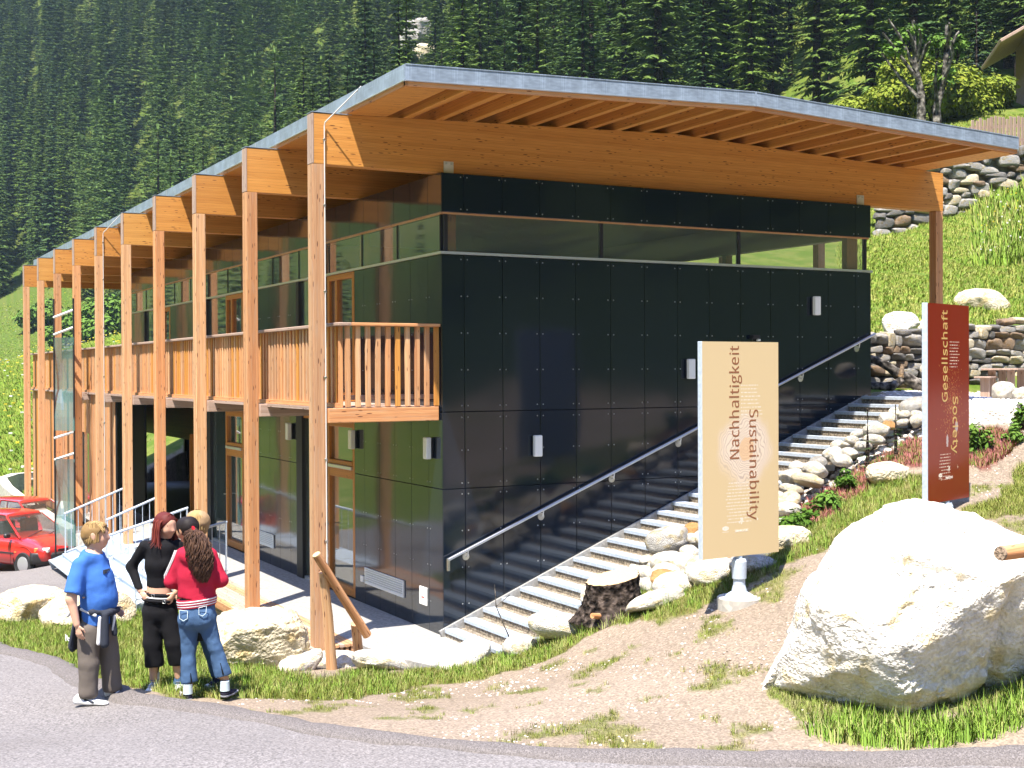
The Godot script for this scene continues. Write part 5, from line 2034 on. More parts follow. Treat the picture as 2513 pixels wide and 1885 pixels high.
func forest() -> void:
	var spruce := []
	for k in 5:
		spruce.append(conifer(200 + k, 20.0, [2.7, 2.3, 3.0, 2.5, 2.0][k], [40, 38, 44, 36, 34][k], 9, 8, false, [0.05, 0.08, 0.04, 0.10, 0.12][k]))
	var larch := []
	for k in 3:
		larch.append(conifer(230 + k, 20.0, [3.4, 3.0, 3.8][k], 30, 8, 8, true, [0.14, 0.18, 0.12][k]))
	var gs := [tinted("spruce0", lin(0.075, 0.130, 0.030), 0.2), tinted("spruce1", lin(0.060, 0.112, 0.036), 0.2), tinted("spruce2", lin(0.098, 0.155, 0.034), 0.2), tinted("spruce3", lin(0.120, 0.195, 0.038), 0.25)]
	var gl := [tinted("larch_green0", lin(0.125, 0.205, 0.058), 0.3), tinted("larch_green1", lin(0.145, 0.230, 0.075), 0.3)]
	var edge := func(px: float) -> float:
		var xs := [-400, 0, 280, 420, 700, 1000, 1256, 1600, 1900, 2060, 2200, 2513, 2900]
		var ts := [195, 188, 165, 135, 100, 84, 78, 74, 78, 80, 66, 64, 58]
		for i in xs.size() - 1:
			if px <= xs[i + 1]:
				return lerpf(ts[i], ts[i + 1], clampf((px - xs[i]) / (xs[i + 1] - xs[i]), 0, 1))
		return 60.0
	rng.seed = 4242
	var spots := []
	# grid-hashed scatter
	var cell := {}
	var t := 60.0
	while t < 430.0:
		var step := 3.9 if t < 150.0 else 4.4
		var px := -420.0
		while px < 2950.0:
			var e: float = edge.call(px)
			if t > e + rng.randf_range(-4.0, 6.0):
				var p := at_ray(px + rng.randf_range(-0.5, 0.5) * step * 3153.0 / t, t + rng.randf_range(-2.0, 2.0))
				var key := Vector2i((p / 2.6).floor())
				if not cell.has(key):
					cell[key] = true
					# a bright clearing high up at the left
					var glade := t > 290.0 and px > 170.0 and px < 560.0 and n2.get_noise_2d(px * 0.02, t * 0.02) > -0.25
					var cleft := px > 985.0 and px < 1070.0 and t < 166.0
					if not glade and not cleft and rng.randf() < 0.86:
						spots.append([t, p, px])
			px += step * 3153.0 / t
		t += step
	spots.sort_custom(func(a, b): return a[0] < b[0])
	var protos := {}
	var rest := []
	var n := 0
	for q in spots:
		var p: Vector2 = q[1]
		var px: float = q[2]
		var near_larch: bool = px > 150.0 and px < 760.0 and q[0] < 215.0
		var is_larch := rng.randf() < (0.50 if near_larch else 0.07)
		var kind := rng.randi() % (3 if is_larch else 5)
		var h := rng.randf_range(13.0, 24.0) * (1.0 if q[0] < 150.0 else 1.08)
		if q[0] < (edge.call(px) + 9.0) and rng.randf() < 0.35:
			h *= rng.randf_range(0.45, 0.75)
		var mi: int = rng.randi() % 2 if is_larch else [0, 0, 1, 1, 2, 2, 3][rng.randi() % 7]
		var at := Vector3(p.x, H(p.x, p.y) - 0.2, -p.y)
		var sc := Vector3(h / 20.0 * rng.randf_range(0.85, 1.2), h / 20.0, 0)
		sc.z = sc.x
		var xf := Transform3D(Basis(Vector3.UP, rng.randf() * TAU).scaled_local(sc), at)
		var inview := px > -60.0 and px < 2580.0
		if inview and n < 288:
			var key := "%s%d%d" % [is_larch, kind, mi]
			var label := ""
			if is_larch:
				label = ["pale green larch with soft loose branches on the mountainside", "light green feathery larch standing among dark spruces"][mi]
			else:
				label = ["dark green spruce on the forested mountainside", "blackish green narrow spruce on the forested mountainside", "mid green spruce on the forested mountainside", "fresh green spruce with light tips on the mountainside"][mi]
			var o: Node3D
			if not protos.has(key):
				o = thing("larch_tree" if is_larch else "spruce_tree", label, "tree", Vector3.ZERO, 0.0, "trees of the mountain forest")
				put("trunk", larch[kind][1] if is_larch else spruce[kind][1], M.bark, o)
				put("crown", larch[kind][0] if is_larch else spruce[kind][0], gl[mi] if is_larch else gs[mi], o)
				protos[key] = o
			else:
				o = dup(protos[key], label)
			o.transform = xf
			n += 1
		else:
			rest.append([xf, is_larch, kind, mi])
	# slopes beside and behind the viewer
	var around := []
	for k in 1100:
		var a := 0.4960 + rng.randf_range(0.55, TAU - 0.55)
		var r := rng.randf_range(42.0, 190.0)
		var p := CAM + Vector2(sin(a), cos(a)) * r
		if a > 3.6 and r < 110.0:
			continue
		var h := rng.randf_range(14.0, 23.0)
		around.append([Transform3D(Basis(Vector3.UP, rng.randf() * TAU).scaled_local(Vector3.ONE * h / 20.0), Vector3(p.x, H(p.x, p.y) - 0.3, -p.y)), false, 0, 0])
	for k in 5:
		var xs := []
		for q in rest:
			if not q[1] and q[2] == k:
				xs.append(q[0])
		for q in around:
			if k == 3 and not q[1]:
				xs.append(q[0])
		var o := many("forest", spruce[k][0], gs[[0, 1, 2, 1, 3][k]], xs)
	var xl := []
	for q in rest:
		if q[1]:
			xl.append(q[0])
	many("forest", larch[0][0], gl[0], xl)
	print("trees ", n, " rest ", rest.size())

# leafy bush: stems and many small leaf faces spread through an uneven volume
func bush(called: String, label: String, cat: String, at: Vector3, r: Vector3, leaves: int, size: float, m: Material, seed_: int, group := "") -> Node3D:
	var rr := RandomNumberGenerator.new()
	rr.seed = seed_
	var o := thing(called, label, cat, at, 0.0, group)
	var b := Mb.new()
	var lobes := []
	for k in 9:
		var d := Vector3(rr.randfn(), absf(rr.randfn()) * 0.9 + 0.15, rr.randfn()).normalized()
		lobes.append([Vector3(d.x * r.x * rr.randf_range(0.25, 0.7), (d.y * 0.75 + 0.15) * r.y * rr.randf_range(0.6, 1.0), d.z * r.z * rr.randf_range(0.25, 0.7)), rr.randf_range(0.28, 0.5)])
	for k in leaves:
		var lb: Array = lobes[rr.randi() % lobes.size()]
		var d := Vector3(rr.randfn(), rr.randfn(), rr.randfn()).normalized() * pow(rr.randf(), 0.4)
		var p: Vector3 = lb[0] + Vector3(d.x * r.x, d.y * r.y * 0.7, d.z * r.z) * lb[1]
		if p.y < 0.0:
			p.y = -p.y * 0.3
		var nn := (d + Vector3.UP * 0.7 + Vector3(rr.randfn(), rr.randfn(), rr.randfn()) * 0.3).normalized()
		var x := nn.cross(Vector3(rr.randfn(), rr.randfn(), rr.randfn())).normalized()
		var y := nn.cross(x)
		var s := size * rr.randf_range(0.6, 1.4)
		var g := rr.randf_range(0.7, 1.3)
		b.col = Color(g * rr.randf_range(0.85, 1.15), g, g * 0.9)
		var k0 := b.v.size()
		b.vert(p - x * s * 0.5, nn)
		b.vert(p + y * s * 0.3 + nn * s * 0.08, nn)
		b.vert(p + x * s * 0.6, nn)
		b.vert(p - y * s * 0.3 + nn * s * 0.08, nn)
		b.face(k0, k0 + 1, k0 + 2)
		b.face(k0, k0 + 2, k0 + 3)
	put("foliage", b, m, o)
	b = Mb.new()
	for lb in lobes:
		b.tube([Vector3(lb[0].x * 0.1, -0.1, lb[0].z * 0.1), lb[0] * 0.6, lb[0]], [maxf(0.006, r.y * 0.02), maxf(0.004, r.y * 0.012), 0.003], 5, false)
	put("stems", b, M.bark, o)
	return o

func other_plants() -> void:
	var yg := tinted("maple_leaf", lin(0.19, 0.235, 0.030), 0.35)
	var fg := tinted("fresh_leaf", lin(0.11, 0.20, 0.035), 0.35)
	var dg := tinted("shrub_leaf", lin(0.075, 0.15, 0.022), 0.3)
	var k := 0
	for q in [[2140, 56, 6.0, 4.6, "yellow-green broad bush left of the pollarded stems on the slope"], [2290, 54, 6.2, 4.8, "yellow-green broad bush around the pollarded stems on the slope"], [2420, 57, 5.0, 3.2, "low yellow-green bush right of the pollarded stems above the fence"], [2215, 60, 5.0, 6.0, "tall yellowish bush behind the pollarded stems on the slope"]]:
		var p := at_ray(q[0], q[1])
		bush("leafy_bush", q[4], "bush", G(p.x, p.y), Vector3(q[2], q[3], q[2]) * 0.5, 6500, 0.20, yg, 300 + k)
		k += 1
	for q in [[180, 150, 9, 6, "light green broadleaf bush left at the forest edge above the meadow"], [255, 146, 10, 8, "light green broadleaf tree-like bush at the forest edge behind the columns"], [335, 140, 9, 7, "light green bush at the forest edge just above the roof line"], [110, 165, 8, 5, "small green bush at the far forest edge left of the columns"]]:
		var p := at_ray(q[0], q[1])
		bush("leafy_bush", q[4], "bush", G(p.x, p.y), Vector3(q[2], q[3] * 1.5, q[2]) * 0.5, 2600, 0.6, fg, 320 + k)
		k += 1
	# pollarded bare stems
	for tr in [[[2262, 318, 2262, 225, 2247, 150, 2243, 48], [[2255, 195, 2200, 120, 2168, 78], [2252, 180, 2215, 95, 2182, 45], [2250, 140, 2238, 90, 2228, 72], [2254, 170, 2275, 110, 2285, 100], [2252, 150, 2262, 92, 2258, 70], [2258, 240, 2212, 190, 2165, 128]], "bare pollarded tree with several upright grey limbs, left of two"], [[2302, 322, 2300, 260, 2318, 200, 2325, 60], [[2312, 215, 2340, 130, 2336, 98], [2320, 150, 2345, 90, 2355, 76], [2302, 265, 2296, 200, 2300, 152], [2322, 120, 2334, 70, 2331, 55]], "bare pollarded tree with one tall forked limb, right of two"]]:
		var o := thing("pollarded_tree", tr[2], "tree")
		var P := func(x: float, y: float, dt: float) -> Vector3:
			var tt := 51.0 + dt
			var a := at_ray(x, tt)
			return Vector3(a.x, 3.36 + (904.0 - y) * tt / 3153.0, -a.y)
		var mn: Array = tr[0]
		var b := Mb.new()
		b.tube([P.call(mn[0], mn[1] + 40, 0.0), P.call(mn[0], mn[1], 0.0), P.call(mn[2], mn[3], 0.1), P.call(mn[4], mn[5], 0.0), P.call(mn[6], mn[7], 0.0)], [0.23, 0.20, 0.145, 0.10, 0.06], 9)
		put("trunk", b, M.pale_bark, o)
		for br in tr[1]:
			var dz := rng.randf_range(-0.9, 0.9)
			b = Mb.new()
			b.tube([P.call(br[0], br[1], 0.0), P.call(br[2], br[3], dz * 0.6), P.call(br[4], br[5], dz)], [0.085, 0.065, 0.04], 7)
			put("limb", b, M.pale_bark, o)
	var lf := 0
	for q in [[2195, 110], [2350, 110], [2300, 105], [2235, 75], [2318, 178]]:
		var p := at_ray(q[0], 51.3)
		bush("leaf_tuft", ["fresh green leaf tuft on the left limbs of the pollarded trees", "fresh green leaf tuft at the right limb of the pollarded trees", "small leaf tuft between the two pollarded trees", "small leaf tuft high on the left pollarded tree", "small leaf tuft low on the right pollarded tree"][lf], "leaf tuft", Vector3(p.x, 3.36 + (904.0 - q[1]) * 51.3 / 3153.0 - 0.5, -p.y), Vector3(0.8, 0.9, 0.8), 220, 0.22, fg, 350 + lf)
		lf += 1
	# planting bed and slope by the boards
	for q in [[2.95, -3.15, 0.55, 0.5, dg, "small leafy green shrub just right of the cream board"], [3.35, -3.0, 0.5, 0.42, dg, "small reddish-tipped shrub in the bed right of the cream board"], [3.95, -2.75, 0.45, 0.36, fg, "low light green shrub in the middle of the planting bed"], [4.5, -2.45, 0.4, 0.34, dg, "low dark green shrub at the upper part of the planting bed"], [5.85, -3.35, 0.42, 0.62, fg, "leafy green shrub close to the right edge of the red board"], [6.75, -3.3, 0.4, 0.5, fg, "leafy green shrub right of the red board on the gravel slope"], [6.35, -3.45, 0.3, 0.3, fg, "smallest green shrub right of the red board"], [2.2, -2.95, 0.4, 0.35, dg, "little green shrub among stones behind the cream board"]]:
		bush("shrub", q[5], "shrub", G(q[0], q[1]), Vector3(q[2], q[3] * 1.4, q[2]) * 0.55, 420, 0.065, q[4], 370 + k)
		k += 1
	var pine := conifer(390, 2.0, 0.75, 9, 9, 6, false, 0.03)
	for q in [[5.15, -2.15, 0.42, "dwarf pine left of the red board among white stones"], [5.45, -2.35, 0.36, "dwarf pine partly hidden by the left edge of the red board"]]:
		var o := thing("dwarf_pine", q[3], "pine", G(q[0], q[1]))
		put("trunk", pine[1], M.bark, o)
		put("crown", pine[0], M.spruce1, o)
		o.scale = Vector3(1.15, 1, 1.15) * q[2]
	# one small blue spruce by the fence, a hut eave at the frame edge
	var p := at_ray(2398, 58)
	var o := thing("young_spruce", "young blue-grey spruce rising above the board fence", "tree", G(p.x, p.y))
	put("trunk", pine[1], M.bark, o)
	put("crown", pine[0], tinted("blue_needle", lin(0.10, 0.15, 0.12), 0.1), o)
	o.scale = Vector3(1.4, 2.2, 1.4)
	var hp := at_ray(2640, 58)
	var hut := thing("wooden_hut", "brown wooden hut with a projecting eave at the right frame edge", "hut", Vector3(hp.x, H(hp.x, hp.y), -hp.y), -0.7)
	var b := Mb.new()
	b.box(Vector3(0, 1.0, 0), Vector3(4.4, 4.4, 4.0), Basis(), 0, 0.02)
	put("wall", b, M.rock_brown, hut)
	for s in [-1.0, 1.0]:
		b = Mb.new()
		b.box(Vector3(s * 1.7, 3.55, 0), Vector3(4.4, 0.14, 5.4), Basis(Vector3.BACK, -s * 0.5), 0, 0.02)
		put("roof", b, M.weathered, hut)
	# grey rock face between the trees over the roof
	k = 0
	for q in [[1030, 75, 168, 4.6, 4.6, "grey rock outcrop between the spruces above the roof, upper part"], [1052, 130, 162, 3.2, 2.8, "pale rock outcrop between the spruces just above the roof edge"], [1012, 105, 165, 3.0, 4.0, "dark grey rock beside the pale outcrop above the roof"]]:
		var a := at_ray(q[0], q[2])
		var s := put("rock_outcrop", stone(400 + k, Vector3(q[3], q[4], q[3]) * 0.5, 0.5, 5, 0.07, 4), M.rock_grey if k != 1 else M.rock_cream)
		s.position = Vector3(a.x, 3.36 + (908.0 - q[1]) * q[2] / 3153.0, -a.y)
		tag(s, q[5], "rock")
		k += 1

# ---------------------------------------------------------------- grass, flowers, pebbles
func tuft(seed_: int, blades: int, spread: float, wid: float) -> ArrayMesh:
	var rr := RandomNumberGenerator.new()
	rr.seed = seed_
	var m := Mb.new()
	for k in blades:
		var a := rr.randf() * TAU
		var d := Vector3(cos(a), 0, sin(a))
		var base := d * rr.randf() * spread
		var h := rr.randf_range(0.55, 1.0)
		var bend := rr.randf_range(0.1, 0.55)
		var a2 := rr.randf() * TAU
		var s := Vector3(cos(a2), 0, sin(a2)) * wid
		var p1 := base + d * bend * 0.3 * h + Vector3.UP * h * 0.55
		var p2 := base + d * bend * h + Vector3.UP * h * (1.0 - bend * 0.3)
		var nn := (Vector3.UP * 0.8 + d * 0.5 + s.cross(Vector3.UP).normalized() * 0.3).normalized()
		var g := rr.randf_range(0.75, 1.25)
		m.col = Color(g * rr.randf_range(0.9, 1.2), g, g * 0.9)
		var q := m.v.size()
		m.vert(base - s, nn)
		m.vert(base + s, nn)
		m.vert(p1 + s * 0.8, nn)
		m.vert(p1 - s * 0.8, nn)
		m.vert(p2, nn)
		m.face(q, q + 3, q + 2)
		m.face(q, q + 2, q + 1)
		m.face(q + 3, q + 4, q + 2)
	return m.mesh()

func scatter(called: String, shape: Mesh, m: Material, area: Callable, count: int, h0: float, h1: float, cols: Array, spreadxz := 1.0) -> void:
	var xs := []
	var cs := []
	for k in count:
		var p = area.call()
		if p == null:
			continue
		var h := rng.randf_range(h0, h1)
		xs.append(Transform3D(Basis(Vector3.UP, rng.randf() * TAU).scaled_local(Vector3(h * spreadxz, h, h * spreadxz)), G(p.x, p.y, -0.01)))
		var c: Color = cols[rng.randi() % cols.size()]
		var g := rng.randf_range(0.8, 1.2)
		cs.append(Color(c.r * g, c.g * g, c.b * g))
	many(called, shape, m, xs, cs)

func in_poly(poly: PackedVector2Array, wob := 0.25) -> Callable:
	var box := Rect2(poly[0], Vector2.ZERO)
	for p in poly:
		box = box.expand(p)
	return func():
		for k in 40:
			var p := Vector2(rng.randf_range(box.position.x, box.end.x), rng.randf_range(box.position.y, box.end.y))
			var q := p + Vector2(n1.get_noise_2d(p.x * 3.0, p.y * 3.0), n1.get_noise_2d(p.x * 3.0 + 77.0, p.y * 3.0)) * wob * 1.4
			if inside(q, poly) and not (p.x > -1.14 and p.x < 0.3 and p.y > -1.5):
				return p
		return null

func grass() -> void:
	rng.seed = 99
	var t1 := tuft(1, 13, 0.40, 0.022)
	var t2 := tuft(2, 9, 0.22, 0.016)
	var t3 := tuft(3, 16, 0.8, 0.045)
	var green := [Color(0.20, 0.255, 0.055), Color(0.25, 0.29, 0.08), Color(0.16, 0.22, 0.04), Color(0.32, 0.31, 0.13)]
	var lush := [Color(0.15, 0.25, 0.035), Color(0.19, 0.29, 0.045), Color(0.12, 0.21, 0.03), Color(0.29, 0.31, 0.11)]
	var hay := [Color(0.24, 0.29, 0.06), Color(0.17, 0.26, 0.04), Color(0.30, 0.32, 0.10), Color(0.13, 0.23, 0.03)]
	var m: Material = M.grass_blade
	scatter("grass", t1, m, in_poly(z_grassA), 24000, 0.04, 0.115, green)
	scatter("grass", t2, m, in_poly(z_grassA), 4500, 0.11, 0.22, lush)
	scatter("grass", t2, m, in_poly(z_grassB, 0.55), 3600, 0.04, 0.13, green)
	# tall blades close under the boulder
	var ring := func():
		var a := rng.randf_range(-2.9, 0.5)
		var r := rng.randf_range(0.80, 1.08)
		var p := Vector2(1.10 + cos(a) * 1.35 * r, -6.93 + sin(a) * 1.0 * r)
		return p
	scatter("tall_grass", t2, m, ring, 1100, 0.14, 0.34, lush)
	scatter("grass", t1, m, in_poly(z_grassC), 2600, 0.06, 0.14, green)
	# thin growth in the gravel
	var patchy := func():
		for k in 30:
			var p := Vector2(rng.randf_range(-5.0, 7.0), rng.randf_range(-9.0, -2.0))
			var s := n1.get_noise_2d(p.x * 1.3, p.y * 1.3)
			var t := clampf(0.25 + n2.get_noise_2d(p.x * 1.7 + 30.0, p.y * 1.7) * 1.6 + s * 0.6, 0.0, 1.0)
			if t > rng.randf_range(0.5, 0.95) and beyond_kerb(p):
				return p
		return null
	scatter("grass", t1, m, patchy, 5200, 0.03, 0.08, green)
	# meadow slope at the right
	var slope := func():
		for k in 20:
			var p := at_ray(rng.randf_range(2060, 2650), 20.0 + 34.0 * pow(rng.randf(), 0.8))
			if p.x > 7.5 and p.y > 3.0 and (p.y > 4.4 or p.x < 9.0):
				return p
		return null
	scatter("meadow_grass", t3, m, slope, 30000, 0.05, 0.13, hay, 1.3)
	var tall := func():
		var p := at_ray(rng.randf_range(2400, 2700), rng.randf_range(33.0, 41.0))
		return p
	scatter("meadow_grass", t3, m, tall, 2600, 0.25, 0.55, lush, 0.7)
	var left := func():
		return at_ray(rng.randf_range(-160.0, 340.0), 42.0 + 140.0 * pow(rng.randf(), 1.3))
	scatter("meadow_grass", t3, m, left, 26000, 0.12, 0.28, [Color(0.13, 0.22, 0.03), Color(0.16, 0.25, 0.035), Color(0.19, 0.24, 0.05)], 1.7)
	var fl := Mb.new()
	fl.box(Vector3(0, 0.9, 0), Vector3(0.22, 0.1, 0.22))
	scatter("meadow_flowers", fl.mesh(), M.leaf, left, 900, 0.4, 0.6, [Color(0.75, 0.62, 0.05), Color(0.75, 0.74, 0.66), Color(0.8, 0.68, 0.1)])
	scatter("meadow_flowers", fl.mesh(), M.leaf, tall, 160, 0.25, 0.45, [Color(0.75, 0.62, 0.05), Color(0.75, 0.74, 0.66)], 0.4)
	# red-brown heather and bark litter of the bed
	for z in [z_bed, z_bedR]:
		scatter("heather", t3, m, in_poly(z, 0.15), 900, 0.05, 0.12, [Color(0.26, 0.09, 0.10), Color(0.32, 0.14, 0.13), Color(0.20, 0.10, 0.07), Color(0.14, 0.18, 0.04)])
	# pebbles
	var pb := stone(77, Vector3.ONE * 0.5, 0.3, 2, 0.08, 1).mesh()
	var path := func():
		for k in 20:
			var p := Vector2(rng.randf_range(-4.6, 8.0), rng.randf_range(-9.2, -2.2))
			if beyond_kerb(p):
				return p
		return null
	var pm := mat("pebble", Color(1, 1, 1), 0.9, 0.0, 0.3)
	pm.vertex_color_use_as_albedo = true
	scatter("gravel", pb, pm, path, 7000, 0.008, 0.024, [Color(0.55, 0.48, 0.42), Color(0.42, 0.35, 0.29), Color(0.66, 0.62, 0.58), Color(0.30, 0.25, 0.21)], 1.3)
	scatter("gravel", pb, pm, in_poly(z_gravelT), 3500, 0.02, 0.06, [Color(0.66, 0.62, 0.58), Color(0.55, 0.52, 0.48), Color(0.72, 0.70, 0.67)], 1.2)
	scatter("gravel", pb, pm, in_poly(z_rocks), 1800, 0.03, 0.10, [Color(0.66, 0.62, 0.58), Color(0.45, 0.42, 0.40), Color(0.72, 0.70, 0.67)], 1.2)

func beyond_kerb(p: Vector2) -> bool:
	# right of the road edge
	for i in z_kerb.size() - 1:
		var a := z_kerb[i]
		var b := z_kerb[i + 1]
		if p.y <= a.y and p.y >= b.y:
			return p.x > lerpf(a.x, b.x, (p.y - a.y) / (b.y - a.y)) + 0.2
	return false

# ---------------------------------------------------------------- people
# a smooth union of tapered capsules, meshed as surface nets; prim = [a, b, ra, rb, axis to flatten, how much]
func blob(m: Mb, prims: Array, cell: float, k: float, clips := [], grain := 0.0, gfreq := 20.0) -> void:
	var lo := Vector3.INF
	var hi := -Vector3.INF
	for q in prims:
		for e in 2:
			var r: float = q[2 + e]
			lo = lo.min(q[e] - Vector3.ONE * (r + k))
			hi = hi.max(q[e] + Vector3.ONE * (r + k))
	lo -= Vector3.ONE * cell * 2.0
	hi += Vector3.ONE * cell * 2.0
	var nx := int((hi.x - lo.x) / cell) + 2
	var ny := int((hi.y - lo.y) / cell) + 2
	var nz := int((hi.z - lo.z) / cell) + 2
	var d := PackedFloat32Array()
	d.resize(nx * ny * nz)
	d.fill(1.0)
	for q in prims:
		var a: Vector3 = q[0]
		var b: Vector3 = q[1]
		var ra: float = q[2]
		var rb: float = q[3]
		var ax: Vector3 = q[4] if q.size() > 4 else Vector3.ZERO
		var fs: float = q[5] if q.size() > 5 else 1.0
		var grow := maxf(ra, rb) * maxf(1.0, fs) + k + cell * 2.0
		var l := a.min(b) - Vector3.ONE * grow
		var h := a.max(b) + Vector3.ONE * grow
		var i0 := maxi(0, int((l.x - lo.x) / cell))
		var j0 := maxi(0, int((l.y - lo.y) / cell))
		var k0 := maxi(0, int((l.z - lo.z) / cell))
		var i1 := mini(nx - 1, int((h.x - lo.x) / cell) + 1)
		var j1 := mini(ny - 1, int((h.y - lo.y) / cell) + 1)
		var k1 := mini(nz - 1, int((h.z - lo.z) / cell) + 1)
		var ab := b - a
		var l2 := maxf(ab.length_squared(), 1e-8)
		var sc := minf(1.0, fs)
		for z in range(k0, k1 + 1):
			for y in range(j0, j1 + 1):
				var row := (z * ny + y) * nx
				for x in range(i0, i1 + 1):
					var p := lo + Vector3(x, y, z) * cell - a
					var t := clampf(p.dot(ab) / l2, 0.0, 1.0)
					var w := p - ab * t
					if fs != 1.0:
						var c := w.dot(ax)
						w += ax * (c / fs - c)
					var s := (w.length() - lerpf(ra, rb, t)) * sc
					var o := d[row + x]
					var hh := maxf(k - absf(o - s), 0.0) / k
					d[row + x] = minf(o, s) - hh * hh * k * 0.25
	for c in clips:
		var cp: Vector3 = c[0]
		var cn: Vector3 = c[1]
		var reach: float = c[2] if c.size() > 2 else 0.0
		for z in nz:
			for y in ny:
				var row := (z * ny + y) * nx
				for x in nx:
					var rel := lo + Vector3(x, y, z) * cell - cp
					var s := rel.dot(cn)
					if s > d[row + x] and (reach <= 0.0 or rel.length_squared() < reach * reach):
						d[row + x] = s
	if grain > 0.0:
		for z in nz:
			for y in ny:
				var row := (z * ny + y) * nx
				for x in nx:
					if absf(d[row + x]) < cell * 3.0:
						d[row + x] += grain * n2.get_noise_3dv((lo + Vector3(x, y, z) * cell) * gfreq)
	# surface nets
	var base := m.v.size()
	var id := {}
	var off := [0, 1, nx, nx + 1, nx * ny, nx * ny + 1, nx * ny + nx, nx * ny + nx + 1]
	var edges := [[0, 1], [2, 3], [4, 5], [6, 7], [0, 2], [1, 3], [4, 6], [5, 7], [0, 4], [1, 5], [2, 6], [3, 7]]
	var corner := [Vector3(0, 0, 0), Vector3(1, 0, 0), Vector3(0, 1, 0), Vector3(1, 1, 0), Vector3(0, 0, 1), Vector3(1, 0, 1), Vector3(0, 1, 1), Vector3(1, 1, 1)]
	for z in nz - 1:
		for y in ny - 1:
			for x in nx - 1:
				var c := (z * ny + y) * nx + x
				var neg := 0
				for s in 8:
					if d[c + off[s]] < 0.0:
						neg += 1
				if neg == 0 or neg == 8:
					continue
				var sum := Vector3.ZERO
				var n := 0
				for e in edges:
					var da := d[c + off[e[0]]]
					var db := d[c + off[e[1]]]
					if (da < 0.0) != (db < 0.0):
						sum += corner[e[0]].lerp(corner[e[1]], da / (da - db))
						n += 1
				id[c] = m.vert(lo + (Vector3(x, y, z) + sum / n) * cell, Vector3.ZERO)
	var step := [1, nx, nx * ny]
	for c in id:
		for ax in 3:
			var e: int = c + step[ax]
			if e >= d.size() or (d[c] < 0.0) == (d[e] < 0.0):
				continue
			var p: int = step[(ax + 1) % 3]
			var q: int = step[(ax + 2) % 3]
			if not (id.has(c - p) and id.has(c - q) and id.has(c - p - q)):
				continue
			var v0: int = id[c]
			var v1: int = id[c - p]
			var v2: int = id[c - p - q]
			var v3: int = id[c - q]
			if d[c] < 0.0:
				m.ix.append_array([v0, v2, v1, v0, v3, v2])
			else:
				m.ix.append_array([v0, v1, v2, v0, v2, v3])
	m.smooth(base)

func lock(m: Mb, pts: Array, r: float, sides := 5) -> void:
	var rs := []
	for k in pts.size():
		var t := float(k) / (pts.size() - 1)
		rs.append(r * (1.0 - 0.75 * t * t))
	m.tube(pts, rs, sides, false, 0.6)

# wrist w, pointing along d, palm facing n; curl bends the fingers toward n; thumb on side t
func hand(prims: Array, w: Vector3, d: Vector3, n: Vector3, t: Vector3, size: float, curl: float) -> void:
	var L := size
	prims.append([w, w + d * L * 0.40, L * 0.13, L * 0.17, n, 0.5])
	prims.append([w + d * L * 0.25 + t * L * 0.02, w + d * L * 0.48, L * 0.16, L * 0.19, n, 0.45])
	for f in 4:
		var side := t * L * (0.165 - 0.11 * f)
		var len_: float = L * [0.42, 0.48, 0.45, 0.36][f]
		var p0 := w + d * L * 0.50 + side
		var d1 := (d + n * curl * 0.6).normalized()
		var d2 := (d + n * curl * 1.5).normalized()
		var p1 := p0 + d1 * len_ * 0.45
		var p2 := p1 + d2 * len_ * 0.55
		prims.append([p0, p1, L * 0.052, L * 0.047])
		prims.append([p1, p2, L * 0.047, L * 0.036])
	var q0 := w + d * L * 0.16 + t * L * 0.15
	var q1 := q0 + (d * 0.75 + t * 0.6 + n * 0.25).normalized() * L * 0.24
	var q2 := q1 + (d * 0.95 + t * 0.15 + n * 0.35).normalized() * L * 0.2
	prims.append([q0, q1, L * 0.075, L * 0.055])
	prims.append([q1, q2, L * 0.055, L * 0.040])

# head looking along f with up u; c is the centre of the skull
func head(prims: Array, c: Vector3, f: Vector3, u: Vector3, s: float) -> void:
	var r := f.cross(u).normalized()
	prims.append([c - f * 0.020 * s + u * 0.022 * s, c + f * 0.022 * s + u * 0.020 * s, 0.088 * s, 0.082 * s, r, 0.90])
	prims.append([c + f * 0.040 * s - u * 0.035 * s, c + f * 0.052 * s - u * 0.082 * s, 0.056 * s, 0.036 * s, r, 0.95])
	prims.append([c + f * 0.085 * s + u * 0.005 * s, c + f * 0.108 * s - u * 0.027 * s, 0.010 * s, 0.015 * s])
	prims.append([c + f * 0.078 * s - u * 0.062 * s, c + f * 0.084 * s - u * 0.064 * s, 0.017 * s, 0.013 * s])
	for k in [-1.0, 1.0]:
		prims.append([c + r * k * 0.080 * s - f * 0.006 * s + u * 0.008 * s, c + r * k * 0.084 * s - f * 0.004 * s - u * 0.028 * s, 0.018 * s, 0.012 * s, r, 0.5])
		prims.append([c + f * 0.066 * s + r * k * 0.035 * s - u * 0.028 * s, c + f * 0.060 * s + r * k * 0.038 * s - u * 0.04 * s, 0.026 * s, 0.024 * s])

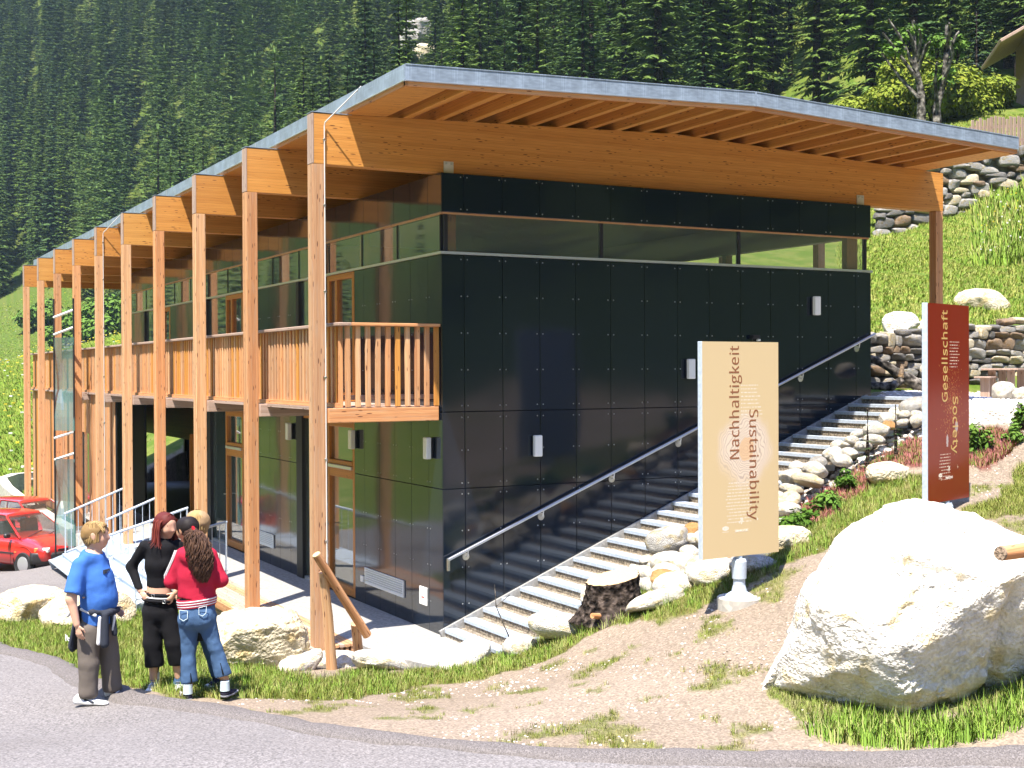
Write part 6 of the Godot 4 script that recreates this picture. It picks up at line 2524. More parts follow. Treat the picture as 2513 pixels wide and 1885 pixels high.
func face_marks(P: Node3D, c: Vector3, f: Vector3, u: Vector3, s: float, lip: Material, brow: Material) -> void:
	var r := f.cross(u).normalized()
	for k in [-1.0, 1.0]:
		var e: Vector3 = c + f * 0.083 * s + r * k * 0.032 * s + u * 0.004 * s
		var m := Mb.new()
		blob(m, [[e - r * 0.009 * s, e + r * 0.009 * s, 0.008 * s, 0.008 * s]], 0.004, 0.002)
		put("eye", m, M.eye_white, P)
		m = Mb.new()
		blob(m, [[e + f * 0.004 * s, e + f * 0.006 * s, 0.0065 * s, 0.0065 * s]], 0.003, 0.002)
		put("iris", m, M.eye_dark, P)
		m = Mb.new()
		m.tube([e + u * 0.020 * s - r * k * 0.014 * s + f * 0.004 * s, e + u * 0.024 * s + r * k * 0.002 * s + f * 0.005 * s, e + u * 0.018 * s + r * k * 0.02 * s - f * 0.004 * s], [0.0035 * s], 5)
		put("eyebrow", m, brow, P)
	var q := c + f * 0.094 * s - u * 0.058 * s
	var m2 := Mb.new()
	m2.tube([q - r * 0.024 * s - f * 0.012 * s + u * 0.003 * s, q - r * 0.008 * s, q + r * 0.008 * s, q + r * 0.024 * s - f * 0.012 * s + u * 0.003 * s], [0.003 * s, 0.006 * s, 0.006 * s, 0.003 * s], 6)
	put("mouth", m2, lip, P)

func person_at(label: String, px: float, t: float) -> Node3D:
	var p := at_ray_depth(px, t)
	return thing("person", label, "person", Vector3(p.x, H(p.x, p.y), -p.y), -0.496)

func at_ray_depth(px: float, t: float) -> Vector2:
	var x := (px - 1256.5) / 3153.4 * t
	return CAM + Vector2(sin(0.496), cos(0.496)) * t + Vector2(cos(0.496), -sin(0.496)) * x

func shoe(m: Mb, heel: Vector3, toe: Vector3, w: float, h: float) -> void:
	var mid := heel.lerp(toe, 0.45)
	blob(m, [[heel + Vector3.UP * h * 0.5, mid + Vector3.UP * h * 0.42, w * 0.95, w, Vector3.UP, 0.85], [mid + Vector3.UP * h * 0.36, toe + Vector3.UP * h * 0.22, w, w * 0.85, Vector3.UP, 0.6], [heel + Vector3.UP * h * 0.6, heel + Vector3.UP * h * 1.15 + (toe - heel) * 0.12, w * 0.9, w * 0.85]], 0.009, 0.02, [[heel, Vector3.DOWN]])

func sole(m: Mb, heel: Vector3, toe: Vector3, w: float) -> void:
	blob(m, [[heel + Vector3.UP * 0.012, heel.lerp(toe, 0.5) + Vector3.UP * 0.012, w * 1.08, w * 1.06, Vector3.UP, 0.4], [heel.lerp(toe, 0.5) + Vector3.UP * 0.012, toe + Vector3.UP * 0.014, w * 1.06, w * 0.95, Vector3.UP, 0.4]], 0.009, 0.01, [[heel + Vector3.UP * 0.026, Vector3.UP], [heel - Vector3.UP * 0.004, Vector3.DOWN]])

func people() -> void:
	var skin := mat("skin", lin(0.58, 0.34, 0.235), 0.5)
	skin.subsurf_scatter_enabled = true
	skin.subsurf_scatter_strength = 0.12
	mat("skin_tan", lin(0.44, 0.23, 0.13), 0.5)
	mat("eye_white", lin(0.6, 0.58, 0.55), 0.3)
	mat("eye_dark", lin(0.03, 0.022, 0.018), 0.2)
	mat("lip", lin(0.36, 0.13, 0.10), 0.5)
	mat("lip_red", lin(0.40, 0.10, 0.09), 0.45)
	var weave := tex(seamless(171, 0.08, 256, 3))
	for q in [["blue_cotton", lin(0.050, 0.15, 0.47)], ["grey_trousers", lin(0.135, 0.115, 0.10)], ["slate_cloth", lin(0.035, 0.040, 0.055)], ["black_cloth", lin(0.010, 0.010, 0.012)], ["crimson", lin(0.40, 0.018, 0.045)], ["denim", lin(0.060, 0.115, 0.22)], ["white_cloth", lin(0.70, 0.70, 0.70)], ["dark_shoe", lin(0.022, 0.02, 0.035)], ["white_shoe", lin(0.66, 0.66, 0.66)], ["sock", lin(0.55, 0.66, 0.70)], ["sole_grey", lin(0.22, 0.23, 0.26)], ["scarlet", lin(0.5, 0.01, 0.02)]]:
		var cm := mat(q[0], q[1], 0.85, 0.0, 0.25)
		tri(textured(cm, null, 6.0, -1.0, weave, 0.25))
	var hair_tex := tex(seamless(181, 0.05, 256, 3))
	for q in [["hair_blond", lin(0.36, 0.24, 0.10)], ["hair_blond_dark", lin(0.22, 0.135, 0.055)], ["hair_sandy", lin(0.30, 0.20, 0.11)], ["hair_auburn", lin(0.095, 0.016, 0.014)], ["hair_auburn_light", lin(0.17, 0.032, 0.022)], ["hair_brown", lin(0.052, 0.026, 0.017)], ["hair_brown_light", lin(0.095, 0.05, 0.03)], ["hair_black", lin(0.014, 0.010, 0.010)]]:
		mat(q[0], q[1], 0.62, 0.0, 0.3)
	boy_blue()
	girl_black()
	girl_red()
	child_behind()

func boy_blue() -> void:
	var P := person_at("boy in a blue T-shirt and grey trousers with a dark jacket tied round his waist", 222, 11.64)
	P.position.y += 0.05
	var V := func(px: float, py: float, z: float) -> Vector3:
		return Vector3((px - 222.0) * 0.003692, (1739.0 - py) * 0.003692, z)
	var hc: Vector3 = V.call(231, 1333, 0.0)
	var f := Vector3(0.97, -0.02, -0.22).normalized()
	var sh: Vector3 = V.call(204, 1406, 0.165)
	var el: Vector3 = V.call(192, 1478, 0.235)
	var wr: Vector3 = V.call(207, 1540, 0.25)
	var shl: Vector3 = V.call(232, 1408, -0.165)
	var ell: Vector3 = V.call(236, 1478, -0.23)
	var wrl: Vector3 = V.call(262, 1520, -0.16)
	var b := []
	head(b, hc, f, Vector3.UP, 1.06)
	b.append([V.call(225, 1378, 0), V.call(229, 1352, 0), 0.062, 0.056])
	b.append([V.call(224, 1395, 0.0), V.call(232, 1480, 0.0), 0.11, 0.13, Vector3(0, 0, 1), 1.15])
	b.append([V.call(233, 1480, 0), V.call(232, 1540, 0), 0.13, 0.12, Vector3(0, 0, 1), 1.15])
	b.append([sh, el, 0.052, 0.043])
	b.append([el, wr, 0.045, 0.029])
	b.append([shl, ell, 0.052, 0.043])
	b.append([ell, wrl, 0.043, 0.03])
	for q in [[V.call(224, 1556, 0.085), V.call(221, 1640, 0.10), V.call(212, 1718, 0.10)], [V.call(240, 1556, -0.085), V.call(258, 1640, -0.09), V.call(266, 1718, -0.10)]]:
		b.append([q[0], q[1], 0.08, 0.06])
		b.append([q[1], q[2], 0.055, 0.038])
	var m := Mb.new()
	blob(m, b, 0.011, 0.03)
	var hb := []
	hand(hb, wr, (V.call(217, 1584, 0.25) - wr).normalized(), Vector3(0.35, 0, -0.9).normalized(), Vector3(0.92, 0.2, 0.3).normalized(), 0.155, 0.45)
	blob(m, hb, 0.005, 0.006)
	hb = []
	hand(hb, wrl, Vector3(0.8, -0.5, 0.2).normalized(), Vector3(0.2, 0.1, 0.97), Vector3(0.5, 0.85, 0), 0.15, 0.6)
	blob(m, hb, 0.006, 0.006)
	put("body", m, M.skin, P)
	face_marks(P, hc, f, Vector3.UP, 1.06, M.lip, M.hair_blond_dark)
	# T-shirt
	m = Mb.new()
	blob(m, [[V.call(222, 1398, 0.0), V.call(232, 1450, 0), 0.125, 0.150, Vector3(0, 0, 1), 1.12], [V.call(233, 1445, 0), V.call(239, 1487, 0), 0.148, 0.158, Vector3(0, 0, 1), 1.08], [V.call(239, 1487, 0), V.call(236, 1548, 0.0), 0.152, 0.146, Vector3(0, 0, 1), 1.10], [V.call(222, 1384, 0), V.call(222, 1384, 0.10), 0.075, 0.06], [V.call(222, 1384, 0), V.call(226, 1388, -0.10), 0.075, 0.06],
		[sh + Vector3(0.0, 0.015, -0.02), V.call(196, 1462, 0.225), 0.070, 0.080], [shl, V.call(236, 1462, -0.225), 0.068, 0.075]], 0.010, 0.045, [[V.call(233, 1551, 0), Vector3(0.12, -1, 0).normalized()], [V.call(227, 1373, 0), Vector3(0.25, 1, 0).normalized()], [V.call(196, 1467, 0.225) + Vector3(0, 0, 0), Vector3(-0.15, -1.0, 0.35).normalized(), 0.125]], 0.006, 9.0)
	put("shirt", m, M.blue_cotton, P)
	# collar and chest print
	m = Mb.new()
	var ring := []
	for k in 25:
		var a := TAU * k / 24
		ring.append(V.call(226, 1374, 0) + Vector3(cos(a) * 0.072 + 0.004, -0.012 * cos(a), sin(a) * 0.070))
	m.tube(ring, [0.007], 6, false)
	put("collar", m, M.slate_cloth, P)
	for k in 4:
		m = Mb.new()
		var x: float = 0.008 + 0.026 * k
		m.bar(V.call(259, 1414, 0.115 - x) , V.call(259, 1423, 0.115 - x), 0.013, 0.02)
		var o := put("lettering", m, M.slate_cloth, P)
		o.position = Vector3(0.008 + 0.045 * x * 4.0, 0, 0)
	# trousers
	m = Mb.new()
	var tp := [[V.call(234, 1538, 0), V.call(232, 1562, 0), 0.140, 0.140, Vector3(0, 0, 1), 1.1]]
	for q in [[V.call(222, 1565, 0.08), V.call(221, 1642, 0.10), V.call(219, 1712, 0.105)], [V.call(244, 1565, -0.08), V.call(256, 1642, -0.09), V.call(261, 1712, -0.105)]]:
		tp.append([q[0], q[1], 0.105, 0.088])
		tp.append([q[1], q[2], 0.088, 0.086])
	blob(m, tp, 0.010, 0.025, [[V.call(222, 1724, 0), Vector3.DOWN], [V.call(230, 1520, 0), Vector3.UP]], 0.012, 5.0)
	put("trousers", m, M.grey_trousers, P)
	# jacket round the waist: band, hanging back, knotted sleeves
	m = Mb.new()
	blob(m, [[V.call(200, 1512, 0.06), V.call(238, 1514, 0.165), 0.026, 0.026], [V.call(238, 1514, 0.165), V.call(274, 1517, 0.10), 0.026, 0.028], [V.call(274, 1517, 0.10), V.call(280, 1518, -0.04), 0.03, 0.03], [V.call(198, 1512, 0.06), V.call(198, 1512, -0.1), 0.03, 0.03],
		[V.call(194, 1520, 0.0), V.call(176, 1600, 0.02), 0.055, 0.075, Vector3(0.95, 0.25, 0).normalized(), 0.30], [V.call(192, 1520, -0.08), V.call(178, 1598, -0.08), 0.055, 0.07, Vector3(0.95, 0.25, 0).normalized(), 0.30], [V.call(194, 1520, 0.1), V.call(180, 1598, 0.11), 0.045, 0.06, Vector3(0.95, 0.25, 0).normalized(), 0.35],
		[V.call(266, 1522, 0.14), V.call(264, 1592, 0.14), 0.030, 0.040], [V.call(276, 1520, 0.06), V.call(281, 1572, 0.05), 0.030, 0.026]], 0.009, 0.02, [[V.call(170, 1614, 0), Vector3.DOWN]])
	put("tied_jacket", m, M.slate_cloth, P)
	m = Mb.new()
	blob(m, [[V.call(206, 1509, 0.12), V.call(246, 1521, 0.185), 0.014, 0.014], [V.call(255, 1528, 0.165), V.call(251, 1590, 0.165), 0.015, 0.019], [V.call(283, 1528, 0.075), V.call(278, 1562, 0.07), 0.014, 0.012], [V.call(182, 1508, 0.06), V.call(166, 1528, 0.05), 0.022, 0.016]], 0.008, 0.01)
	put("jacket_lining", m, M.white_cloth, P)
	m = Mb.new()
	m.tube([V.call(171, 1572, 0.125), V.call(173, 1582, 0.130), V.call(177, 1586, 0.133), V.call(179, 1580, 0.133), V.call(175, 1578, 0.131)], [0.006], 5)
	m.tube([V.call(167, 1570, 0.115), V.call(168, 1586, 0.118)], [0.005], 5)
	put("jacket_print", m, M.white_cloth, P)
	# shoes
	for q in [[V.call(196, 1741, 0.105), V.call(262, 1741, 0.135)], [V.call(254, 1737, -0.105), V.call(303, 1738, -0.06)]]:
		m = Mb.new()
		shoe(m, q[0], q[1], 0.046, 0.062)
		var s := put("shoe", m, M.white_shoe, P)
		m = Mb.new()
		blob(m, [[q[0].lerp(q[1], 0.30) + Vector3(0, 0.045, 0.035), q[0].lerp(q[1], 0.62) + Vector3(0, 0.03, 0.042), 0.012, 0.010]], 0.006, 0.005)
		put("shoe_stripe", m, M.slate_cloth, s)
	# hair: a straight blond bowl
	m = Mb.new()
	blob(m, [[hc + Vector3(-0.022, 0.026, 0), hc + Vector3(0.028, 0.030, 0), 0.104, 0.096, Vector3(0, 0, 1), 0.95], [hc + Vector3(-0.045, -0.01, 0), hc + Vector3(-0.048, -0.055, 0), 0.078, 0.058, Vector3(0, 0, 1), 1.05]], 0.009, 0.03, [[hc + Vector3(0.045, 0.01, 0), Vector3(0.75, -0.55, 0).normalized()]], 0.006, 14.0)
	put("hair", m, M.hair_blond_dark, P)
	m = Mb.new()
	var m2 := Mb.new()
	for k in 260:
		var az := rng.randf() * TAU
		var front := cos(az)
		var n0 := Vector3(cos(az) * 0.35 * rng.randf(), 1, sin(az) * 0.35 * rng.randf()).normalized()
		var p0 := hc + Vector3(0.0, 0.03, 0) + Vector3(n0.x * 0.11, n0.y * 0.098, n0.z * 0.10)
		var e := Vector3(cos(az), -0.10 if front > 0.55 else -0.55 + rng.randf_range(-0.2, 0.15), sin(az)).normalized()
		var mid := (n0 + Vector3(cos(az), 0.25, sin(az)).normalized()).normalized()
		var jit := rng.randf_range(0.98, 1.07)
		var pts := [p0, hc + Vector3(0, 0.028, 0) + Vector3(mid.x * 0.118, mid.y * 0.104, mid.z * 0.106) * jit, hc + Vector3(0, 0.012, 0) + Vector3(e.x * 0.118, e.y * 0.13, e.z * 0.106) * jit]
		if front > 0.55:
			pts[2] = hc + Vector3(0.10, 0.035 + rng.randf_range(-0.012, 0.02), e.z * 0.10)
		lock(m if k % 3 else m2, pts, 0.009)
	put("hair_locks", m, M.hair_blond, P)
	put("hair_locks", m2, M.hair_blond_dark, P)

func girl_black() -> void:
	var P := person_at("girl with dark red hair in a tight black top, hand on her hip", 384, 12.36)
	var V := func(px: float, py: float, z: float) -> Vector3:
		return Vector3((px - 384.0) * 0.00392, (1695.0 - py) * 0.00392, z)
	var hc: Vector3 = V.call(404, 1291, 0.0)
	var f := Vector3(0.80, -0.20, 0.56).normalized()
	var u := Vector3(0.10, 0.98, 0.16)
	u = (u - f * u.dot(f)).normalized()
	var sh: Vector3 = V.call(349, 1341, 0.03)
	var el: Vector3 = V.call(317, 1394, -0.03)
	var wr: Vector3 = V.call(344, 1450, 0.06)
	var shr: Vector3 = V.call(430, 1342, -0.06)
	var elr: Vector3 = V.call(452, 1400, -0.02)
	var wrr: Vector3 = V.call(430, 1455, 0.06)
	var b := []
	head(b, hc, f, u, 1.03)
	b.append([V.call(392, 1338, -0.01), V.call(400, 1312, -0.01), 0.046, 0.046])
	b.append([V.call(391, 1352, 0), V.call(387, 1410, 0), 0.105, 0.085, Vector3(1, 0, 0), 1.15])
	b.append([V.call(387, 1410, 0), V.call(386, 1470, 0), 0.085, 0.105, Vector3(1, 0, 0), 1.2])
	b.append([sh, el, 0.040, 0.034])
	b.append([el, wr, 0.034, 0.024])
	b.append([shr, elr, 0.040, 0.034])
	b.append([elr, wrr, 0.034, 0.024])
	for q in [[V.call(374, 1500, 0.0), V.call(373, 1590, 0.02), V.call(371, 1668, 0.0)], [V.call(406, 1500, 0.0), V.call(425, 1588, 0.03), V.call(433, 1664, 0.0)]]:
		b.append([q[0], q[1], 0.085, 0.055])
		b.append([q[1], q[2], 0.052, 0.036])
	var m := Mb.new()
	blob(m, b, 0.011, 0.03)
	var hb := []
	hand(hb, wr, (V.call(360, 1464, 0.10) - wr).normalized(), Vector3(0.3, -0.2, -0.9).normalized(), Vector3(0.4, 0.85, 0.1).normalized(), 0.15, 0.3)
	hand(hb, wrr, Vector3(-0.5, -0.75, 0.3).normalized(), Vector3(-0.5, 0.3, -0.7).normalized(), Vector3(-0.6, 0.6, 0.3).normalized(), 0.15, 0.4)
	blob(m, hb, 0.006, 0.006)
	put("body", m, M.skin, P)
	face_marks(P, hc, f, u, 1.03, M.lip_red, M.hair_auburn)
	m = Mb.new()
	blob(m, [[V.call(391, 1350, 0), V.call(388, 1392, 0.01), 0.115, 0.108, Vector3(1, 0, 0), 1.25], [V.call(388, 1392, 0.0), V.call(387, 1436, 0), 0.100, 0.100, Vector3(1, 0, 0), 1.18], [V.call(378, 1384, 0.065), V.call(379, 1386, 0.066), 0.055, 0.055], [V.call(404, 1384, 0.06), V.call(405, 1386, 0.06), 0.055, 0.055], [V.call(391, 1338, 0), V.call(396, 1322, -0.005), 0.060, 0.054],
		[sh + Vector3(0.02, 0, 0), el, 0.055, 0.047], [el, wr + (el - wr) * 0.08, 0.047, 0.036], [shr, elr, 0.054, 0.046], [elr, wrr + (elr - wrr) * 0.08, 0.046, 0.036]], 0.010, 0.04, [[V.call(388, 1443, 0), Vector3(0.04, -1, 0).normalized()], [V.call(397, 1322, 0), Vector3(0.2, 1, 0).normalized()], [wr + (el - wr) * 0.02, (wr - el).normalized(), 0.09]])
	put("top", m, M.black_cloth, P)
	# trousers rolled below the knee
	m = Mb.new()
	blob(m, [[V.call(387, 1462, 0), V.call(387, 1500, 0), 0.118, 0.135, Vector3(1, 0, 0), 1.12], [V.call(371, 1505, 0.0), V.call(372, 1580, 0.02), 0.105, 0.086], [V.call(372, 1580, 0.02), V.call(374, 1630, 0.0), 0.086, 0.090], [V.call(405, 1505, 0), V.call(424, 1580, 0.03), 0.105, 0.084], [V.call(424, 1580, 0.03), V.call(431, 1624, 0), 0.084, 0.086]], 0.010, 0.03, [[V.call(372, 1638, 0), Vector3(0.05, -1, 0).normalized()], [V.call(387, 1455, 0), Vector3.UP]], 0.010, 5.0)
	put("trousers", m, M.black_cloth, P)
	for q in [[1459, 0.134, M.black_cloth, 0.013], [1466, 0.142, M.white_cloth, 0.008], [1473, 0.146, M.black_cloth, 0.016]]:
		m = Mb.new()
		var ring := []
		for k in 29:
			var a := TAU * k / 28
			ring.append(V.call(387, q[0], 0) + Vector3(cos(a) * q[1] * 1.03, -0.012 * cos(a), sin(a) * q[1] * 0.92))
		m.tube(ring, [q[3]], 6, false)
		put("belt", m, q[2], P)
	m = Mb.new()
	for q in [[381, 1459, 0.134], [408, 1474, 0.135]]:
		var c: Vector3 = V.call(q[0], q[1], q[2])
		m.tube([c + Vector3(-0.014, -0.013, 0), c + Vector3(0.014, -0.013, 0), c + Vector3(0.014, 0.013, 0), c + Vector3(-0.014, 0.013, 0), c + Vector3(-0.014, -0.013, 0)], [0.003], 5)
	put("buckle", m, M.steel, P)
	for q in [[V.call(372, 1662, -0.01), V.call(369, 1696, 0.13)], [V.call(432, 1660, -0.03), V.call(436, 1690, 0.10)]]:
		var hl := Vector3(q[0].x, 0.0, q[0].z - 0.04)
		var to := Vector3(q[1].x, 0.0, q[1].z)
		m = Mb.new()
		shoe(m, hl, to, 0.038, 0.085)
		m.tube([hl + Vector3(0, 0.08, 0.01), hl + Vector3(0, 0.155, 0.005)], [0.046, 0.044], 12)
		var s := put("high_top_shoe", m, M.white_shoe, P)
		m = Mb.new()
		sole(m, hl, to, 0.038)
		put("sole", m, M.white_cloth, s)
		m = Mb.new()
		for k in 5:
			var c := hl.lerp(to, 0.25 + 0.10 * k) + Vector3(0, 0.125 - 0.016 * k, 0.012)
			m.tube([c - Vector3(0.022, 0, 0), c + Vector3(0.022, 0, 0)], [0.0035], 5)
		put("laces", m, M.sole_grey, s)
		m = Mb.new()
		m.tube([hl + Vector3(0, 0.15, 0.005), hl + Vector3(0, 0.20, 0.0)], [0.038, 0.040], 12, false)
		put("sock", m, M.black_cloth, P)
	# dark red hair: parted, to the shoulders, curling at the ends
	m = Mb.new()
	blob(m, [[hc - f * 0.024 + u * 0.026, hc + f * 0.006 + u * 0.034, 0.100, 0.092]], 0.009, 0.02, [[hc + f * 0.050, (f * 0.85 - u * 0.5).normalized()]], 0.004, 14.0)
	put("hair", m, M.hair_auburn, P)
	m = Mb.new()
	var m2 := Mb.new()
	var r := f.cross(u).normalized()
	for k in 190:
		var side := -1.0 if k % 2 else 1.0
		var back := rng.randf_range(-1.0, 0.55)
		var top := hc + u * 0.118 + f * rng.randf_range(-0.06, 0.055) + r * side * 0.012
		var out := (r * side * (1.0 - 0.5 * maxf(0, -back)) + f * back * 0.9).normalized()
		var p1 := hc + u * 0.045 + out * rng.randf_range(0.100, 0.112)
		var p2 := hc - u * 0.05 + out * rng.randf_range(0.100, 0.125)
		var p3 := hc - Vector3.UP * rng.randf_range(0.13, 0.18) + out * rng.randf_range(0.09, 0.135)
		var p4 := p3 + Vector3(rng.randf_range(-0.035, 0.035), rng.randf_range(-0.05, 0.0), rng.randf_range(-0.03, 0.03))
		if (p2 - hc).normalized().dot(f) > 0.35:
			continue
		lock(m if k % 3 else m2, [top, p1, p2, p3, p4], 0.011)
	put("hair_locks", m, M.hair_auburn, P)
	put("hair_locks", m2, M.hair_auburn_light, P)

func girl_red() -> void:
	var P := person_at("girl seen from behind in a crimson hooded jacket and jeans with a long curly ponytail", 484, 11.98)
	var V := func(px: float, py: float, z: float) -> Vector3:
		return Vector3((px - 484.0) * 0.003799, (1713.0 - py) * 0.003799, z)
	var hc: Vector3 = V.call(455, 1297, -0.03)
	var f := Vector3(-0.82, -0.12, -0.55).normalized()
	var u := (Vector3(-0.05, 1, 0) - f * f.dot(Vector3(-0.05, 1, 0))).normalized()
	var sl: Vector3 = V.call(437, 1362, -0.02)
	var el: Vector3 = V.call(414, 1426, -0.05)
	var wl: Vector3 = V.call(432, 1448, -0.24)
	var sr: Vector3 = V.call(518, 1364, -0.02)
	var er: Vector3 = V.call(538, 1422, -0.02)
	var wrr: Vector3 = V.call(505, 1430, -0.22)
	var b := []
	head(b, hc, f, u, 1.03)
	b.append([V.call(472, 1346, -0.02), V.call(461, 1318, -0.02), 0.046, 0.046])
	b.append([V.call(477, 1362, 0), V.call(479, 1470, 0), 0.11, 0.10, Vector3(1, 0, 0), 1.2])
	b.append([sl, el, 0.043, 0.036])
	b.append([el, wl, 0.036, 0.026])
	b.append([sr, er, 0.043, 0.036])
	b.append([er, wrr, 0.036, 0.026])
	for q in [[V.call(461, 1510, 0), V.call(458, 1590, 0.0), V.call(459, 1682, 0.02)], [V.call(500, 1510, 0), V.call(522, 1585, 0.0), V.call(547, 1672, -0.02)]]:
		b.append([q[0], q[1], 0.085, 0.055])
		b.append([q[1], q[2], 0.052, 0.036])
	var m := Mb.new()
	blob(m, b, 0.011, 0.03)
	var hb := []
	hand(hb, wl, Vector3(0.3, 0.2, -0.9).normalized(), Vector3(0.9, 0, 0.3).normalized(), Vector3.UP, 0.15, 0.5)
	hand(hb, wrr, Vector3(-0.5, 0.2, -0.8).normalized(), Vector3(-0.8, 0, 0.5).normalized(), Vector3.UP, 0.15, 0.5)
	blob(m, hb, 0.006, 0.006)
	put("body", m, M.skin_tan, P)
	face_marks(P, hc, f, u, 1.03, M.lip, M.hair_black)
	m = Mb.new()
	blob(m, [[V.call(477, 1362, 0), V.call(478, 1410, 0.0), 0.125, 0.125, Vector3(1, 0, 0), 1.28], [V.call(478, 1410, 0), V.call(479, 1462, 0), 0.125, 0.135, Vector3(1, 0, 0), 1.30], [V.call(474, 1350, -0.01), V.call(477, 1360, 0.05), 0.075, 0.09], [V.call(460, 1358, 0.085), V.call(490, 1372, 0.10), 0.055, 0.06],
		[sl + Vector3(0.02, 0, 0), el, 0.068, 0.060], [el, wl, 0.060, 0.046], [sr - Vector3(0.02, 0, 0), er, 0.068, 0.062], [er, wrr, 0.060, 0.046]], 0.010, 0.045, [[V.call(480, 1466, 0), Vector3(-0.16, -1, 0).normalized()], [wl, (wl - el).normalized(), 0.09]], 0.008, 6.0)
	put("jacket", m, M.crimson, P)
	for k in 7:
		m = Mb.new()
		var ring := []
		for s in 33:
			var a := TAU * s / 32
			var rad: float = [0.176, 0.178, 0.177, 0.176, 0.174, 0.172, 0.170][k]
			ring.append(V.call(479.5, 1465.0 + 3.0 * k, 0.0) + Vector3(cos(a) * rad * 1.02, 0.022 * cos(a), sin(a) * rad * 0.79))
		m.tube(ring, [0.0075], 6, false)
		put("hem_stripe", m, M.white_cloth if k % 2 else M.crimson, P)
	m = Mb.new()
	for q in [[sl + Vector3(-0.035, 0.055, 0.03), sl + Vector3(-0.068, -0.03, 0.03), el + Vector3(-0.060, 0.06, 0.015), el + Vector3(-0.058, 0.0, 0.012)]]:
		m.tube(q, [0.008], 6)
		var q2 := []
		for p in q:
			q2.append(p + Vector3(0.018, 0.004, 0.014))
		m.tube(q2, [0.005], 6)
	put("sleeve_stripe", m, M.white_cloth, P)
	# jeans with slit flares
	m = Mb.new()
	blob(m, [[V.call(480, 1478, 0), V.call(480, 1510, 0.01), 0.128, 0.135, Vector3(1, 0, 0), 1.22], [V.call(463, 1508, 0.05), V.call(464, 1516, 0.05), 0.085, 0.085], [V.call(500, 1508, 0.05), V.call(500, 1516, 0.05), 0.085, 0.085], [V.call(459, 1520, 0), V.call(458, 1590, 0), 0.100, 0.066], [V.call(458, 1590, 0), V.call(460, 1668, 0.015), 0.064, 0.078], [V.call(502, 1520, 0), V.call(522, 1586, 0), 0.100, 0.066], [V.call(522, 1586, 0), V.call(542, 1654, -0.015), 0.064, 0.080]], 0.010, 0.03, [[V.call(460, 1672, 0), Vector3(0.18, -1, 0).normalized()], [V.call(480, 1466, 0), Vector3.UP]], 0.014, 7.0)
	put("jeans", m, M.denim, P)
	m = Mb.new()
	for q in [[V.call(468, 1645, 0.083), V.call(471, 1669, 0.095)], [V.call(540, 1622, 0.062), V.call(547, 1650, 0.066)]]:
		m.tube([q[0], q[1]], [0.003, 0.009], 6)
	put("hem_slit", m, M.black_cloth, P)
	m = Mb.new()
	for q in [[V.call(494, 1482, 0.152), V.call(512, 1478, 0.145), V.call(511, 1495, 0.15), V.call(503, 1502, 0.155), V.call(494, 1498, 0.155)], [V.call(446, 1488, 0.14), V.call(466, 1490, 0.15), V.call(466, 1508, 0.15), V.call(456, 1514, 0.15), V.call(446, 1508, 0.14)]]:
		q.append(q[0])
		m.tube(q, [0.0035], 5, false)
	put("pocket_seam", m, M.sock, P)
	for q in [[V.call(459, 1713, 0.05), V.call(432, 1713, -0.10), 0], [V.call(548, 1699, 0.02), V.call(562, 1699, -0.15), 1]]:
		var hl := Vector3(q[0].x, 0.0 if q[2] == 0 else 0.02, q[0].z)
		var to := Vector3(q[1].x, hl.y, q[1].z)
		m = Mb.new()
		shoe(m, hl, to, 0.040, 0.060)
		var s := put("trainer", m, M.dark_shoe, P)
		m = Mb.new()
		sole(m, hl, to, 0.042)
		put("sole", m, M.sole_grey, s)
		m = Mb.new()
		for k in 3:
			var c := hl.lerp(to, 0.32 + 0.14 * k)
			var sd := (to - hl).cross(Vector3.UP).normalized() * -0.043
			m.tube([c + sd + Vector3(0, 0.022, 0), c + sd * 0.75 + Vector3(0, 0.066, 0)], [0.0055], 5)
		put("shoe_stripe", m, M.white_cloth, s)
		m = Mb.new()
		m.tube([hl + Vector3(0, 0.06, 0), hl + Vector3(0, 0.15, 0)], [0.046, 0.042], 12)
		put("sock", m, M.sock, P)
	# hair drawn back to a scrunchie, then a broad curly tail
	m = Mb.new()
	blob(m, [[hc - f * 0.026 + u * 0.024, hc + f * 0.020 + u * 0.030, 0.098, 0.090], [hc - f * 0.05, hc - f * 0.07 - u * 0.03, 0.07, 0.05]], 0.009, 0.03, [[hc + f * 0.058 + u * 0.02, (f * 0.9 - u * 0.42).normalized()]], 0.003, 18.0)
	put("hair", m, M.hair_black, P)
	var tie: Vector3 = V.call(475, 1297, 0.065)
	m = Mb.new()
	var tr := []
	for s in 15:
		var a := TAU * s / 14
		tr.append(tie + Vector3(0.018 * cos(a) + 0.004 * sin(5 * a), 0.030 * sin(a), 0.03 * cos(a)))
	m.tube(tr, [0.014], 7, false)
	put("scrunchie", m, M.scarlet, P)
	m = Mb.new()
	blob(m, [[tie + Vector3(0.03, -0.02, 0.01), V.call(492, 1335, 0.12), 0.04, 0.080], [V.call(492, 1335, 0.12), V.call(502, 1385, 0.13), 0.080, 0.075], [V.call(502, 1385, 0.13), V.call(506, 1415, 0.13), 0.07, 0.035]], 0.012, 0.04, [], 0.03, 12.0)
	put("ponytail", m, M.hair_brown, P)
	m = Mb.new()
	var m2 := Mb.new()
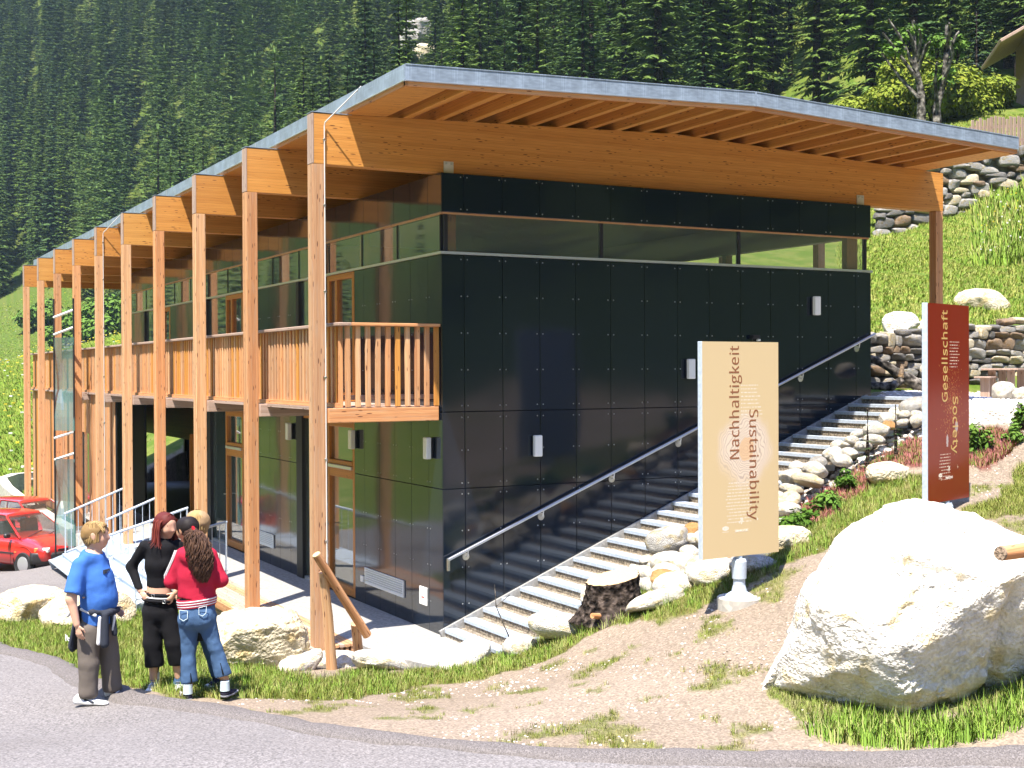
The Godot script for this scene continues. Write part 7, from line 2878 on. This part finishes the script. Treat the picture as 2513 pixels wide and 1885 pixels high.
	for k in 300:
		var a := rng.randf() * TAU
		var rr := sqrt(rng.randf())
		var pts := [tie + Vector3(rng.randfn() * 0.012, rng.randfn() * 0.012, 0.01)]
		var ph := rng.randf() * TAU
		var steps := 15
		var cut := rng.randf_range(0.7, 1.0)
		for s in range(1, steps):
			var t := cut * s / (steps - 1.0)
			var c: Vector3 = tie.lerp(V.call(492, 1330, 0.12), minf(1.0, t * 2.5)).lerp(V.call(505, 1424, 0.16), maxf(0.0, (t - 0.25) / 0.75))
			var w := 0.118 * sin(PI * clampf(0.16 + t * 0.74, 0, 1)) * rr
			pts.append(c + Vector3(cos(a) * w * 1.05, sin(a) * w * 0.3, sin(a) * w * 0.85) + Vector3(cos(ph + t * 30.0), 0.3, sin(ph + t * 30.0)) * 0.014)
		lock(m if k % 3 else m2, pts, 0.0075, 4)
	put("curls", m, M.hair_brown, P)
	put("curls", m2, M.hair_brown_light, P)

func child_behind() -> void:
	var P := person_at("blond person in dark clothes almost hidden behind the girl in the red jacket", 468, 12.5)
	var V := func(px: float, py: float, z: float) -> Vector3:
		return Vector3((px - 468.0) * 0.003964, (1690.0 - py) * 0.003964, z)
	var hc: Vector3 = V.call(481, 1282, 0.0)
	var f := Vector3(-0.95, -0.1, 0.25).normalized()
	var b := []
	head(b, hc, f, Vector3.UP, 1.0)
	b.append([V.call(484, 1335, 0), V.call(483, 1305, 0), 0.048, 0.048])
	b.append([V.call(484, 1352, 0), V.call(484, 1470, 0), 0.11, 0.11, Vector3(0, 0, 1), 1.2])
	for q in [[V.call(478, 1505, 0.08), V.call(460, 1595, 0.10), V.call(438, 1682, 0.12)], [V.call(490, 1505, -0.08), V.call(505, 1595, -0.10), V.call(520, 1668, -0.12)]]:
		b.append([q[0], q[1], 0.08, 0.055])
		b.append([q[1], q[2], 0.05, 0.036])
	for z in [0.17, -0.17]:
		b.append([V.call(486, 1360, z), V.call(492, 1425, z * 1.2), 0.042, 0.036])
		b.append([V.call(492, 1425, z * 1.2), V.call(462, 1455, z * 0.8), 0.036, 0.025])
	var m := Mb.new()
	blob(m, b, 0.012, 0.03)
	var hb := []
	for z in [0.17, -0.17]:
		hand(hb, V.call(462, 1455, z * 0.8), Vector3(-0.9, -0.2, 0), Vector3(0, -0.2, -signf(z)), Vector3(0, 0.9, 0), 0.15, 0.4)
	blob(m, hb, 0.006, 0.006)
	put("body", m, M.skin, P)
	face_marks(P, hc, f, Vector3.UP, 1.0, M.lip, M.hair_blond_dark)
	m = Mb.new()
	blob(m, [[V.call(484, 1352, 0), V.call(484, 1470, 0), 0.12, 0.12, Vector3(0, 0, 1), 1.25], [V.call(484, 1470, 0), V.call(485, 1545, 0), 0.13, 0.14, Vector3(0, 0, 1), 1.15], [V.call(486, 1356, 0.15), V.call(492, 1425, 0.2), 0.056, 0.05], [V.call(492, 1425, 0.2), V.call(464, 1453, 0.14), 0.05, 0.038], [V.call(486, 1356, -0.15), V.call(492, 1425, -0.2), 0.056, 0.05], [V.call(492, 1425, -0.2), V.call(464, 1453, -0.14), 0.05, 0.038]], 0.012, 0.04, [[V.call(484, 1566, 0), Vector3.DOWN]])
	put("long_top", m, M.black_cloth, P)
	m = Mb.new()
	blob(m, [[V.call(478, 1540, 0.07), V.call(460, 1600, 0.10), 0.085, 0.06], [V.call(460, 1600, 0.1), V.call(441, 1672, 0.12), 0.06, 0.055], [V.call(490, 1540, -0.07), V.call(505, 1600, -0.1), 0.085, 0.06], [V.call(505, 1600, -0.1), V.call(518, 1658, -0.12), 0.06, 0.055]], 0.012, 0.03)
	put("trousers", m, M.denim, P)
	for q in [[V.call(438, 1690, 0.12), V.call(406, 1690, 0.20)], [V.call(521, 1682, -0.12), V.call(502, 1682, -0.06)]]:
		var hl := Vector3(q[0].x, 0.0, q[0].z)
		var to := Vector3(q[1].x, 0.0, q[1].z)
		m = Mb.new()
		shoe(m, hl, to, 0.038, 0.062)
		var s := put("trainer", m, M.dark_shoe, P)
		m = Mb.new()
		sole(m, hl, to, 0.039)
		put("sole", m, M.white_cloth, s)
		m = Mb.new()
		blob(m, [[to + Vector3.UP * 0.016, to + (to - hl).normalized() * 0.012 + Vector3.UP * 0.016, 0.030, 0.026, Vector3.UP, 0.7]], 0.007, 0.005)
		put("toe_cap", m, M.white_cloth, s)
	m = Mb.new()
	blob(m, [[hc + Vector3(0.028, 0.024, 0), hc + Vector3(-0.020, 0.032, 0), 0.100, 0.094], [hc + Vector3(0.045, 0.0, 0), hc + Vector3(0.05, -0.06, 0), 0.075, 0.055]], 0.010, 0.03, [[hc + Vector3(-0.05, 0.0, 0), Vector3(-0.8, -0.5, 0).normalized()]], 0.006, 14.0)
	put("hair", m, M.hair_sandy, P)
	m = Mb.new()
	for k in 120:
		var az := rng.randf() * TAU
		if cos(az) < -0.6:
			continue
		var e := Vector3(cos(az), -0.5, sin(az)).normalized()
		lock(m, [hc + Vector3(0.0, 0.128, 0) + Vector3(cos(az), 0, sin(az)) * 0.03, hc + Vector3(0, 0.03, 0) + Vector3(cos(az), 0.45, sin(az)).normalized() * 0.112, hc + e * rng.randf_range(0.105, 0.125)], 0.010)
	put("hair_locks", m, M.hair_blond, P)

# ---------------------------------------------------------------- cars
# a small hatchback; x forward, y up, z to its right
func hatchback(label: String, at: Vector3, turn: float) -> Node3D:
	var P := thing("parked_car", label, "car", at, turn, "red cars in the car park")
	# body sections along x: [x, half width at the waist, lower y, waist y]
	var secs := [[-1.80, 0.60, 0.42, 0.86], [-1.74, 0.72, 0.32, 0.90], [-1.5, 0.765, 0.26, 0.92], [-0.9, 0.785, 0.22, 0.91], [0.0, 0.79, 0.22, 0.89], [0.7, 0.785, 0.22, 0.875], [1.05, 0.775, 0.24, 0.845], [1.45, 0.75, 0.28, 0.775], [1.72, 0.71, 0.34, 0.70], [1.80, 0.66, 0.40, 0.66]]
	var m := Mb.new()
	var rings := []
	for s in secs:
		var ring := []
		var w: float = s[1]
		var y0: float = s[2]
		var y1: float = s[3]
		for q in [[0.0, 0.0], [0.82, 0.0], [0.95, 0.12], [1.0, 0.40], [1.0, 0.62], [0.97, 0.82], [0.88, 0.97], [0.55, 1.02], [0.0, 1.04], [-0.55, 1.02], [-0.88, 0.97], [-0.97, 0.82], [-1.0, 0.62], [-1.0, 0.40], [-0.95, 0.12], [-0.82, 0.0]]:
			ring.append(Vector3(s[0], lerpf(y0, y1, q[1]), q[0] * w))
		ring.reverse()
		rings.append(ring)
	rings.reverse()
	m.loft(rings)
	put("body", m, M.car_red, P)
	# roof and pillars
	m = Mb.new()
	rings = []
	for s in [[0.30, 1.335, 0.50], [0.22, 1.375, 0.53], [-0.3, 1.40, 0.545], [-0.95, 1.385, 0.535], [-1.38, 1.34, 0.51], [-1.46, 1.30, 0.48]]:
		var ring := []
		for q in [[-1.0, -0.05], [-0.9, 0.0], [-0.4, 0.025], [0.4, 0.025], [0.9, 0.0], [1.0, -0.05], [0.6, -0.055], [-0.6, -0.055]]:
			ring.append(Vector3(s[0], s[1] + q[1], q[0] * s[2]))
		rings.append(ring)
	m.loft(rings)
	put("roof", m, M.car_red, P)
	for z in [-1.0, 1.0]:
		for q in [[Vector3(0.98, 0.86, 0.70 * z), Vector3(0.28, 1.33, 0.52 * z), 0.05], [Vector3(-0.40, 0.89, 0.77 * z), Vector3(-0.42, 1.36, 0.54 * z), 0.06], [Vector3(-1.66, 0.90, 0.68 * z), Vector3(-1.36, 1.34, 0.50 * z), 0.10]]:
			m = Mb.new()
			m.bar(q[0], q[1], 0.04, q[2], 0.01)
			put("pillar", m, M.car_red, P)
	# glass
	var pane := func(called: String, a: Vector3, b: Vector3, c: Vector3, d: Vector3) -> void:
		var g := Mb.new()
		g.quad(a, b, c, d)
		put(called, g, M.car_glass, P)
	pane.call("windscreen", Vector3(0.30, 1.335, -0.50), Vector3(0.30, 1.335, 0.50), Vector3(1.0, 0.865, 0.68), Vector3(1.0, 0.865, -0.68))
	pane.call("rear_window", Vector3(-1.42, 1.33, 0.48), Vector3(-1.42, 1.33, -0.48), Vector3(-1.70, 0.92, -0.64), Vector3(-1.70, 0.92, 0.64))
	for z in [-1.0, 1.0]:
		pane.call("side_window", Vector3(0.26, 1.335, 0.525 * z), Vector3(-0.40, 1.36, 0.545 * z), Vector3(-0.38, 0.895, 0.765 * z), Vector3(0.92, 0.87, 0.735 * z))
		pane.call("side_window", Vector3(-0.44, 1.36, 0.545 * z), Vector3(-1.34, 1.34, 0.515 * z), Vector3(-1.60, 0.91, 0.715 * z), Vector3(-0.42, 0.895, 0.765 * z))
	m = Mb.new()
	m.box(Vector3(-0.4, 0.62, 0), Vector3(2.2, 0.5, 1.3), Basis(), 0, 0.05)
	m.box(Vector3(0.05, 0.95, 0.33), Vector3(0.2, 0.5, 0.45), Basis(Vector3.BACK, 0.15), 0, 0.05)
	m.box(Vector3(0.05, 0.95, -0.33), Vector3(0.2, 0.5, 0.45), Basis(Vector3.BACK, 0.15), 0, 0.05)
	put("seats", m, M.car_grey, P)
	# bumpers, grille, lights, plate
	for e in [[1.70, 1.0], [-1.72, -1.0]]:
		m = Mb.new()
		rings = []
		for k in 11:
			var z := -0.80 + 0.16 * k
			var back := pow(absf(z) / 0.80, 3.0) * 0.34
			var x: float = e[0] + e[1] * (0.16 - back)
			var ring := []
			for q in [[-0.10, 0.30], [0.0, 0.30], [0.03, 0.36], [0.035, 0.50], [0.015, 0.56], [-0.10, 0.56]]:
				ring.append(Vector3(x + e[1] * q[0], q[1], z))
			if e[1] > 0:
				ring.reverse()
			rings.append(ring)
		m.loft(rings)
		put("bumper", m, M.car_black, P)
	for z in [-1.0, 1.0]:
		m = Mb.new()
		m.box(Vector3(1.70, 0.62, 0.50 * z), Vector3(0.16, 0.125, 0.34), Basis(Vector3.UP, 0.35 * z), 0, 0.03)
		put("headlight", m, M.car_lamp, P)
		m = Mb.new()
		m.box(Vector3(1.57, 0.62, 0.685 * z), Vector3(0.18, 0.115, 0.06), Basis(Vector3.UP, 0.5 * z), 0, 0.02)
		put("indicator", m, M.car_amber, P)
		m = Mb.new()
		m.box(Vector3(-1.74, 0.72, 0.60 * z), Vector3(0.08, 0.26, 0.14), Basis(), 0, 0.02)
		put("tail_light", m, M.red_print, P)
		m = Mb.new()
		m.box(Vector3(0.72, 0.93, 0.86 * z), Vector3(0.10, 0.11, 0.17), Basis(), 0, 0.03)
		put("mirror", m, M.car_black, P)
		m = Mb.new()
		m.box(Vector3(-0.15, 0.52, 0.792 * z), Vector3(2.0, 0.035, 0.012), Basis(), 0, 0.004)
		put("side_strip", m, M.car_black, P)
		m = Mb.new()
		m.box(Vector3(0.74, 0.55, 0.786 * z), Vector3(0.004, 0.62, 0.006))
		m.box(Vector3(-0.42, 0.55, 0.792 * z), Vector3(0.004, 0.62, 0.006))
		put("door_gap", m, M.car_black, P)
		m = Mb.new()
		m.box(Vector3(0.90, 0.55, 0.782 * z), Vector3(0.07, 0.03, 0.012), Basis(), 0, 0.003)
		put("side_marker", m, M.car_amber, P)
		for x in [1.16, -1.17]:
			m = Mb.new()
			var N := Basis(Vector3.RIGHT, PI / 2 * z)
			m.lathe([Vector2(0.0, -0.03), Vector2(0.335, -0.02), Vector2(0.345, 0.006)], 28, Vector3(x, 0.34, 0.765 * z), N)
			put("wheel_arch", m, M.car_black, P)
			var W := nodepart("wheel", P)
			m = Mb.new()
			m.lathe([Vector2(0.18, -0.08), Vector2(0.262, -0.09), Vector2(0.280, -0.06), Vector2(0.280, 0.05), Vector2(0.262, 0.075), Vector2(0.18, 0.065)], 28, Vector3(x, 0.278, 0.72 * z), N)
			put("tyre", m, M.tyre, W)
			m = Mb.new()
			m.lathe([Vector2(0.185, 0.055), Vector2(0.178, 0.07), Vector2(0.13, 0.082), Vector2(0.05, 0.092), Vector2(0.0, 0.094)], 24, Vector3(x, 0.278, 0.72 * z), N)
			put("hubcap", m, M.car_silver, W)
	m = Mb.new()
	m.box(Vector3(1.795, 0.60, 0), Vector3(0.03, 0.05, 0.62), Basis(), 0, 0.008)
	put("grille", m, M.car_black, P)
	m = Mb.new()
	m.box(Vector3(1.905, 0.44, 0.0), Vector3(0.012, 0.115, 0.46), Basis(), 0, 0.004)
	put("number_plate", m, M.white, P)
	m = Mb.new()
	for k in 6:
		m.box(Vector3(1.913, 0.44, -0.17 + 0.065 * k), Vector3(0.003, 0.06, 0.03))
	put("plate_characters", m, M.car_black, P)
	m = Mb.new()
	m.bar(Vector3(1.02, 0.885, 0.5), Vector3(0.85, 0.985, -0.05), 0.014, 0.014)
	m.bar(Vector3(1.02, 0.885, -0.1), Vector3(0.85, 0.985, -0.6), 0.014, 0.014)
	put("wipers", m, M.car_black, P)
	return P

func cars() -> void:
	var r := mat("car_red", lin(0.50, 0.018, 0.014), 0.32, 0.0, 0.5)
	r.clearcoat_enabled = true
	r.clearcoat = 1.0
	r.clearcoat_roughness = 0.04
	mat("car_black", lin(0.022, 0.022, 0.024), 0.5)
	mat("car_grey", lin(0.06, 0.06, 0.065), 0.9)
	mat("car_lamp", lin(0.70, 0.70, 0.68), 0.12)
	mat("car_amber", lin(0.62, 0.20, 0.05), 0.3)
	mat("car_silver", lin(0.50, 0.50, 0.52), 0.35, 0.6)
	mat("tyre", lin(0.018, 0.018, 0.018), 0.85)
	var g := mat("car_glass", Color(0.20, 0.24, 0.24, 0.35), 0.03, 0.0, 0.6)
	g.transparency = BaseMaterial3D.TRANSPARENCY_ALPHA
	var a := at_ray_depth(38, 31.2)
	hatchback("red hatchback parked nose toward the pavilion at the left frame edge", Vector3(a.x, H(a.x, a.y) + 0.03, -a.y), -0.496 - 0.52)
	var b := at_ray_depth(66, 34.6)
	hatchback("second red car half hidden behind the nearer red hatchback", Vector3(b.x, H(b.x, b.y) + 0.03, -b.y), -0.496 - 0.50)

func _ready() -> void:
	rng.seed = 7
	n1.seed = 3
	n1.frequency = 0.18
	n1.fractal_octaves = 4
	n2.seed = 8
	n2.frequency = 0.7
	n2.fractal_octaves = 3
	var t0 := Time.get_ticks_msec()
	light_and_lens()
	materials()
	print("mats ", Time.get_ticks_msec() - t0)
	tps_build()
	print("tps ", Time.get_ticks_msec() - t0)
	terrain()
	roads()
	print("terrain ", Time.get_ticks_msec() - t0)
	pavilion()
	print("pavilion ", Time.get_ticks_msec() - t0)
	forecourt()
	entrance_steps()
	glass_art()
	signs()
	big_boulder()
	site_stones()
	stump()
	log_fence()
	terraces()
	print("site ", Time.get_ticks_msec() - t0)
	forest()
	other_plants()
	grass()
	print("plants ", Time.get_ticks_msec() - t0)
	cars()
	people()
	print("people ", Time.get_ticks_msec() - t0)
